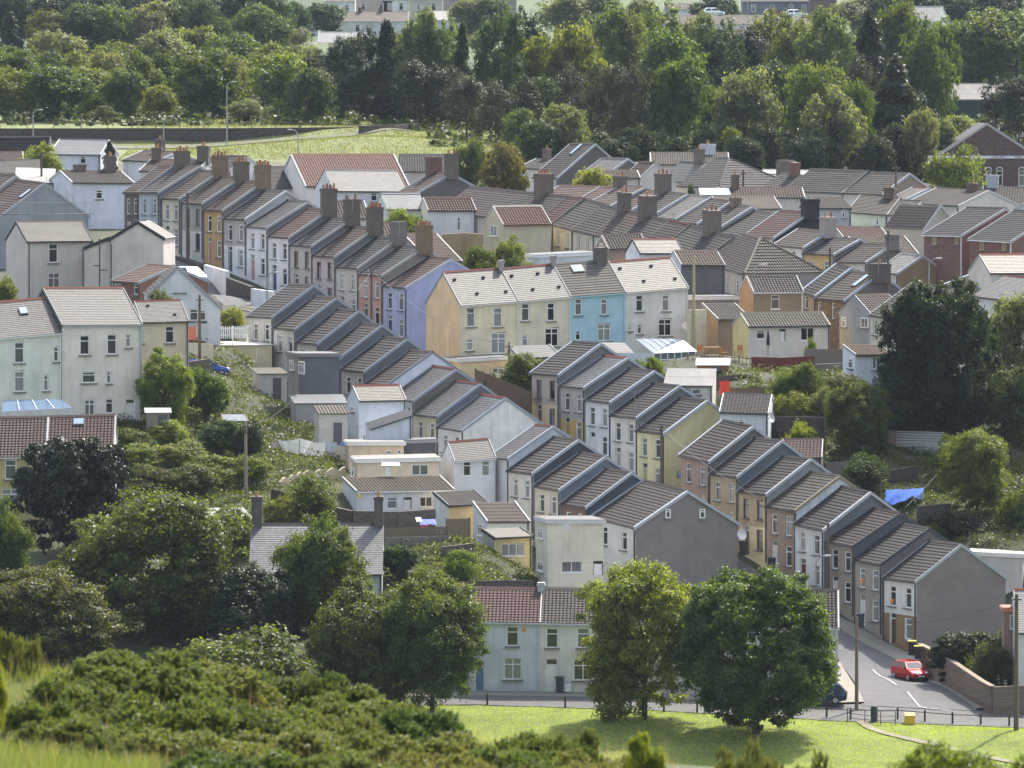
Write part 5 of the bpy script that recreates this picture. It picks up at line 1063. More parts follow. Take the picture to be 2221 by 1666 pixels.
tree('garden tree with drooping crown above the slate cottage', 'mid', 672, 1035, 1130, 120, 'mid', cb=.05, Y=561)
tree('leafy shrub left of the drooping garden tree', 'shrub', 610, 1075, 1130, 90, 'light', cb=0, Y=560, **S)
tree('shrub under the end of the white corrugated roof', 'shrub', 500, 1100, 1180, 110, 'mid', cb=0, Y=556, **S)
tree('clipped dark conifer hedge right of the slate cottage', 'hedge', 866, 1186, 1258, 76, 'dark', cat='hedge', cb=0, Y=546)
tree('round golden green shrub below the stained cream lean-to', 'shrub', 1005, 1194, 1268, 82, 'yellow', cb=0, Y=545, **S)
tree('bright green bushes beside the cottage corner', 'shrub', 965, 1250, 1290, 150, 'light', cb=0, Y=541, **S)
tree('leafy garden tree behind the beige topmost house', 'mid', 1135, 768, 862, 95, 'mid', cb=.1, Y=617)
tree('small shrub at the foot of the grey pole', 'shrub', 1075, 812, 850, 60, 'mid', cb=0, Y=618, **S)
tree('low hedge below the conservatory', 'hedge', 1410, 780, 806, 70, 'light', cat='hedge', cb=0, Y=612)
tree('shrub by the picket fence below the white bungalow', 'shrub', 502, 668, 712, 62, 'lime', cb=0, Y=640, **S)
tree('low shrub on the bank beneath the small brick bungalow', 'shrub', 345, 630, 655, 70, 'olive', cb=0, Y=622, **S)
tree('shrub at the left edge beneath the big cream house', 'shrub', 8, 602, 668, 60, 'light', cb=0, Y=632, **S)
tree('bushy dark hedge in the yard left of the tan red roofed wing', 'shrub', 1045, 538, 585, 100, 'mid', cb=0, Y=672, **S)
tree('light green young tree in the yard below the red roofed wing', 'mid', 1110, 513, 585, 70, 'light', cb=.02, Y=670)
tree('feathery yellow green tree behind the upper street chimneys', 'mid', 872, 455, 520, 85, 'yellow', cb=.05, Y=700)
tree('feathery bush among the orange brown roofs', 'mid', 1282, 366, 420, 95, 'lime', cb=.02, Y=758)
tree('yellow green willow at the left among the far roofs', 'mid', 88, 313, 372, 95, 'yellow', cb=.05, Y=784)
tree('small dark conifer beside the white slate roofed house', 'spruce', 238, 305, 372, 52, 'vdark', cb=.0, Y=790)
tree('round green tree left of the golden tree below the field', 'mid', 1022, 303, 405, 80, 'mid', cb=.05, Y=800)
tree('golden green round tree below the field', 'mid', 1095, 312, 408, 88, 'gold', cb=.05, Y=792)
tree('tiny dark evergreen between the white verged roofs', 'shrub', 1500, 402, 425, 28, 'dark', cb=0, Y=752, **S)
tree('silvery green tree in front of the chapel', 'mid', 2078, 320, 432, 140, 'light', cb=.05, Y=772)
# --- right hand gardens
tree('very large dark tree dominating the right hand gardens', 'dense', 2035, 618, 985, 255, 'vdark', cb=.03, Y=594)
tree('grey green tree at the right edge beside the very large dark tree', 'mid', 2205, 640, 900, 150, 'pale', cb=.05, Y=606)
tree('dark sycamore below the grey green tree at the right edge', 'mid', 2215, 790, 990, 140, 'dark', cb=.05, Y=590)
tree('rounded dark green tree in the right hand gardens', 'near', 1862, 830, 985, 130, 'mid', cb=.02, Y=588)
tree('ivy covered rounded bush above the blue tarpaulin', 'near', 2120, 935, 1095, 150, 'light', cb=0, Y=574)
tree('bright bush below the red brown fence', 'shrub', 1705, 800, 880, 80, 'light', cb=0, Y=602, **S)
tree('upright leafy shrub right of the bright bush', 'shrub', 1752, 788, 880, 70, 'mid', cb=0, Y=601, **S)
tree('low spreading bush on the terrace behind the yellow gable', 'shrub', 1715, 852, 905, 110, 'light', cb=0, Y=594, **S)
tree('wild shrub with reddish shoots above the rounded dark tree', 'shrub', 1830, 812, 870, 110, 'olive', cb=0, Y=600, **S)
tree('tangled bush between bright bush and rounded tree', 'shrub', 1785, 840, 920, 70, 'pale', cb=0, Y=594, **S)
tree('long grass bush behind the purple brown wing', 'shrub', 1735, 918, 965, 80, 'lime', cb=0, Y=586, **S)
tree('dark shrub on the bank behind the lichen covered roof', 'shrub', 1880, 985, 1060, 90, 'dark', cb=0, Y=579, **S)
tree('ivy on the bank above the brick wall', 'shrub', 1960, 870, 950, 70, 'dark', cb=0, Y=592, **S)
tree('overhanging bush right of the whitewashed brick wall', 'shrub', 2058, 945, 1010, 70, 'mid', cb=0, Y=583, **S)
tree('bramble bank beside the person in red', 'shrub', 2080, 1110, 1180, 150, 'purple', cb=0, Y=571, **S)
tree('green bank at the right edge above the white flat roof', 'shrub', 2210, 1060, 1180, 110, 'mid', cb=0, Y=571, **S)
tree('small leafy plant behind the reddish dark roof', 'shrub', 2030, 1135, 1175, 50, 'mid', cb=0, Y=570, **S)
tree('dark creeper bank at the foot of the pebbledash gable', 'hedge', 2100, 1375, 1450, 150, 'vdark', cb=0, Y=539, cat='hedge')
tree('round bush with ivy behind the garden wall by the red car', 'shrub', 2145, 1395, 1500, 90, 'olive', cb=0, Y=534, **S)
tree('pale flowering shrub above the round ivy bush', 'shrub', 2190, 1368, 1440, 70, 'pale', cb=0, Y=538, **S)
tree('leafy pot plant of the terrace above the red brown fence', 'shrub', 1760, 735, 765, 30, 'yellow', cb=0, Y=624, **S)
# --- foreground
gl = ['gorse bush at the far left of the foreground mass', 'gorse bush with brown flower tips at the crest of the mass', 'pale gorse bush in the middle of the foreground mass', 'gorse bush below the laurel clump', 'deep green gorse bush low at the left', 'gorse bush with dark hollow in its centre', 'gorse bush at the bottom edge near the middle', 'gorse bush crowned by a single dark spray', 'rounded gorse bush on the right shoulder of the mass', 'small isolated gorse bush below the yellow green tree', 'wispy gorse bush at the bottom edge', 'gorse bush in the heart of the mass', 'gorse bush right of the dark spray', 'low gorse bush nearest the lawn', 'gorse bush filling the lowest part of the mass', 'gorse bush at the lower left by the long grass', 'gorse bush low between the wispy one and the lawn', 'gorse bush half way down the left flank', 'gorse bush lowest of all on the right', 'gorse bush beneath the pale grass by the sycamores', 'gorse bush plugging the gap low in the mass', 'gorse bush right of the gap low in the mass', 'gorse bush between the gap and the right shoulder', 'dark gorse bush cut by the bottom edge, left of centre', 'gorse bush cut by the bottom edge below the gap', 'gorse bush cut by the bottom edge under the right shoulder', 'gorse bush cut by the bottom edge nearest the lawn']
gp = [(160, 1478, 230, 176), (290, 1418, 290, 180), (430, 1446, 290, 182), (560, 1462, 260, 184), (170, 1560, 260, 166), (340, 1520, 300, 168), (600, 1590, 300, 162), (700, 1468, 180, 184), (800, 1530, 260, 178), (1248, 1592, 120, 172), (940, 1600, 280, 166), (520, 1530, 300, 170), (760, 1500, 230, 182), (1130, 1600, 220, 172), (420, 1590, 300, 160), (230, 1610, 230, 160), (1080, 1630, 240, 164), (100, 1525, 170, 172), (1300, 1640, 240, 166), (900, 1545, 220, 176), (590, 1545, 240, 172), (700, 1575, 240, 168), (730, 1560, 220, 174), (430, 1640, 300, 152), (600, 1635, 280, 152), (760, 1640, 280, 152), (930, 1645, 260, 154)]
for gi, (l_, (x, t, w_, Y)) in enumerate(zip(gl, gp)):
    s = FPX/Y; p = U(x, t, Y); g = gz(p.x, p.y); h = min(max(p.z-g+.3, 1.3), 3.4)
    plant(l_, 'gorse', (p.x, p.y, p.z-h), h, w_/s/2*1.3, ('gorse', 'gorsedark', 'gorsepale', 'gorse')[gi*7 % 4], cat='gorse', group='gorse bushes in the foreground', trans=.25)
for l_, (x, t, w_, Y) in zip(['young pine with upright shoots at the left edge', 'young pine below the round maple', 'tip of a young pine left of the one below the maple', 'young pine at the bottom edge right of the maple shadow'], [(30, 1370, 150, 180), (1650, 1608, 150, 165), (1570, 1625, 120, 165), (1760, 1632, 130, 165)]):
    s = FPX/Y; p = U(x, t, Y); g = gz(p.x, p.y); h = max(p.z-g, 1.0)
    plant(l_, 'youngpine', (p.x, p.y, p.z-h), h, w_/s/2, 'young', cat='pine', group='young pines in the foreground', trans=.3)
for l_, (x, t, w_, Y, c_) in zip(['yellow leaved sapling at the left edge', 'bright leafy sapling at the bottom right', 'slender sapling in the maple shadow', 'second slender sapling beside the gorse', 'yellow green sapling cut off by the right corner'], [(-14, 1432, 60, 150, 'lime'), (2060, 1612, 230, 150, 'yellow'), (1385, 1592, 60, 160, 'lime'), (1425, 1625, 45, 160, 'lime'), (2230, 1640, 120, 150, 'yellow')]):
    s = FPX/Y; p = U(x, t, Y); g = gz(p.x, p.y); h = min(max(p.z-g, .8), 1.6)
    plant(l_, 'shrub' , (p.x, p.y, p.z-h), h, w_/s/2, c_, cat='sapling', name='sapling', cb=.1)
def blades(name, n, xr, yr, h, wd, mat, seed, cond=None, lean=.35):
    rng = np.random.default_rng(seed); x = rng.uniform(*xr, n); y = rng.uniform(*yr, n)
    if cond is not None: m = cond(x, y); x, y = x[m], y[m]; n = len(x)
    z = tz(x, y); a = rng.random(n)*6.283; hh = h*(.5+rng.random(n)); P = np.stack([x, y, z-.03], 1)
    sd_ = np.stack([np.cos(a), np.sin(a), 0*a], 1)*wd; tip = P+np.stack([rng.normal(size=n)*lean*hh, rng.normal(size=n)*lean*hh, hh], 1)
    v = np.stack([P-sd_, P+sd_, tip], 1).reshape(-1, 3); o = link(name, np_mesh(name, v, np.arange(3*n).reshape(-1, 3), [mat])); tag(o, 'long grass', 'grass', None, 'stuff'); return o
LG = m_leaf((122, 142, 74), .4, .3, key='grass_blades', tb=.45, dk=.8); DG = m_leaf((176, 168, 124), .3, .3, key='dry_grass', tb=.4, dk=.8); SG = m_leaf((134, 154, 66), .35, .35, key='lawn_blades', tb=.75, dk=.9)
o = blades('hill_grass', 120000, (-14, 12), (146, 192), .33, .011, LG, 3, lambda x, y: (x < -10.4) | ((x < -7.6) & (y < 163))); o['label'] = 'long green grass on the foreground slope'
o = blades('dry_grass', 5000, (-13, 4), (152, 186), .55, .008, DG, 4); o['label'] = 'dry seeded grass stems on the foreground slope'
o = blades('lawn_grass', 90000, (-10, 40), (492, 524), .1, .03, SG, 5); o['label'] = 'short bright grass of the lawn below the road'
o = blades('meadow_grass', 30000, (-45, 2), (842, 908), .2, .06, m_leaf((138, 146, 86), .35, .25, key='meadow_blades', tb=.4, dk=.9), 6); o['label'] = 'yellow green meadow grass of the field above the village'
o = blades('rough_grass', 60000, (-34, 42), (550, 625), .3, .03, m_leaf((104, 122, 62), .5, .3, key='weed_blades', tb=.5, dk=.7), 8, lambda x, y: (x < 14+(y-560)*0) & ~((x > 13) & (y < 600)) | ((x > 22+ (575-y)*-.4) & (y > 562))); o['label'] = 'rough grass and weeds in the gardens between the rows'

# ------------------------------------------------------------------ the woods
W_ = dict(group='trees of the left wood')
LW = [('light green tree at the left end of the strip above the wall', 'far', 20, 150, 262, 130, 'light'), ('spreading tree with two stems above the wall', 'far', 125, 145, 262, 160, 'mid'), ('pale tree behind the two stemmed tree', 'far', 200, 148, 255, 110, 'light'), ('dark centred round tree above the wall', 'far', 275, 152, 258, 100, 'mid'),
 ('small light tree right of the dark centred one', 'far', 345, 186, 262, 72, 'light'), ('big round tree left of the tall lamp pole', 'far', 440, 108, 258, 155, 'mid'), ('round grey green bush right of the tall lamp pole', 'shrub', 533, 216, 264, 74, 'pale'), ('sunlit yellow tree at the wood edge before the conifers', 'far', 610, 118, 258, 140, 'yellow'), ('dark low tree beside the first conifers', 'far', 668, 150, 265, 105, 'dark'), ('small brown bush above the wall', 'shrub', 228, 230, 264, 50, 'olive'),
 ('second row tree at the far left', 'far', 15, 100, 215, 130, 'mid'), ('second row tree with rounded sunlit top', 'far', 120, 70, 215, 150, 'pale'), ('second row sunlit tree behind the dark centred one', 'far', 235, 95, 215, 140, 'light'), ('second row grey green tree left of centre', 'far', 345, 66, 215, 130, 'pale'), ('second row pale willow behind the big round tree', 'far', 420, 60, 200, 120, 'light'), ('second row tree in front of the dark hillside', 'far', 505, 75, 210, 130, 'mid'), ('second row yellowish tree near the bungalows', 'far', 590, 95, 215, 120, 'light'), ('second row pale tree touching the first bungalow', 'far', 660, 100, 215, 110, 'pale')]
LW += [('third row dark conifer at the left edge', 'spruce', 22, 25, 150, 60, 'blue'), ('third row tree with yellow top', 'far', 110, 25, 150, 110, 'olive'), ('third row dark tree under the hillside', 'far', 190, 10, 150, 120, 'dark'), ('third row leaning light tree', 'far', 250, 15, 150, 120, 'mid'), ('third row wide pale tree', 'far', 340, 5, 150, 140, 'pale'), ('third row dark tree above the pale willow', 'far', 420, 0, 150, 120, 'dark'), ('third row small round tree', 'far', 488, 40, 150, 60, 'mid'), ('third row sunlit tree left of the bungalows', 'far', 560, 12, 140, 130, 'mid'), ('large dark round tree between the bungalows', 'far', 700, 8, 85, 100, 'dark')]
for l_, kd, x, t, b, w_, c_ in LW:
    Y = 905+ (262-b)*2.6 if b > 160 else 1150+(150-b)*3
    tree(l_, kd, x, t, b, w_, c_, Y=Y, cb=.06, **W_)
for k, x in enumerate(range(-20, 640, 60)):
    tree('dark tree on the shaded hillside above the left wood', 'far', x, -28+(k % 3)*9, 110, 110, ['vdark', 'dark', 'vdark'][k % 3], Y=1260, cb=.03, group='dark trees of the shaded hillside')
W_ = dict(group='conifers of the central wood')
CW = [('dark conifer at the left end of the central wood', 'pine', 690, 110, 272, 90, 'vdark'), ('dark conifer beneath the pale bungalow roof', 'pine', 745, 80, 275, 90, 'vdark'), ('dark conifer left of the pointed spruce', 'pine', 795, 60, 278, 80, 'vdark'), ('pointed dark spruce of the central wood', 'spruce', 840, 42, 278, 84, 'vdark'), ('light larch right of the pointed spruce', 'larch', 880, 55, 278, 80, 'larch'), ('tall larch with bare tip', 'larch', 912, 22, 280, 90, 'larch'), ('light larch left of the ivy clad trunk', 'larch', 958, 45, 280, 84, 'larch'), ('tall narrow ivy clad tree', 'spruce', 1003, 46, 285, 52, 'dark'), ('thin larch behind the front pine', 'larch', 1082, 28, 280, 90, 'dark'), ('broad dark topped pine beneath the far flats', 'pine', 1140, 18, 260, 110, 'vdark'),
 ('front pine with visible trunk at the corner of the field', 'pine', 1012, 165, 312, 92, 'brown'), ('brownish front pine second from the field', 'pine', 1075, 178, 318, 90, 'brown'), ('brownish front pine third from the field', 'pine', 1130, 168, 322, 90, 'brown'), ('bright green broadleaf below the brownish pines', 'far', 1125, 238, 330, 75, 'mid'), ('silvery willow in front of the wood', 'far', 1225, 228, 342, 100, 'pale'), ('dark undertree left of the silvery willow', 'far', 1165, 265, 345, 90, 'dark'), ('dark understory conifer in the shade behind the field', 'pine', 900, 130, 290, 110, 'vdark'), ('second understory conifer in the shade behind the field', 'pine', 960, 140, 292, 100, 'vdark'), ('low shaded conifer at the top of the field', 'pine', 830, 150, 282, 100, 'vdark'), ('low shaded conifer at the end of the retaining wall', 'pine', 770, 160, 280, 100, 'vdark')]
for l_, kd, x, t, b, w_, c_ in CW: tree(l_, kd, x, t, b, w_, c_, Y=915-(b-278)*1.1 if b > 265 else 960, cb=.05 if kd != 'pine' else .16, **W_)
W_ = dict(group='trees of the right wood')
RW = [('left of two bright chestnuts with sunlit tops', 'far', 1165, 82, 300, 130, 'light', 925), ('right of two bright chestnuts, the taller one', 'far', 1250, 58, 300, 140, 'light', 920), ('larch behind the bright chestnuts', 'larch', 1305, 20, 260, 110, 'larch', 985), ('thin larch left of the glossy dome', 'larch', 1360, 30, 260, 90, 'larch', 985), ('feathery larch beneath the far cars', 'larch', 1420, 8, 260, 120, 'larch', 1000), ('glossy dark dome of a broadleaf in the right wood', 'far', 1458, 68, 290, 145, 'mid', 940), ('narrow larch right of the glossy dome', 'larch', 1510, 30, 280, 90, 'larch', 960), ('grey larch behind the pale broadleaf', 'larch', 1560, 45, 280, 100, 'blue', 955), ('dark leaning pine below the far brick block', 'pine', 1620, 60, 270, 100, 'vdark', 960), ('light larch below the parked far cars', 'larch', 1670, 25, 270, 90, 'larch', 970), ('tall larch right of the far brick block', 'larch', 1740, 35, 270, 110, 'larch', 965), ('pale larch at the end of the far brick block', 'larch', 1800, 20, 270, 100, 'larch', 960),
 ('brown pine at the front of the right wood, first', 'pine', 1238, 142, 330, 80, 'brown', 878), ('brown pine at the front of the right wood, second', 'pine', 1282, 146, 335, 84, 'brown', 872), ('brown pine at the front of the right wood, third', 'pine', 1335, 138, 340, 90, 'brown', 868), ('brown pine at the front of the right wood, fourth', 'pine', 1385, 142, 345, 84, 'brown', 866), ('grey green mixed tree with yellow sprays', 'far', 1470, 130, 350, 125, 'mid', 866), ('pale broadleaf with bluish sheen in the right wood', 'far', 1615, 152, 365, 135, 'pale', 862), ('young bluish conifer behind the pale broadleaf', 'larch', 1690, 135, 340, 90, 'blue', 890), ('tall broadleaf with spiky top in the right wood', 'far', 1775, 142, 365, 140, 'light', 866), ('creamy flowered broadleaf in the right wood', 'far', 1800, 190, 375, 130, 'pale', 852), ('brownish pine right of the spiky topped tree', 'pine', 1858, 118, 340, 95, 'brown', 885), ('big blue green spruce of the right wood', 'spruce', 1942, 118, 372, 130, 'blue', 870), ('small round broadleaf before the blue green spruce', 'far', 1865, 178, 372, 70, 'mid', 862), ('tall dark spruce near the top right', 'spruce', 1885, 22, 300, 110, 'vdark', 940), ('light rounded tree near the top right roof', 'far', 1948, 8, 230, 110, 'mid', 1010), ('ivy hung tree left of the green shed', 'far', 2010, 45, 300, 120, 'mid', 930), ('tall ivy column left of the green shed', 'far', 2045, 55, 262, 70, 'mid', 975), ('larch behind the green shed, first', 'larch', 2090, 30, 215, 110, 'larch', 1010), ('larch behind the green shed, second', 'larch', 2145, 20, 215, 120, 'larch', 1010), ('larch behind the green shed, third', 'larch', 2205, 25, 215, 110, 'larch', 1010),
 ('dark pine in front of the green shed', 'pine', 2160, 168, 330, 95, 'vdark', 905), ('dark pine at the right edge above the chapel', 'pine', 2210, 165, 335, 90, 'vdark', 900), ('silver willow left of the chapel', 'far', 1995, 240, 392, 80, 'pale', 850), ('second silver willow beside the chapel gable', 'far', 2038, 262, 395, 75, 'pale', 856), ('ivy bank below the green shed', 'shrub', 2080, 252, 320, 130, 'light', 925), ('small yellow tree lit in the dark wood', 'far', 1588, 278, 360, 44, 'yellow', 852)]
for l_, kd, x, t, b, w_, c_, Y in RW: tree(l_, kd, x, t, b, w_, c_, Y=Y, cb=.05 if kd != 'pine' else .14, **W_)
for k, x in enumerate(range(1190, 2010, 46)):
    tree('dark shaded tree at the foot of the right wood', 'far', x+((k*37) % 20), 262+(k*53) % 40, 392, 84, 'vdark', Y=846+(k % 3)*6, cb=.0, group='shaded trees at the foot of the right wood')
for k, x in enumerate(range(1180, 2000, 62)):
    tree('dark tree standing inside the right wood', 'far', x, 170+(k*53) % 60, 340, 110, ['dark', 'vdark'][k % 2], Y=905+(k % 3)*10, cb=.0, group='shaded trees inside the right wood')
for k, (x, t, w_) in enumerate([(640, 5, 60), (1010, 0, 70), (1060, -5, 90), (1235, -15, 120), (1390, 0, 90), (1555, -18, 110), (1850, 0, 110), (1900, -20, 100), (2000, -25, 120), (2080, -30, 130), (2170, -25, 130), (1300, -25, 90)]):
    tree(['far tree left of the first flats', 'far pale tree below the long flats', 'far tree right of the long flats', 'far spreading tree above the pine tops', 'far small tree before the terrace houses', 'far dark round tree left of the brick block', 'far pale tree right of the brick block', 'far dark tree behind the slope roof', 'far tree above the slope roof', 'far dark hillside tree at the top right', 'far dark hillside tree in the top right corner', 'far tree between the long flats and the terrace houses'][k], 'far', x, t, 75, w_, ['dark', 'pale', 'mid', 'pale', 'mid', 'vdark', 'pale', 'dark', 'dark', 'dark', 'vdark', 'mid'][k], Y=1330, cb=.03, group='far trees around the distant estate')

def ground_cover(name, label, n, areas, colour, hmax, leaf, seed):
    rng = np.random.default_rng(seed); P = []
    for (x0, x1, y0, y1, m) in areas:
        nc = m//30; cx = rng.uniform(x0, x1, nc); cy_ = rng.uniform(y0, y1, nc); ch = hmax*rng.random(nc)**1.5; q = rng.integers(0, nc, m)
        x = cx[q]+rng.normal(size=m)*.35; y = cy_[q]+rng.normal(size=m)*.35; P.append(np.stack([x, y, tz(x, y)+ch[q]*rng.random(m)+.03], 1))
    P = np.vstack(P); Nn = rng.normal(size=P.shape)*.7+np.array([0, -.1, .7]); v, f = quads(P, Nn, leaf, leaf*.6, rng); o = link(name, np_mesh(name, v, f, [m_leaf(colour, .45, .3, key='weed_leaves')])); tag(o, label, 'weeds', None, 'stuff')
ground_cover('weeds', 'bramble and weeds covering the overgrown plots between the rows', 0, [(-34, -14, 556, 600, 42000), (-28, -6, 596, 634, 22000), (20, 46, 566, 606, 50000), (-10, 3, 540, 556, 9000), (14, 30, 600, 618, 9000), (-26, -18, 540, 556, 6000)], (104, 124, 62), .8, .12, 21)
ground_cover('undergrowth', 'dark undergrowth on the floor of the woods', 0, [(-62, -8, 890, 1010, 26000), (-10, 70, 858, 1000, 36000)], (84, 104, 56), 1.6, .3, 22)
for k, x in enumerate(range(1120, 2240, 62)):
    tree('mid green tree filling the back of the right wood', 'far', x+(k*29) % 26, 78+(k*41) % 44, 235, 105, ['mid', 'dark', 'light', 'blue', 'olive'][k % 5], Y=1050+(k % 3)*22, cb=.02, group='trees at the back of the right wood')
for k, x in enumerate(range(30, 680, 64)):
    tree('mid green tree deep in the left wood', 'far', x+(k*29) % 26, 112+(k*31) % 30, 250, 105, ['mid', 'dark', 'light', 'pale'][k % 4], Y=955+(k % 3)*14, cb=.02, group='trees deep in the left wood')
for k, x in enumerate(range(720, 1110, 58)):
    tree('dark tree in the depth of the central wood', 'far', x, 120+(k*31) % 40, 268, 95, ['vdark', 'dark'][k % 2], Y=948+(k % 2)*14, cb=.02, group='trees deep in the central wood')
for k, x in enumerate(range(640, 2240, 95)):
    tree('small garden tree on the distant estate', 'far', x+(k*37) % 40, 62+(k*17) % 22, 112, 62, ['pale', 'mid', 'dark', 'mid'][k % 4], Y=1225+(k % 3)*25, cb=.05, group='garden trees of the distant estate')
# ------------------------------------------------------------------ haze
hb = MB(); hb.box(ident, -1700, 1700, -260, 4600, -60, 520, M_WHITE)
hz = hb.build('haze'); tag(hz, 'thin blue summer haze over the valley', 'haze', None, 'stuff')
hm = bpy.data.materials.new('haze_air'); hm.use_nodes = True; hn = hm.node_tree; hn.nodes.clear()
ho = hn.nodes.new('ShaderNodeOutputMaterial'); hv = hn.nodes.new('ShaderNodeVolumePrincipled')
hv.inputs['Color'].default_value = (.66, .8, 1, 1); hv.inputs['Density'].default_value = .00003; hv.inputs['Anisotropy'].default_value = .3
hn.links.new(hv.outputs[0], ho.inputs['Volume'])
hz.data.materials.clear(); hz.data.materials.append(hm)

# ------------------------------------------------------------------ walls and fences: run of top pixels at given distance
STONE = m_stone((112, 100, 90)); DSTONE = m_stone((84, 76, 72)); CONC = m_wall((150, 146, 138)); WOOD = m_plain((120, 104, 84), .9, key='weathered_timber'); REDW = m_plain((112, 50, 44), .85, key='red_brown_paint')
def wall_run(label, pts, mat, name='garden_wall', cat='wall', th=.35, drop=1.2, cap=None, group=None, scallop=0):
    """pts: (px, py_top, Y); the wall reaches down past the ground"""
    Ps = [U(*p) for p in pts]; root = Ps[0].copy(); b = MB(); c = MB()
    for p, q in zip(Ps, Ps[1:]):
        d = q-p; d.z = 0; s = Vector((-d.y, d.x, 0)).normalized()*th/2; n = max(1, int(d.length/ (1.2 if not scallop else .3)))
        for i in range(n):
            a0, a1 = p.lerp(q, i/n), p.lerp(q, (i+1)/n); z0 = min(a0.z-drop, gz(a0.x, a0.y)-.3); z1 = min(a1.z-drop, gz(a1.x, a1.y)-.3)
            h0 = h1 = 0
            if scallop: h0 = abs(math.sin(i*.3/scallop*3.14))*.3; h1 = abs(math.sin((i+1)*.3/scallop*3.14))*.3
            def V(v, sg, z): return Vector((v.x, v.y, z))+s*sg-root
            A = [V(a0, -1, z0), V(a0, -1, a0.z+h0), V(a0, 1, a0.z+h0), V(a0, 1, z0)]; B = [V(a1, -1, z1), V(a1, -1, a1.z+h1), V(a1, 1, a1.z+h1), V(a1, 1, z1)]
            for j in range(4): b.face([A[j], A[(j+1) % 4], B[(j+1) % 4], B[j]], mat)
            if i == 0: b.face(A, mat)
            if i == n-1: b.face(B[::-1], mat)
        if cap:
            up = Vector((0, 0, .004)); T = Vector((0, 0, .09)); s2 = s*1.2
            c.prism([p-s2-root+up, p+s2-root+up, p+s2-root+T, p-s2-root+T], [q-s2-root+up, q+s2-root+up, q+s2-root+T, q-s2-root+T], cap)
    r = empty(name, root, label, cat, group); b.build('wall' if cat == 'wall' else 'panel', r)
    if cap: c.build('coping', r)
    return r
def fence_run(label, pts, h, mat, post=None, gap=.12, pw=.09, name='wooden_fence', picket=False, rails=2, step=1.8, group=None, solid=False):
    Ps = [U(*p) for p in pts]; root = Ps[0].copy(); r = empty(name, root, label, 'fence', group); b = MB(); rl = MB()
    for p, q in zip(Ps, Ps[1:]):
        d = q-p; Lh = Vector((d.x, d.y, 0)).length; dn = Vector((d.x, d.y, 0)).normalized(); s = Vector((-dn.y, dn.x, 0))
        m = max(1, int(round(Lh/step)))
        for i in range(m+1):
            a = p.lerp(q, i/m)-root; pb = MB(); pb.box(lambda x, y, z: a+dn*x+s*y+Vector((0, 0, z)), -.05, .05, .02, .12, -h-.6, .06, mat); pb.build('post', r)
        npk = max(1, int(Lh/(pw+gap)))
        if pw > 0:
            for i in range(npk):
                a = p.lerp(q, (i+.5)/npk)-root; b.box(lambda x, y, z: a+dn*x+s*y+Vector((0, 0, z)), -pw/2, pw/2, -.03, .0, -h, .0 if not picket else .05*(i % 2), mat)
        for k in range(rails):
            zz = -h*(.2+.55*k) if rails > 1 else -.08
            A = p-root+Vector((0, 0, zz)); B = q-root+Vector((0, 0, zz)); rl.prism([A+s*.001, A+s*.05, A+s*.05+Vector((0, 0, .07)), A+s*.001+Vector((0, 0, .07))], [B+s*.001, B+s*.05, B+s*.05+Vector((0, 0, .07)), B+s*.001+Vector((0, 0, .07))], mat)
    if b.f: b.build('pickets' if picket else 'boards', r)
    rl.build('rail', r); return r
wall_run('long dark retaining wall under the left wood', [(-60, 279, 881), (300, 278, 881), (500, 278, 881), (640, 277, 882), (790, 275, 886)], DSTONE, 'retaining_wall', th=.8, drop=5)
wall_run('stepped end of the dark retaining wall at the field', [(782, 273, 880), (850, 271, 886), (905, 268, 894)], DSTONE, 'retaining_wall', th=.6, drop=1.2)
fence_run('post and wire fence along the top of the retaining wall', [(0, 262, 884), (234, 262, 884), (650, 262, 885), (850, 268, 892)], 1.3, WOOD, pw=0, step=2.9, rails=2, name='wire_fence')
WH = m_wall((226, 228, 230)); CRM = m_wall((220, 206, 176))
wall_run('white rendered garden wall beside the parked white car', [(446, 574, 684), (494, 588, 672)], WH, drop=1.6)
wall_run('low white wall in front of the pinkish grey house', [(548, 626, 662), (592, 632, 656)], WH, drop=1.6)
wall_run('rubble stone front wall beside the white garden wall', [(494, 602, 672), (548, 622, 664)], DSTONE, drop=1.2)
wall_run('stone wall of the front gardens at the top of the upper street', [(360, 552, 700), (440, 572, 686)], DSTONE, drop=1.2)
fence_run('white picket fence in front of the white bungalow', [(424, 709, 626), (474, 709, 628), (538, 708, 630)], 1.0, m_plain((235, 235, 230), .6, key='white_paint'), picket=True, pw=.1, gap=.1, step=1.7, name='picket_fence')
fence_run('short orange stained fence left of the picket fence', [(407, 709, 622), (425, 709, 624)], 1.1, m_plain((168, 84, 52), .8, key='orange_stain'), gap=.01, pw=.12, name='wooden_fence')
wall_run('cream wall under the picket fence', [(405, 744, 620), (460, 745, 622)], CRM, drop=2.2)
wall_run('old stone wall overgrown with ivy below the orange fence', [(405, 785, 613), (452, 778, 615)], STONE, drop=2.6)
wall_run('wavy topped cream block wall in the overgrown plot', [(608, 1046, 574), (655, 1030, 577), (748, 1020, 580)], m_wall((196, 180, 150)), drop=1.8, th=.2, scallop=1.2)
wall_run('long rubble wall in front of the white pantiled bungalow', [(718, 1098, 565), (765, 1108, 564), (860, 1110, 565), (942, 1104, 567)], STONE, drop=2.0)
wall_run('dark stone pier and wall above the slate cottage', [(588, 1060, 566), (605, 1064, 566), (640, 1072, 566)], DSTONE, drop=1.5)
fence_run('grey timber fence on a block wall above the clipped hedge', [(832, 1145, 555), (900, 1144, 555.5), (968, 1142, 556)], .85, WOOD, gap=.015, pw=.13)
wall_run('grey block retaining wall beneath the timber fence', [(832, 1166, 554.6), (972, 1162, 555.6), (1025, 1172, 556)], m_wall((128, 122, 114)), drop=2.2)
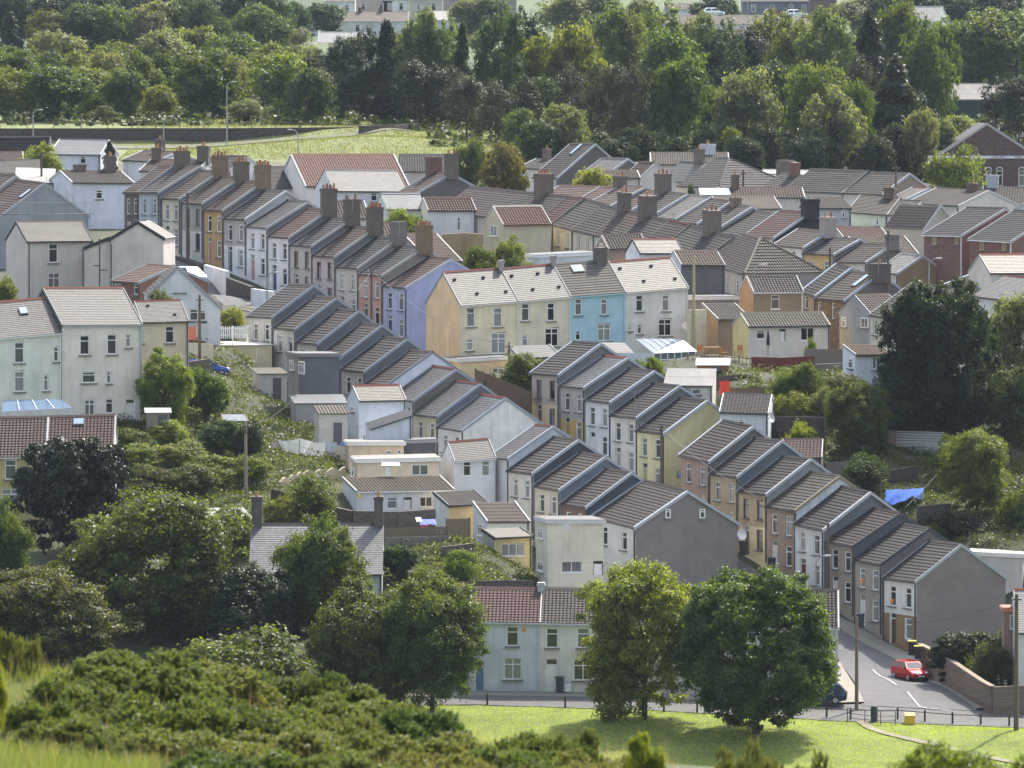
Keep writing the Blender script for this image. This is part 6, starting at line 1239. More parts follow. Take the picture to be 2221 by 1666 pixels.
fence_run('tall timber fence beside the yellow lean-to', [(970, 1126, 556), (1020, 1124, 557.5)], 1.5, WOOD, gap=.015, pw=.13)
wall_run('rough stone garden terrace below the block wall', [(960, 1186, 552), (1026, 1178, 553)], STONE, drop=1.5)
wall_run('low rubble wall topped with stones behind the near row roof', [(975, 1262, 543), (1100, 1258, 545), (1155, 1260, 546)], DSTONE, drop=1.2)
fence_run('wooden fence behind the garden tree of the centre street', [(1030, 800, 621), (1060, 812, 617), (1150, 850, 610)], 1.6, m_plain((104, 84, 66), .9, key='brown_fence'), gap=.012, pw=.14)
wall_run('red brown painted fence below the long tan bungalow wing', [(1630, 774, 618), (1700, 776, 617), (1766, 772, 617)], REDW, 'garden_fence', 'fence', th=.12, drop=1.3)
wall_run('grey board fence right of the red brown fence', [(1746, 757, 617), (1835, 757, 617)], m_plain((122, 108, 98), .9, key='grey_boards'), 'garden_fence', 'fence', th=.1, drop=1.5)
wall_run('block wall below the grey board fence', [(1768, 790, 613), (1835, 787, 614), (1925, 806, 606)], m_wall((126, 114, 106)), drop=1.8)
wall_run('grey rendered terrace wall beneath the white cottage', [(1790, 818, 604), (1935, 822, 602)], m_wall((132, 130, 128)), drop=2.4)
fence_run('slatted fence behind the red cloth', [(1588, 842, 605), (1690, 838, 606)], 1.0, WOOD, gap=.02, pw=.14, step=1.4)
wall_run('dark timber wall in the yard above the slatted fence', [(1530, 815, 609), (1650, 812, 610)], m_plain((86, 76, 68), .9, key='dark_timber'), 'garden_fence', 'fence', th=.1, drop=1.5)
fence_run('deck railing of the terrace with garden furniture', [(1490, 766, 624), (1640, 775, 621)], .9, m_plain((140, 120, 92), .9, key='deck_timber'), gap=.3, pw=.05)
wall_run('dark stone terrace wall behind the pale yellow gable', [(1670, 902, 592), (1790, 905, 590)], DSTONE, drop=2.2)
wall_run('whitewashed brick wall beneath the very large dark tree', [(1945, 935, 590), (2046, 938, 588)], m_brick((128, 124, 122), (206, 204, 200), .44, .2), drop=2.2)
wall_run('red brick pier left of the whitewashed wall', [(1926, 934, 590), (1945, 935, 590)], m_brick((120, 92, 80)), 'brick_pier', 'pier', drop=2.2)
wall_run('grey wall of a yard behind the slate grey gabled house', [(1790, 1004, 583), (1860, 1000, 584), (1872, 996, 584)], m_wall((118, 112, 106)), drop=1.6)
wall_run('rubble bank wall above the blue tarpaulin', [(1870, 1030, 580), (1990, 1010, 582)], DSTONE, drop=2)
wall_run('dark stone bank wall left of the yellow hammock', [(1990, 1098, 572), (2060, 1092, 573)], DSTONE, drop=1.6)
wall_run('brick garden wall with pale coping beside the red car', [(1995, 1398, 546), (2025, 1412, 542), (2062, 1432, 537), (2100, 1458, 532), (2130, 1478, 528), (2152, 1490, 525)], m_brick((112, 84, 74)), drop=1.6, cap=m_plain((140, 126, 108), .9, key='coping_stone'))
wall_run('garden wall return at the right edge of the junction', [(2152, 1490, 525), (2240, 1486, 526)], m_brick((104, 82, 72)), drop=1.6)
wall_run('cream yard wall beside the white end house', [(1492, 672, 640), (1530, 671, 641)], CRM, drop=2.6)
wall_run('tan rendered yard wall below the white annexe', [(960, 508, 705), (1010, 505, 706), (1055, 508, 704)], m_wall((176, 156, 120)), drop=2.5)
# lawn edge: posts with a rail
pr_ = empty('post_and_rail_fence', G(1040, 1531), 'low dark post and rail fence along the edge of the lawn', 'fence'); rail = MB(); PST = m_plain((70, 58, 48), .85, key='dark_post')
prev = None
for x, yb in [(1057, 1530), (1226, 1537), (1300, 1541), (1368, 1543), (1440, 1545), (1512, 1547), (1580, 1550), (1650, 1553), (1720, 1556), (1793, 1559), (1845, 1563), (1947, 1563), (2006, 1567), (2066, 1571), (2127, 1574), (2189, 1577), (2250, 1580)]:
    p = G(x, yb)-pr_.location; b = MB(); b.tube(p-Vector((0, 0, .3)), p+Vector((0, 0, .85)), .075, .07, PST, 8); b.build('post', pr_)
    t = p+Vector((0, 0, .68))
    if prev is not None and x > 1310: rail.tube(prev, t, .03, .03, PST, 6)
    prev = t
rail.build('rail', pr_)
br_ = empty('pedestrian_barrier', G(1884, 1574), 'dark metal pedestrian barrier around the gap in the lawn fence', 'barrier'); b = MB(); PM = m_plain((70, 74, 78), .5, .6, key='steel')
bp = [G(1838, 1566), G(1876, 1571), G(1910, 1574), G(1942, 1573)]
for p in bp: b.tube(p-br_.location, p-br_.location+Vector((0, 0, 1.0)), .03, .03, PM, 6)
for p, q in zip(bp, bp[1:]):
    for z in (.3, .62, .98): b.tube(p-br_.location+Vector((0, 0, z)), q-br_.location+Vector((0, 0, z)), .022, .022, PM, 6)
b.build('frame', br_)

# ------------------------------------------------------------------ poles, lamps, wires
PW_ = m_plain((96, 84, 70), .9, key='pole_timber'); PG = m_plain((150, 152, 150), .5, .3, key='galvanised')
POLE = {}
def pole(label, x, top, base, Y=None, r=.13, arms=True, group='telegraph poles', mat=PW_):
    p = U(x, base, Y) if Y else G(x, base); t = U(x, top, p.y); g = min(p.z, gz(p.x, p.y)); rt = empty('telegraph_pole', (p.x, p.y, g), label, 'telegraph pole', group); H = t.z-g
    b = MB(); b.tube((0, 0, -.5), (0, 0, H), r*1.15, r*.8, mat, 9); b.build('post', rt)
    if arms:
        c = MB(); c.box(ident, -.35, .35, -.16, -.12, H-.45, H-.37, M_DARK); c.box(ident, -.06, .06, -.22, -.13, H-.95, H-.6, M_DARK); c.build('crossarm', rt)
        for k in (-.3, .3):
            d = MB(); d.tube((k, -.14, H-.37), (k, -.14, H-.24), .03, .03, M_WHITE, 6); d.build('insulator', rt)
    POLE[label] = Vector((p.x, p.y, t.z-.3)); return POLE[label]
p1 = pole('tall pole in front of the yellow gable with tangled wires', 1435, 922, 1062, 584)
p2 = pole('pale wooden pole before the cream terrace yards', 1104, 742, 850, 619, mat=m_plain((150, 136, 116), .9, key='pale_pole'))
p3 = pole('dark pole beside the picket fence', 433, 640, 778, 616)
p4 = pole('grey wooden pole in the overgrown plot with stay wires', 533, 914, 1082, 569, mat=m_plain((140, 130, 112), .9, key='grey_pole'))
p5 = pole('tall buff pole right of the white end house', 1505, 556, 690, 640, mat=m_plain((176, 160, 126), .9, key='buff_pole'), arms=False)
p6 = pole('pole with many wires near the black gabled house', 1926, 500, 640, 650)
p7 = pole('telegraph pole at the kerb of the road junction', 1858, 1338, 1521, 524, arms=False, mat=m_plain((120, 104, 84), .9, key='brown_pole'))
p8 = pole('dark pole in front of the ochre brick house', 407, 418, 556, 694)
p9 = pole('pole with wires before the salmon pink house', 806, 580, 690, 652)
p10 = pole('pole at the right edge of the lawn', 2204, 1288, 1583, 513, r=.16)
p11 = pole('pole among the light grey roofs at the far left', 90, 330, 410, 752)
p12 = pole('pole beside the tan fronted terraced house', 1800, 538, 600, 676, arms=False)
p13 = pole('pole rising behind the broad roofs near the chapel', 1943, 358, 440, 752)
p14 = pole('pole behind the striped tan roof', 1612, 368, 440, 762)
p15 = pole('white pole by the white house of the lower right street', 1796, 1135, 1300, 561, arms=False)
def lamp(label, x, top, base, Y, dx=1, group='street lamps'):
    p = U(x, base, Y); g = min(p.z, gz(p.x, p.y)); t = U(x, top, Y); H = t.z-g; rt = empty('street_lamp', (p.x, p.y, g), label, 'street lamp', group)
    b = MB(); b.tube((0, 0, -.3), (0, 0, H-.5), .09, .06, PG, 8); b.tube((0, 0, H-.5), (dx*.35, 0, H-.08), .05, .045, PG, 7, False); b.tube((dx*.35, 0, H-.08), (dx*.7, 0, H), .045, .04, PG, 7); b.build('post', rt)
    c = MB(); c.box(ident, min(dx*.65, dx*1.15), max(dx*.65, dx*1.15), -.13, .13, H-.06, H+.07, m_plain((206, 208, 206), .4, key='lamp_head')); c.build('lamp_head', rt)
lamp('tall street lamp in front of the field road', 646, 281, 338, 842, -1)
lamp('white headed street lamp at the far left by the wall', 72, 238, 320, 872, 1)
lamp('white headed street lamp below the round trees', 355, 252, 322, 868, 1)
lamp('very tall lamp mast before the left wood', 492, 177, 316, 868, 1)
lamp('street lamp over the low white wall of the upper street', 579, 590, 655, 655, 1)
lamp('slim street lamp in front of the tan gable', 2015, 560, 640, 650, 1)
lamp('slim lamp behind the pantiled tan wing', 1636, 573, 640, 660, 1)
lamp('street lamp fixed by the white house in the lower right street', 1770, 1205, 1290, 560, 1)
WIRE = m_plain((70, 72, 76), .6, key='wire')
def wire(label, a, b_, sag=.6, r=.013):
    m = MB(); o = Vector(a); n = 12; P0 = None
    for i in range(n+1):
        t = i/n; p = Vector(a).lerp(Vector(b_), t)-o; p.z -= sag*4*t*(1-t)
        if P0 is not None: m.tube(P0, p, r, r, WIRE, 4, False)
        P0 = p
    w_ = m.build('overhead_cable', None, o); tag(w_, label, 'cable', 'overhead cables')
wire('thick cable sagging from the blue house pole across the peach gable', p9, p2, 1.2, .022)
wire('cable from the pale pole to the yellow gable pole', p2, p1, 1.0)
wire('cable from the yellow gable pole down the lower right street', p1, U(1795, 1140, 562), 1.0, .018)
wire('pale cable from the upper street pole to the middle street roofs', p9, U(730, 642, 632), .8, .02)
wire('cable from the plot pole to the white rear wing', p4, U(752, 900, 590), .6)
wire('cable from the plot pole to the grey rendered block', p4, U(650, 850, 606), .6)
wire('stay wire on the left of the plot pole', p4, G(498, 1085), 0, .016)
wire('cable from the plot pole to the cream slate house', p4, U(880, 900, 596), .8)
wire('cable from the white house up to the very large dark tree', U(1965, 1100, 572), U(2170, 862, 596), .3, .02)
wire('cable from the picket fence pole to the tall cream house', p3, U(300, 715, 592), .5)
wire('cable across the front of the grey pebbledash gable', p7, U(2230, 1340, 534), .7)
wire('cable from the junction pole to the lawn edge pole', p7, p10, .8)
wire('cable between the ochre house pole and the upper chimneys', p8, U(540, 400, 690), .6)
wire('stay wire of the many wired pole', p6, U(1905, 600, 648), 0, .016)
wire('cable from the many wired pole to the tan fronted house', p6, p12, .5)
wire('cable high over the central wood', U(560, 175, 885), U(1000, 205, 900), .8, .02)
wire('cable across the back roofs near the chapel', p14, p13, .9)

# ------------------------------------------------------------------ cars
def car(label, pos, ang, colour, Lc=3.7, Wc=1.62, Hc=1.42, hatch=True, group=None):
    rt = empty('parked_car', pos, label, 'car', group, ang); P_ = m_plain(colour, .22, .25, key='car_paint'); rub = m_plain((28, 28, 30), .7, key='tyre_rubber'); gl = m_plain((26, 32, 40), .08, key='car_glass'); al = m_plain((178, 180, 184), .35, .7, key='alloy')
    # stations along x (front = +L/2): x, sill z, belt z, belt half width
    st = [(-.5, .42, .72, .66), (-.485, .3, .9, .74), (-.4, .22, .95, .8), (-.2, .2, .93, .81), (.05, .2, .92, .81), (.22, .2, .9, .81), (.36, .22, .8, .78), (.46, .28, .66, .7), (.5, .36, .56, .6)]
    b = MB(); rings = []
    for x, z0, z1, hw in st:
        x *= Lc; hw *= Wc/1.62; zz = z0+(z1-z0)*.55
        rings.append([Vector((x, -hw*.9, z0)), Vector((x, -hw, zz)), Vector((x, -hw*.93, z1)), Vector((x, 0, z1+.035)), Vector((x, hw*.93, z1)), Vector((x, hw, zz)), Vector((x, hw*.9, z0))])
    for a, c in zip(rings, rings[1:]):
        for j in range(6): b.face([a[j], c[j], c[j+1], a[j+1]], P_)
        b.face([a[6], c[6], c[0], a[0]], rub)
    b.face(rings[0][::-1], P_); b.face(rings[-1], P_); b.build('body', rt)
    # cabin: glasshouse with painted roof
    rx0, rx1 = (-.36*Lc, .08*Lc); bx0, bx1 = (-.47*Lc, .27*Lc); hw0, hw1 = .74*Wc/1.62, .58*Wc/1.62; zb, zr = .9, Hc-.06
    B_ = [Vector((bx0, -hw0, zb)), Vector((bx1, -hw0, zb)), Vector((bx1, hw0, zb)), Vector((bx0, hw0, zb))]; T_ = [Vector((rx0, -hw1, zr)), Vector((rx1, -hw1, zr)), Vector((rx1, hw1, zr)), Vector((rx0, hw1, zr))]
    def win(p, q, s_, t, nm, m0=.06, m1=.1):
        w_ = MB(); f = lambda u, v: (p.lerp(q, u)).lerp(s_.lerp(t, u), v); nn = (q-p).cross(s_-p).normalized()*.012
        w_.face([f(m0, m1)+nn, f(1-m0, m1)+nn, f(1-m0, 1-m1)+nn, f(m0, 1-m1)+nn], gl); w_.build(nm, rt)
    cb_ = MB()
    for i in range(4): cb_.face([B_[i], B_[(i+1) % 4], T_[(i+1) % 4], T_[i]], P_)
    mid = [t+Vector((0, 0, .05)) for t in T_]; ins = [Vector((t.x*.93, t.y*.85, zr+.06)) for t in T_]
    for i in range(4): cb_.face([T_[i], T_[(i+1) % 4], ins[(i+1) % 4], ins[i]], P_)
    cb_.face(ins, P_); cb_.build('cabin', rt)
    win(B_[1], B_[2], T_[1], T_[2], 'windscreen'); win(B_[3], B_[0], T_[3], T_[0], 'rear_window')
    for i, j in ((0, 1), (2, 3)):
        m0 = B_[i].lerp(B_[j], .5); m1 = T_[i].lerp(T_[j], .48); win(B_[i], m0, T_[i], m1, 'side_window', .1, .12); win(m0, B_[j], m1, T_[j], 'side_window', .08, .12)
    for sx in (-.31, .32):
        for sy in (-1, 1):
            y = sy*(Wc/2-.02); t = MB(); t.tube((sx*Lc, y-sy*.2, .29), (sx*Lc, y, .29), .29, .29, rub, 16); wh = t.build('wheel', rt)
            u = MB(); u.tube((sx*Lc, y, .29), (sx*Lc, y+sy*.012, .29), .19, .17, al, 10); u.build('rim', wh)
    for sy in (-1, 1):
        h = MB(); h.tube((.455*Lc, sy*.5, .63), (.49*Lc, sy*.48, .6), .12, .1, m_plain((220, 226, 232), .15, key='headlight'), 8); h.build('headlight', rt)
        h = MB(); h.box(ident, -.502*Lc, -.48*Lc, sy*.58-.09, sy*.58+.09, .62, .85, m_plain((150, 30, 26), .3, key='tail_light')); h.build('tail_light', rt)
        h = MB(); h.box(ident, .17*Lc, .21*Lc, sy*.8-.08, sy*.8+.08, .92, 1.03, P_); h.build('wing_mirror', rt)
    h = MB(); h.box(ident, .497*Lc, .51*Lc, -.26, .26, .36, .47, m_plain((222, 222, 214), .5, key='number_plate')); h.build('number_plate', rt)
    h = MB(); h.box(ident, .485*Lc, .506*Lc, -.5, .5, .28, .345, m_plain((40, 40, 42), .6, key='bumper')); h.build('bumper', rt)
    return rt
def onroad(x, y): p = G(x, y); return p+Vector((0, 0, .09))
car('small red hatchback parked nose down beside the brick garden wall', onroad(1974, 1478), R(-66), (176, 22, 34), 3.6, 1.64, 1.46)
car('dark blue estate car half hidden behind the round maple', onroad(1772, 1532)+Vector((0, 0, .05)), R(176), (44, 56, 82), 4.3, 1.74, 1.46)
car('white car parked at the top of the upper street', U(413, 602, 678), R(-58), (226, 230, 234), 3.9, 1.68, 1.46)
car('bright blue car behind the ivy covered wall', Vector((U(447, 782, 619).x, 619, U(443, 771, 619).z-1.75)), R(5), (40, 80, 160), 3.9, 1.68, 1.42)
bpy.data.objects['parked_car.002'].location.z = gz(bpy.data.objects['parked_car.002'].location.x, bpy.data.objects['parked_car.002'].location.y)+.07
for l_, x, y, c_ in (('white far car left of two on the distant estate', 1548, 30, (230, 232, 236)), ('white far car right of two on the distant estate', 1726, 34, (232, 234, 238)), ('dark red far car between the two white ones', 1680, 32, (120, 60, 62))):
    p = U(x, y, 1262); car(l_, (p.x, p.y, p.z-.4), R(8), c_, group=None)

# ------------------------------------------------------------------ bins and small things
def bin_(label, x, y, body, lid, s=1.0, Y=None, rz=0):
    p = G(x, y) if Y is None else U(x, y, Y); rt = empty('wheelie_bin', p+Vector((0, 0, .1)), label, 'bin', None, rz); b = MB(); m = m_plain(body, .6, key='bin_plastic'); l = m_plain(lid, .6, key='bin_lid')
    b.prism([Vector((x_*.24*s, y_*.28*s, 0)) for x_, y_ in ((-1, -1), (1, -1), (1, 1), (-1, 1))], [Vector((x_*.3*s, y_*.36*s, 1.0*s)) for x_, y_ in ((-1, -1), (1, -1), (1, 1), (-1, 1))], m); b.build('body', rt)
    c = MB(); c.box(ident, -.32*s, .32*s, -.4*s, .38*s, 1.0*s+.003, 1.09*s, l); c.build('lid', rt)
    for sx in (-1, 1):
        w_ = MB(); w_.tube((sx*.2*s, .34*s, .1*s), (sx*.28*s, .34*s, .1*s), .1*s, .1*s, M_DARK, 8); w_.build('wheel', rt)
Bk = (36, 38, 42); Yl = (196, 190, 60)
bin_('black bin with yellow lid against the brown house corner', 1978, 1424, Bk, Yl, Y=545); bin_('second yellow lidded black bin nearer the red car', 1991, 1432, Bk, Yl, .9, Y=544)
bin_('grey wheelie bin beside the white door of the cream house', 1214, 1503, (60, 66, 70), (70, 76, 80), Y=530)
bin_('black bin by the tan house with brown windows', 1611, 1207, Bk, Bk, Y=572); bin_('black bin by the brown pink house', 1674, 1243, Bk, Bk, Y=567); bin_('black bin on the doorstep of the white house', 1738, 1276, Bk, Bk, Y=563)
bin_('dark blue bin by the navy door of the grey rendered house', 1866, 1365, (40, 46, 60), (44, 50, 66), Y=553)
lb = empty('litter_bin', G(1896, 1566), 'round dark green litter bin behind the barrier', 'litter bin'); b = MB(); b.tube((0, 0, 0), (0, 0, 1.0), .24, .26, m_plain((38, 58, 56), .5, key='green_bin'), 14); b.tube((0, 0, 1.0), (0, 0, 1.12), .26, .2, M_DARK, 14); b.build('body', lb)
gb_ = empty('grit_bin', G(1973, 1571), 'yellow grit bin with sloping lid at the lawn edge', 'grit bin'); GY_ = m_plain((214, 168, 48), .5, key='yellow_plastic'); b = MB(); b.prism([Vector((x_*.38, y_*.3, 0)) for x_, y_ in ((-1, -1), (1, -1), (1, 1), (-1, 1))], [Vector((x_*.34, y_*.27, .55 if y_ < 0 else .72)) for x_, y_ in ((-1, -1), (1, -1), (1, 1), (-1, 1))], GY_); b.build('body', gb_)
b = MB(); b.prism([Vector((-.37, -.32, .555)), Vector((.37, -.32, .555)), Vector((.37, .3, .735)), Vector((-.37, .3, .735))], [Vector((-.35, -.3, .63)), Vector((.35, -.3, .63)), Vector((.35, .28, .8)), Vector((-.35, .28, .8))], GY_); b.build('lid', gb_)
wb = empty('recycling_box', U(1232, 1503, 530)+Vector((0, 0, .1)), 'white box on the pavement beside the grey bin', 'box'); b = MB(); b.box(ident, -.22, .22, -.2, .2, 0, .5, m_plain((226, 230, 232), .5, key='white_plastic')); b.build('body', wb); b = MB(); b.box(ident, -.24, .24, -.22, .22, .503, .55, M_WHITE); b.build('lid', wb)

def shed(label, A, B, Y, a, H, D, rise, wall, roofm, name='garden_shed', cat='shed', mono=False, dr=True):
    ra = R(a); e = Vector((math.cos(ra), math.sin(ra), 0)); n = Vector((-math.sin(ra), math.cos(ra), 0)); PA = U(A[0], A[1], Y); W = solve(lambda t: U(B[0], B[1], Y+t*e.y).x-(PA.x+t*e.x), .2, 40)
    rl = PA-Vector((0, 0, H)); rt = empty(name, rl, label, cat); P = lambda x, y, z: e*x+n*y+Vector((0, 0, z)); b = MB(); zl = -1.2
    q0 = [P(0, 0, zl), P(0, 0, H), P(0, D, H+(rise if mono else 0)), P(0, D, zl)]; q1 = [P(W, 0, zl), P(W, 0, H), P(W, D, H+(rise if mono else 0)), P(W, D, zl)]
    if not mono: q0.insert(2, P(0, D/2, H+rise)); q1.insert(2, P(W, D/2, H+rise))
    b.prism(q0, q1, wall); b.build('wall', rt)
    r = MB(); o = .15; k = rise/(D if mono else D/2); t = Vector((0, 0, .07)); g = Vector((0, 0, .012))
    ym = D+o if mono else D/2
    r.prism([P(-o, -o, H-o*k)+g, P(W+o, -o, H-o*k)+g, P(W+o, ym, H+k*ym)+g, P(-o, ym, H+k*ym)+g], [P(-o, -o, H-o*k)+t, P(W+o, -o, H-o*k)+t, P(W+o, ym, H+k*ym)+t, P(-o, ym, H+k*ym)+t], roofm)
    if not mono: r.prism([P(-o, D+o, H-o*k)+g, P(W+o, D+o, H-o*k)+g, P(W+o, ym, H+k*ym)+g, P(-o, ym, H+k*ym)+g], [P(-o, D+o, H-o*k)+t, P(W+o, D+o, H-o*k)+t, P(W+o, ym, H+k*ym)+t, P(-o, ym, H+k*ym)+t], roofm)
    r.build('roof', rt)
    if dr: d = MB(); d.box(P, W*.5, W*.5+.7, -.03, -.003, .1, min(H-.15, 1.9), m_plain((90, 92, 94), .7, key='shed_door')); d.build('door', rt)
    return rt
RF = m_plain((166, 164, 160), .7, key='pale_felt'); WHF = m_plain((206, 204, 196), .7, key='white_roof'); DF = m_plain((104, 106, 112), .8, key='dark_felt'); BRW = m_plain((134, 96, 62), .85, key='shed_timber')
shed('beige shed with pale roof beside the tall cream house', (318, 896), (368, 896), 585, 4, 2.0, 1.6, .25, m_wall((150, 140, 128)), RF, mono=True)
shed('brown timber shed with grey roof below the garden furniture', (1512, 792), (1580, 792), 612, -4, 1.6, 2.2, .5, BRW, RF)
cs = shed('long open shed with white corrugated roof in the overgrown plot', (380, 1128), (545, 1110), 556, 12, 2.0, 4.2, .55, m_plain((84, 70, 60), .9, key='old_timber'), m_roof('sheet', (226, 228, 228), .05), mono=True, dr=False)
shed('flat roofed cream garage with dark open front at the top of the middle street', (456, 750), (590, 748), 629, 10, 2.6, 5, .1, m_wall((222, 206, 168)), WHF, 'garage', 'garage', mono=True, dr=False)
gd = house('grey rendered flat roofed block joined to the fourth middle street house', A=(648, 770), B=(736, 770), Y=607, a=14, H=5.2, L=4.5, mode='flat', roof=('smooth', (150, 148, 144)), wall=(104, 106, 112), gable=(150, 148, 150), verge=(120, 122, 126), name='rear_block', cat='house extension', gpx=[('L', 629, 781, 638, 805), ('L', 649, 783, 661, 812)])
shed('small lean-to with mossy roof and glazed front below the flat roofed garage', (562, 812), (622, 806), 613, 14, 2.2, 3, .35, m_wall((206, 206, 202)), m_roof('tile', (140, 130, 112)), 'lean_to', 'lean-to', mono=True)
shed('blue grey roofed rear extension below the grey rendered block', (642, 876), (752, 868), 600, 8, 3.0, 4, .5, m_wall((166, 164, 162)), m_roof('smooth', (104, 112, 126)), 'rear_extension', 'house extension', mono=True)
shed('little cream outhouse with tiled roof beside the white rear wing', (692, 898), (754, 896), 592, 10, 2.6, 2.4, .5, m_wall((214, 208, 196)), m_roof('pantile', (130, 116, 100)), 'outhouse', 'outhouse', mono=True)
wc = house('white two storey rear wing with pale slate roof beside the slate house', A=(778, 868), B=(880, 866), Rg=(765, 838), end='L', Y=595, a=14, H=5.4, roof=('slate', (172, 162, 146), .5), ridge=(150, 80, 62), wall=(222, 228, 236), verge=(226, 230, 234), coping=.05, name='rear_wing', cat='house extension', gpx=[('L', 761, 880, 769, 894)], px=[(786, 942, 800, 958, 'm')])
house('white lean-to with sloping black roof below the white rear wing', A=(802, 930), B=(893, 900), Rg=(790, 924), end='L', hd=1.5, mode='mono', Y=591, a=14, H=3.4, roof=('smooth', (70, 72, 78)), wall=(224, 230, 238), verge=None, name='lean_to', cat='lean-to', W=None, rise=.4)
house('flat roofed cream annexe with dark socks on a line', A=(756, 962), B=(876, 962), Y=587, a=5, H=2.5, L=4, mode='flat', roof=('smooth', (206, 202, 194)), wall=(226, 206, 178), verge=(226, 226, 226), name='annexe', cat='annexe', px=[(837, 976, 850, 985), (861, 975, 871, 985)])
house('long flat roofed cream bungalow with white gabled porch', A=(775, 1000), B=(952, 996), Y=578, a=5, H=2.8, L=6, mode='flat', roof=('smooth', (196, 192, 184)), wall=(228, 210, 184), verge=(232, 230, 226), name='bungalow', cat='bungalow', px=[(836, 1010, 849, 1033, 'Door'), (892, 1007, 930, 1031, 'm'), (760, 1014, 769, 1034)])
house('dark grey walled yard annexe beside the big white gable', A=(878, 958), B=(945, 956), Y=590, a=5, H=2.6, L=3, mode='flat', roof=('smooth', (120, 122, 126)), wall=(96, 98, 104), verge=(140, 142, 146), name='annexe', cat='annexe')
house('peach flat roofed basement extension of the cream terrace', A=(998, 782), B=(1100, 776), Y=632, a=16, H=3.6, L=5, mode='flat', roof=('smooth', (176, 178, 184)), wall=(238, 212, 168), verge=(226, 222, 212), name='rear_extension', cat='house extension', px=[(1068, 798, 1094, 828, 'm')], ctlw=0)
house('dark roofed lean-to behind the cream middle house', A=(1128, 776), B=(1215, 772), Rg=(1121, 752), end='L', Y=629, a=18, hd=3, mode='mono', H=2.4, roof=('smooth', (92, 96, 104)), wall=(214, 206, 184), verge=(196, 200, 206), name='lean_to', cat='lean-to', coping=.06)
house('dark roofed lean-to behind the cyan house', A=(1275, 768), B=(1378, 770), Rg=(1330, 744), Y=629, a=18, hd=3, mode='mono', H=2.4, roof=('smooth', (84, 88, 96)), wall=(160, 170, 176), verge=None, name='lean_to', cat='lean-to')
house('white flat roofed building at the right edge below the person in red', A=(2100, 1200), B=(2218, 1206), Y=562, a=-8, H=4.5, L=5.5, mode='flat', roof=('smooth', (232, 230, 224)), wall=(186, 184, 184), verge=(206, 206, 204), name='outbuilding', cat='outbuilding')
house('slate roofed building cut off by the right edge above the pole', A=(2207, 1370), B=(2330, 1370), Rg=(2207, 1280), end='L', hd=4.2, Y=530, a=0, H=3.0, roof=('slate', (140, 144, 152)), ridge=(170, 92, 66), wall=(214, 214, 212), verge=(206, 208, 212), coping=.05, name='house', cat='house')
house('low brick garage with white window at the right edge', A=(2178, 1322), B=(2212, 1322), Y=535, a=0, H=2.6, L=3, mode='flat', roof=('smooth', (196, 120, 84)), wall=(150, 120, 108), verge=(186, 120, 90), name='garage', cat='garage', px=[(2190, 1334, 2206, 1366, 'm')], ctlw=0)
# conservatory
cv = empty('conservatory', U(1415, 800, 628)-Vector((0, 0, .4)), 'white glazed conservatory with hipped glass roof behind the white end house', 'conservatory'); o_ = Vector(cv.location)
fr = m_plain((232, 234, 236), .4, key='conservatory_frame'); glz = m_plain((96, 110, 128), .2, key='roof_glazing')
cA, cB = U(1418, 766, 628)-o_, U(1508, 762, 631)-o_; e_ = (cB-cA); Lc_ = e_.length; e_.normalize(); n_ = Vector((-e_.y, e_.x, 0)).normalized()
b = MB()
for i in range(7):
    p = cA+e_*Lc_*i/6; b.tube(Vector((p.x, p.y, -1)), p, .06, .06, fr, 4)
for z in (0, -.6, -1.4): b.tube(cA+Vector((0, 0, z)), cB+Vector((0, 0, z)), .05, .05, fr, 4)
b.build('frame', cv)
b = MB(); b.face([cA+Vector((0, 0, -2.2))+n_*.02, cB+Vector((0, 0, -2.2))+n_*.02, cB+n_*.02, cA+n_*.02], m_plain((90, 100, 104), .1, key='dark_glazing')); b.face([cA+Vector((0, 0, -2.2)), cA, cA+n_*4-e_*1.6, cA+n_*4-e_*1.6+Vector((0, 0, -2.2))], m_plain((206, 210, 214), .3, key='side_panel')); b.face([cB+Vector((0, 0, -2.2)), cB, cB+n_*4, cB+n_*4+Vector((0, 0, -2.2))], m_plain((206, 210, 214), .3, key='side_panel')); b.build('pane', cv)
rg0 = U(1379, 735, 633)-o_; rg1 = U(1465, 735, 634)-o_; hipp = U(1482, 738, 632.5)-o_
b = MB(); b.face([cA-e_*.1+n_*-.1, hipp, rg1, rg0], glz); b.face([cA-e_*.1-n_*.1, cB+e_*.1-n_*.1, hipp], m_plain((206, 210, 216), .3, key='white_glazing')); b.face([cB+e_*.1-n_*.1, cB+n_*4, rg1, hipp], glz); b.build('roof', cv)
for t in (.2, .4, .6, .8):
    q = MB(); q.tube((cA-e_*.1).lerp(hipp, t)+Vector((0, 0, .02)), rg0.lerp(rg1, t)+Vector((0, 0, .02)), .03, .03, fr, 4); q.build('glazing_bar', cv)
b = MB(); pA, pB, pC, pD = U(4, 893, 580), U(157, 885, 580), U(132, 866, 586), U(6, 868, 586)
gl_ = empty('glazed_lean_to', pA-Vector((0, 0, 2.2)), 'blue tinted glass lean-to behind the pale green house', 'lean-to'); o_ = Vector(gl_.location); BG = m_plain((104, 128, 160), .15, key='blue_glazing')
b.face([pA-o_, pB-o_, pC-o_, pD-o_], BG); b.build('roof', gl_); b = MB(); D3 = Vector((0, 0, -3.0)); b.face([pA+D3-o_, pB+D3-o_, pB-o_-Vector((0, 0, .02)), pA-o_-Vector((0, 0, .02))], m_wall((206, 208, 206))); b.build('wall', gl_)
for t in (.25, .5, .75):
    q = MB(); q.tube(pA.lerp(pB, t)-o_+Vector((0, 0, .03)), pD.lerp(pC, t)-o_+Vector((0, 0, .03)), .035, .035, M_WHITE, 4); q.build('glazing_bar', gl_)
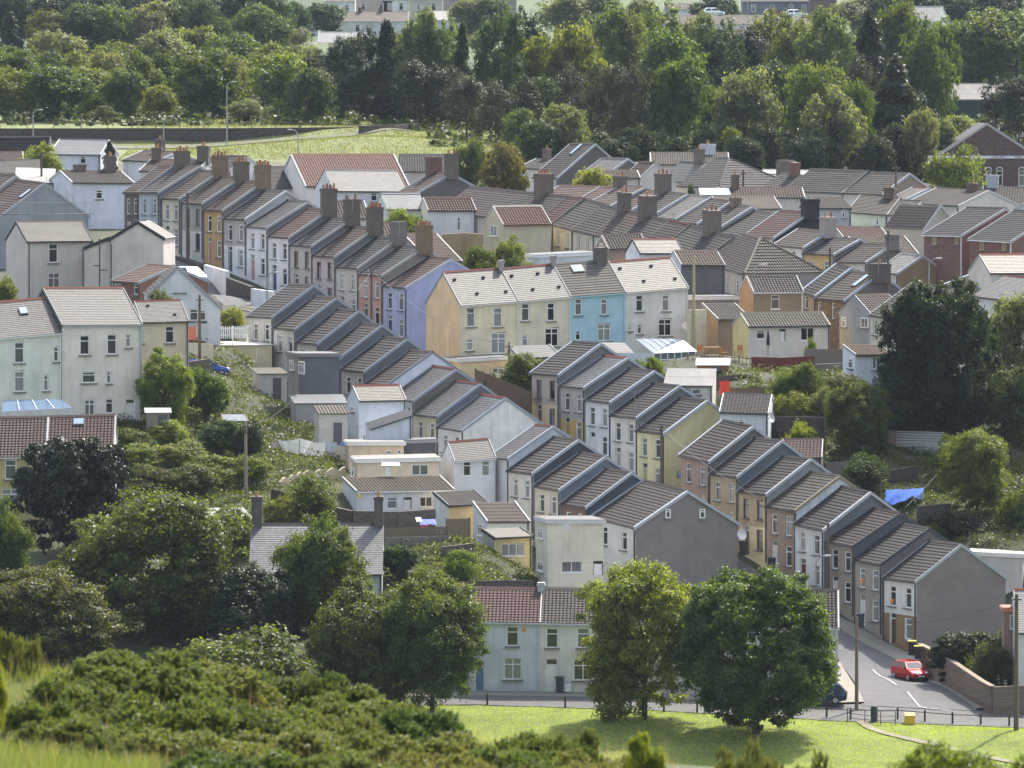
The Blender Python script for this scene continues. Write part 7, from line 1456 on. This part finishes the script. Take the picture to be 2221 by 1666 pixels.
b = MB(); q = [U(x, y, Y) for x, y, Y in ((484, 915, 590), (540, 914, 590), (530, 898, 593), (480, 898, 593))]; cf = empty('cold_frame', q[0]-Vector((0, 0, .4)), 'glass cold frame panels on the overgrown plot', 'cold frame'); o_ = Vector(cf.location)
b.prism([p-o_-Vector((0, 0, .04)) for p in q], [p-o_ for p in q], m_plain((84, 94, 104), .6, key='pale_glazing')); b.build('pane', cf); b = MB()
for i in range(4): b.tube(q[i]-o_+Vector((0, 0, .02)), q[(i+1) % 4]-o_+Vector((0, 0, .02)), .04, .04, WOOD, 4)
b.tube(q[0]-o_, q[0]-o_-Vector((0, 0, 1)), .04, .04, WOOD, 4); b.tube(q[1]-o_, q[1]-o_-Vector((0, 0, 1)), .04, .04, WOOD, 4); b.build('frame', cf)

# ------------------------------------------------------------------ cloths, tarpaulin, washing
def cloth(label, quad, colour, name='washing', cat='washing', nx=12, ny=8, wave=.1, group=None, sag=0):
    c = [U(*p) for p in quad]; o = c[0]; b = MB(); m = m_plain(colour, .85, key='cloth'); nn = (c[1]-c[0]).cross(c[3]-c[0]).normalized()
    rr = random.Random(len(label))
    ph = rr.random()*6
    def F(u, v):
        p = c[0].lerp(c[1], u).lerp(c[3].lerp(c[2], u), v); w_ = math.sin(u*9+ph+v*2)*.6+math.sin(u*17+ph*2+v*5)*.4
        return p-o+nn*wave*w_*(.2+v)-Vector((0, 0, sag*4*u*(1-u)*(1-v)))
    for i in range(nx):
        for j in range(ny): b.face([F(i/nx, j/ny), F((i+1)/nx, j/ny), F((i+1)/nx, (j+1)/ny), F(i/nx, (j+1)/ny)], m)
    t = b.build(name, None, o); tag(t, label, cat, group); return t
cloth('left of two white sheets on the washing line', [(602, 954, 589), (649, 950, 589.5), (648, 986, 589), (617, 986, 589)], (226, 222, 206), sag=.15, wave=.2)
cloth('right of two white sheets on the washing line', [(651, 950, 589.5), (706, 958, 590), (703, 992, 589.5), (650, 984, 589)], (228, 224, 206), sag=.15, wave=.2)
for l_, x0, x1, y1, c_ in (('lilac towel at the left end of the washing line', 589, 602, 985, (196, 176, 200)), ('white shirt right of the sheets', 708, 718, 979, (214, 218, 226)), ('pale blue shirt right of the white shirt', 720, 731, 978, (200, 208, 220)), ('blue and white top at the right end of the line', 738, 747, 968, (150, 170, 220))):
    cloth(l_, [(x0, 959, 590), (x1, 959, 590), (x1, y1, 590), (x0, y1, 590)], c_, nx=4, ny=4, wave=.05)
wire('washing line in the yard below the rear extension', U(588, 956, 589), U(750, 958, 590.2), .1, .012)
cloth('big blue tarpaulin draped over a frame in the right hand gardens', [(1922, 1063, 577), (2004, 1059, 578), (2000, 1078, 575.5), (1918, 1094, 575)], (22, 84, 176), 'tarpaulin', 'tarpaulin', 16, 8, .25)
cloth('red orange cloth hanging in the yard behind the white annexe', [(1561, 827, 604), (1583, 826, 604), (1583, 857, 604), (1561, 857, 604)], (222, 74, 50), 'towel', 'towel', 5, 5, .06)
cloth('yellow hammock cloth slung in the dark garden', [(2066, 1149, 571), (2113, 1149, 571), (2098, 1161, 570), (2083, 1161, 570)], (206, 170, 40), 'hammock', 'hammock', 8, 4, .1)
for l_, x0, x1, c_ in (('grey blue garment on the line under the rounded tree', 1861, 1868, (150, 156, 180)), ('pale garment beside the grey blue one', 1869, 1877, (196, 194, 206)), ('white garment right of the pale one', 1879, 1886, (226, 228, 232)), ('bright blue edged garment at the right end of that line', 1888, 1894, (120, 160, 214))):
    cloth(l_, [(x0, 967, 588), (x1, 967, 588), (x1, 990, 588), (x0, 990, 588)], c_, nx=3, ny=4, wave=.04)
for l_, x0, y0, x1, y1, c_ in (('blue patterned washing on the airer by the fence', 907, 1126, 945, 1138, (120, 130, 190)), ('pink washing on the airer by the fence', 911, 1135, 926, 1143, (214, 70, 84)), ('white cloth at the corner of the airer', 901, 1122, 913, 1131, (226, 230, 234))):
    cloth(l_, [(x0, y0, 556.5), (x1, y0, 556.5), (x1+2, y1, 555.8), (x0+2, y1, 555.8)], c_, nx=6, ny=3, wave=.06)
# garden furniture on the terrace
FW = m_plain((176, 124, 70), .7, key='teak')
def chair_(label, x, y, Y, rz):
    p = U(x, y, Y); rt = empty('garden_chair', p, label, 'chair', 'garden chairs on the terrace', rz)
    for nm, bx in (('seat', (-.25, .25, -.25, .25, .4, .45)), ('backrest', (-.25, .25, .22, .26, .455, .95))):
        b = MB(); b.box(ident, *bx, FW); b.build(nm, rt)
    for sx in (-.22, .22):
        for sy in (-.22, .22): b = MB(); b.box(ident, sx-.025, sx+.025, sy-.025, sy+.025, 0, .397, FW); b.build('leg', rt)
chair_('wooden garden chair at the left of the terrace', 1520, 772, 624, .4); chair_('wooden garden chair in the middle of the terrace', 1570, 776, 623, 2.2); chair_('wooden garden chair nearest the red brown fence', 1602, 772, 623, 3.6)
gt = empty('garden_table', U(1545, 772, 624.5), 'wooden garden table between the terrace chairs', 'table'); b = MB(); b.box(ident, -.7, .7, -.4, .4, .7, .76, FW); b.build('tabletop', gt)
for sx in (-.6, .6):
    for sy in (-.33, .33): b = MB(); b.box(ident, sx-.04, sx+.04, sy-.04, sy+.04, 0, .697, FW); b.build('leg', gt)
for l_, x, y, Y, c_, h in (('closed black parasol in front of the long tan wing', 1666, 762, 630, (34, 36, 42), 1.9), ('pink pot with leafy plant above the red brown fence', 1760, 776, 622, (196, 44, 96), .5)):
    p = U(x, y, Y); b = MB(); rt = empty('parasol' if 'parasol' in l_ else 'plant_pot', p, l_, 'parasol' if 'parasol' in l_ else 'plant pot')
    if 'parasol' in l_: b.tube((0, 0, -.4), (0, 0, h), .03, .02, M_DARK, 6); b.build('pole', rt); b = MB(); b.tube((0, 0, .5), (0, 0, 1.1), .16, .14, m_plain(c_, .8, key='canopy_cloth'), 10); b.tube((0, 0, 1.1), (0, 0, h-.05), .14, .02, m_plain(c_, .8, key='canopy_cloth'), 10); b.build('canopy', rt)
    else: b.tube((0, 0, -.1), (0, 0, h), .2, .28, m_plain(c_, .6, key='pink_pot'), 12); b.build('pot', rt)
# sale board, street name plate, alarm boxes, satellite dishes
sb = empty('sale_board', U(1478, 1030, 587)+Vector((0, 0, -.25)), 'blue and green sale board projecting from the pinkish brown house', 'sign'); b = MB(); b.box(ident, -.36, .36, -.02, .02, 0, .52, m_plain((40, 74, 116), .5, key='board_blue')); b.build('board', sb)
b = MB()
for z, w_ in ((.4, .5), (.3, .56), (.12, .44)): b.box(ident, -w_/2, w_/2, -.026, -.0215, z, z+.05, m_plain((206, 214, 220), .5, key='board_lettering'))
b.box(ident, -.34, .34, -.024, -.0212, .2, .26, m_plain((60, 150, 120), .5, key='board_green')); b.build('lettering', sb)
npt = empty('street_name_plate', U(2007, 1341, 555.5)+Vector((0, -.35, 0)), 'white street name plate on the pebbledash gable', 'sign', None, R(27)); b = MB(); b.box(ident, -.55, .55, -.02, .02, -.1, .1, m_plain((214, 222, 230), .5, key='plate_white')); b.build('plate', npt)
for l_, x, y, Y, c_ in (('orange alarm box on the pale blue house', 1136, 1366, 530.8, (206, 140, 60)), ('orange alarm box on the grey rendered house of the lower street', 1868, 1261, 555.5, (222, 130, 50)), ('orange alarm box on the white end house of the lower street', 1934, 1303, 552.5, (222, 140, 50)), ('yellow box on the wall of the white pantiled bungalow', 779, 1077, 570.6, (226, 196, 80))):
    p = U(x, y, Y); b = MB(); b.box(ident, -.14, .14, -.1, .06, -.14, .14, m_plain(c_, .5, key='alarm_plastic')); tag(b.build('alarm_box', None, p), l_, 'alarm box', None)
def dish(label, x, y, Y, d=Vector((.6, -1, .35)), r=.4):
    p = U(x, y, Y); rt = empty('satellite_dish', p, label, 'satellite dish', 'satellite dishes'); d = d.normalized(); b = MB(); m = m_plain((206, 204, 200), .5, key='dish_grey'); n = 14
    a = d.orthogonal().normalized(); c = d.cross(a)
    for k in range(3):
        r0, r1 = r*k/3, r*(k+1)/3
        for i in range(n):
            t0, t1 = 6.2832*i/n, 6.2832*(i+1)/n; f = lambda rr, t: (a*math.cos(t)+c*math.sin(t))*rr+d*(rr*rr*.5)
            b.face([f(r0, t0), f(r1, t0), f(r1, t1), f(r0, t1)], m)
    b.build('reflector', rt); q = MB(); q.tube((0, 0, 0), -d*.3, .03, .03, M_LEAD, 5); q.tube(-c*r*.9+d*.1, d*.5, .015, .015, M_LEAD, 5); q.build('arm', rt)
dish('large pale dish on the corner of the grey cement gable', 1608, 1160, 563, r=.42); dish('white dish on the right edge of the white walled wing', 1672, 906, 587, Vector((1, -.6, .3)), .42); dish('dark dish on the flat roofed cream block', 1230, 1143, 549.5, Vector((-.5, -1, .4)), .3); dish('small dish on the right corner of the white end house', 1487, 706, 641, Vector((.2, -1, .3)), .35)
def aerial(label, x, top, Y, h=1.6):
    p = U(x, top, Y); b = MB(); b.tube((0, 0, 0), (0, 0, -h), .02, .02, PG, 5); b.tube((-.6, 0, -.05), (.5, .2, -.05), .014, .014, PG, 4)
    for k in range(6): q = Vector((-.55+k*.18, .03*k, -.05)); b.tube(q+Vector((-.05, .2, 0)), q-Vector((-.05, .2, 0)), .008, .008, PG, 4)
    rt = empty('television_aerial', p, label, 'aerial', 'television aerials'); b.build('mast', rt)
aerial('aerial on the roof left of the brown chimneyed house', 740, 310, 762, 2.2); aerial('aerial by the big hipped roof', 1702, 424, 740); aerial('aerial on the cream house of the centre street', 1377, 848, 595, 1.5); aerial('aerial rising over the pebbledash gable', 2010, 1240, 553, 1.2); aerial('aerial in the dark garden above the blue tarpaulin', 1911, 1035, 578, 2.6); aerial('aerial on the golden tree roofs', 1326, 302, 800, 1.0)
# scaffolding
sf = empty('scaffolding', U(60, 500, 696)-Vector((0, 0, 4)), 'scaffolding poles standing against the grey gable at the left edge', 'scaffolding'); o_ = Vector(sf.location)
for x, t in ((12, 470), (60, 425), (100, 385), (146, 410), (158, 425), (195, 452)):
    b = MB(); p = U(x, t, 695+x*.02)-o_; b.tube(p, Vector((p.x, p.y, -3)), .035, .035, PG, 5); b.build('standard', sf)
for y in (440, 464, 490): b = MB(); b.tube(U(-5, y, 695)-o_, U(205, y, 699)-o_, .035, .035, PG, 5); b.build('ledger', sf)
b = MB(); p, q = U(-5, 466, 695)-o_, U(205, 464, 699)-o_; b.prism([p, p+Vector((0, .7, 0)), p+Vector((0, .7, .06)), p+Vector((0, 0, .06))], [q, q+Vector((0, .7, 0)), q+Vector((0, .7, .06)), q+Vector((0, 0, .06))], WOOD); b.build('platform', sf)

# ------------------------------------------------------------------ chapel, green shed, distant estate
ch = house('dark stone chapel with broad gable and name band at the right edge', mode='gfront', A=(2012, 352), B=(2270, 352), Rg=(2140.8, 268), Y=848, a=0, L=16, H=3.2, name='chapel', cat='chapel', wallmat=m_stone((106, 84, 82)), roof=('slate', (120, 112, 112)), verge=(214, 206, 214), found=4,
   px=[(2161, 370, 2175, 404, 't'), (2209, 370, 2223, 404, 't'), (2138, 370, 2150, 404, 't')])
chl = Vector(ch.location)
for x in (2168, 2216, 2144):
    c0 = U(x, 370, 847.86)-chl; b = MB(); r_ = .38; m_ = m_plain((206, 206, 212), .5, key='arch_trim')
    for i in range(8):
        t0, t1 = math.pi*i/8, math.pi*(i+1)/8; b.tube(c0+Vector((math.cos(t0)*r_, 0, math.sin(t0)*r_)), c0+Vector((math.cos(t1)*r_, 0, math.sin(t1)*r_)), .06, .06, m_, 5, False)
    b.face([c0+Vector((math.cos(math.pi*i/8)*r_, -.01, math.sin(math.pi*i/8)*r_)) for i in range(9)], M_GLASS); b.build('window_arch', ch)
b = MB(); p, q = U(2012, 341, 847.9)-chl, U(2270, 341, 847.9)-chl; b.box(lambda x, y, z: Vector((x, y, z)), p.x, q.x, p.y-.06, p.y, p.z-.16, p.z+.16, m_plain((206, 208, 216), .7, key='painted_band')); bd_ = b.build('name_band', ch)
for txt, x in (('AL', 2119), ('CHAPEL', 2150), ('REBU', 2201)):
    cu = bpy.data.curves.new('lettering', 'FONT'); cu.body = txt; cu.size = .4; cu.extrude = .004; cu.space_character = 1.25 if txt == 'CHAPEL' else 1.0
    to = bpy.data.objects.new('lettering', cu); COL.objects.link(to); bpy.context.view_layer.update(); dg = bpy.context.evaluated_depsgraph_get(); me = bpy.data.meshes.new_from_object(to.evaluated_get(dg)); bpy.data.objects.remove(to)
    me.materials.clear(); me.materials.append(m_plain((50, 48, 56), .8, key='black_lettering')); pp = U(x, 343.5, 847.8)-chl; lo = link('lettering', me, bd_, (pp.x, p.y-.07, p.z-.14)); lo.rotation_euler = (math.pi/2, 0, 0)
house('dark green shed with long pale roof in the right wood', A=(2003, 215), B=(2290, 215), Rg=(2290, 182.5), hd=7, Y=962, a=0, H=2.6, name='warehouse', cat='shed', roof=('sheet', (170, 166, 160), .2), wall=(40, 66, 62), verge=None, gut=(196, 200, 200), pipe=False)
D = dict(name='distant_house', cat='house', gut=(190, 190, 190), pipe=False, verge=(220, 220, 220), coping=.06, group='distant estate')
PRF = ('tile', (196, 180, 164)); WRF = ('smooth', (216, 212, 206))
def dh(label, x0, x1, ye, yr, Y, roof=PRF, wall=(206, 208, 208), H=2.7, hd=4, a=0, **k): d = dict(D); d.update(k); house(label, A=(x0, ye), B=(x1, ye), Rg=(x1-4, yr), Y=Y, a=a, hd=hd, H=H, roof=roof, wall=wall, ctlw=0, **d)
dh('bungalow with pale hipped roof left of the white distant flats', 735, 885, 46, 27, 1385, wins='V', chim=[(.3, .7, .7, .9, (96, 66, 62), 0), (.6, .7, .7, .9, (96, 66, 62), 0)])
dh('distant bungalow with bright pale roof above the larches', 925, 1052, 43, 24, 1390, roof=WRF)
dh('distant grey bungalow with white edged roof beside the dark conifer', 690, 795, 92, 70, 1290, roof=('smooth', (190, 192, 196)))
dh('small dark roofed distant garage behind the pale trees', 635, 685, 103, 92, 1285, roof=('smooth', (176, 178, 188)), H=2)
dh('distant bungalow at the left between two dark trees', 625, 690, 52, 32, 1380, roof=PRF)
dh('white rendered distant block at the top left of the estate', 705, 770, 3, -12, 1440, wall=(224, 226, 228), H=6, wins='W')
dh('brownish distant houses with many windows at the top', 765, 850, 0, -14, 1450, wall=(182, 172, 164), H=6, wins='W')
dh('white distant houses with dark windows right of the brownish ones', 830, 885, -1, -14, 1450, wall=(222, 222, 222), H=6, wins='W')
dh('pale distant house left of the grey flats', 888, 960, 0, -14, 1450, wall=(196, 190, 182), H=6, wins='W')
dh('long grey distant flats with white windows', 960, 1120, -2, -16, 1460, wall=(156, 150, 152), H=7, wins='W')
dh('distant row of bungalows behind the feathery larches', 1300, 1440, 50, 34, 1330, roof=PRF)
dh('distant bungalow roof with small chimneys under the parked cars', 1440, 1665, 52, 34, 1318, roof=PRF, chim=[(.45, .6, .6, .8, (90, 76, 76), 0)])
dh('distant bungalow right of the parked cars', 1690, 1760, 52, 36, 1318, roof=PRF)
dh('distant white house with pale roof right of the long flats', 1440, 1500, 20, 8, 1400, wall=(222, 224, 228))
dh('distant cream terrace behind the larches', 1490, 1680, 74, 64, 1300, roof=PRF, wall=(222, 216, 196), wins='')
dh('distant grey terrace houses at the top right', 1610, 1700, 2, -12, 1400, wall=(120, 122, 134), H=5, wins='W')
dh('distant grey terrace houses beside the brown block', 1700, 1760, 2, -12, 1400, wall=(110, 112, 126), H=5, wins='W')
dh('brown brick distant block at the top right', 1758, 1815, -4, -14, 1390, wall=(112, 90, 88), H=6)
dh('distant pale roof slope in the trees at the top right', 1960, 2030, 46, 15, 1240, roof=WRF, a=-20)
for l_, x, top, base, Y in (('distant lamp post left of the brick block', 1622, -10, 34, 1300), ('distant lamp post beside the far white car', 1716, -12, 34, 1300)): lamp(l_, x, top, base, Y)

# ------------------------------------------------------------------ the person in red in the right hand garden
def person(label, pos, facing):
    rt = empty('person', pos, label, 'person', None, facing)
    J = {'pel': (0, 0, .92, .13, .1), 'chest': (0, .0, 1.28, .16, .11), 'neck': (0, 0, 1.46, .055, .055), 'head': (0, -.02, 1.6, .085, .1), 'top': (0, 0, 1.7, .07, .08),
         'hl': (-.09, 0, .86, .085, .085), 'kl': (-.1, -.03, .48, .06, .06), 'al': (-.1, .02, .08, .042, .042), 'fl': (-.1, -.13, .03, .04, .03),
         'hr': (.09, 0, .86, .085, .085), 'kr': (.1, -.02, .48, .06, .06), 'ar': (.1, .03, .08, .042, .042), 'fr': (.1, -.12, .03, .04, .03),
         'sl': (-.19, 0, 1.38, .06, .06), 'el': (-.24, -.06, 1.12, .045, .045), 'wl': (-.18, -.26, 1.02, .032, .032), 'sr': (.19, 0, 1.38, .06, .06), 'er': (.25, -.05, 1.12, .045, .045), 'wr': (.17, -.25, 1.1, .032, .032)}
    E = [('pel', 'chest'), ('chest', 'neck'), ('neck', 'head'), ('head', 'top'), ('pel', 'hl'), ('hl', 'kl'), ('kl', 'al'), ('al', 'fl'), ('pel', 'hr'), ('hr', 'kr'), ('kr', 'ar'), ('ar', 'fr'), ('chest', 'sl'), ('sl', 'el'), ('el', 'wl'), ('chest', 'sr'), ('sr', 'er'), ('er', 'wr')]
    for s, w_ in ((-1, 'wl'), (1, 'wr')):
        x, y, z = J[w_][:3]
        J['p'+w_] = (x-s*.01, y-.06, z+.02, .022, .03); E.append((w_, 'p'+w_))
        for k in range(4):
            n1, n2 = f'f{k}{w_}', f'g{k}{w_}'; J[n1] = (x-s*.01+(k-1.5)*.018, y-.11, z+.02-.004*abs(k-1), .0085, .0085); J[n2] = (x-s*.01+(k-1.5)*.017, y-.145+.01*abs(k-1), z-.005, .0075, .0075); E += [('p'+w_, n1), (n1, n2)]
        J['t'+w_] = (x-s*.045, y-.08, z+.025, .0095, .0095); E.append(('p'+w_, 't'+w_))
    ks = list(J); me = bpy.data.meshes.new('body'); me.from_pydata([J[k][:3] for k in ks], [(ks.index(a), ks.index(b_)) for a, b_ in E], []); o = bpy.data.objects.new('body', me); COL.objects.link(o)
    md = o.modifiers.new('skin', 'SKIN'); sv = me.skin_vertices[0].data
    for i, k in enumerate(ks): sv[i].radius = J[k][3:5]; sv[i].use_root = k == 'pel'
    o.modifiers.new('sub', 'SUBSURF').render_levels = 1; o.modifiers['sub'].levels = 1
    bpy.context.view_layer.update(); dg = bpy.context.evaluated_depsgraph_get(); m2 = bpy.data.meshes.new_from_object(o.evaluated_get(dg)); bpy.data.objects.remove(o)
    skin = m_plain((206, 160, 136), .6, key='skin'); red = m_plain((168, 34, 44), .8, key='red_cloth'); m2.materials.clear(); m2.materials.append(skin); m2.materials.append(red)
    for p in m2.polygons: p.use_smooth = True; c = p.center; p.material_index = 1 if (c.z < 1.45 and not (c.y < -.22 and c.z > .9)) else 0
    link('body', m2, rt); h = MB(); 
    for i in range(6):
        for j in range(10):
            f = lambda a_, b_: Vector((math.cos(b_)*math.sin(a_)*.105, .015+math.sin(b_)*math.sin(a_)*.115, 1.62+math.cos(a_)*.12)); a0, a1 = i*.26, (i+1)*.26; b0, b1 = j*.628, (j+1)*.628
            if i > 3 and -2.5 < (b0+.3-6.283 if b0 > 3.14 else b0) < -.6: continue
            h.face([f(a0, b0), f(a1, b0), f(a1, b1), f(a0, b1)], m_plain((120, 78, 50), .8, key='hair'))
    h.build('hair', rt)
pp = U(2106, 1153, 570); person('person in a long red outfit standing behind the white flat roof', (pp.x, pp.y, pp.z-1.72), R(-20))

sp = MB(); sl0 = Vector(big_.location)
for x, t, bt in ((216, 517, 660), (180, 540, 650), (241, 530, 650), (63, 525, 660)):
    p, q = U(x, t, 663.2 if x > 170 else 667)-sl0, U(x, bt, 663.2 if x > 170 else 667)-sl0; sp = MB(); sp.tube(p, q, .06, .06, M_DARK, 6); sp.build('soil_pipe', big_)
for x0, x1, y in ((202, 216, 576), (216, 231, 586)):
    sp = MB(); sp.tube(U(x0, y, 663.2)-sl0, U(x1, y, 663.2)-sl0, .05, .05, M_DARK, 6); sp.build('waste_pipe', big_)

for l_, x, t, Y in (('aerial on the chimney of the cream third house of the upper street', 478, 326, 700), ('aerial on the ochre house chimney', 571, 342, 690), ('aerial on the chimney beside the red dormer roof', 713, 392, 678), ('aerial on the two pot chimney', 764, 428, 672), ('aerial on the low grey chimney stack', 866, 478, 662), ('aerial on the yellow gable roof end', 1535, 852, 586), ('aerial on the red brown roof above the slate wing', 1462, 462, 696), ('aerial on the cream topped chimney', 1545, 462, 690), ('aerial on the pale block chimney', 1540, 318, 806), ('aerial on the dark chimney of the rooflight house', 1905, 568, 646)):
    aerial(l_, x, t, Y, 1.3)
for l_, x, y, Y in (('small dish on the wall of the cream third house', 390, 440, 707), ('small dish under the eaves of the ochre house', 484, 468, 696), ('small dish beside the windows of the white porch house', 579, 505, 682), ('small dish on the salmon pink house', 828, 606, 661), ('small dish on the mustard fronted house', 1266, 852, 606), ('small dish on the tan house with slate gable', 1599, 1046, 578), ('small dish on the white walled house below the slate house', 1150, 1036, 578)):
    dish(l_, x, y, Y-.3, Vector((-.7, -.8, .35)), .28)
cloth('white gabled canopy over the porch of the long cream bungalow', [(829, 1003, 577), (866, 1003, 577), (868, 1010, 576), (827, 1010, 576)], (232, 232, 230), 'porch_canopy', 'canopy', 4, 2, .02)
for l_, A_, B_ in (('cable from the plot pole to the flat roofed bungalow', p4, U(780, 990, 578)), ('cable from the plot pole to the cream garage', p4, U(560, 745, 628)), ('cable from the yellow gable pole to the cream house', p1, U(1345, 905, 600)), ('cable from the yellow gable pole to the bright white house', p1, U(1300, 872, 604)), ('cable from the yellow gable pole to the tan house', p1, U(1560, 1028, 584)), ('cable from the pale pole to the peach gable', p2, U(1010, 670, 637)), ('cable from the upper street pole to the pinkish grey house', p9, U(700, 560, 674)), ('cable from the upper street pole to the blue house', p9, U(850, 625, 659)), ('cable from the many wired pole to the white verged wing', p6, U(1850, 575, 670)), ('cable from the dark ochre house pole to the grey white house', p8, U(500, 476, 692)), ('cable from the buff pole to the hipped corner house', p5, U(1600, 590, 668))):
    wire(l_, A_, B_, .5, .011)
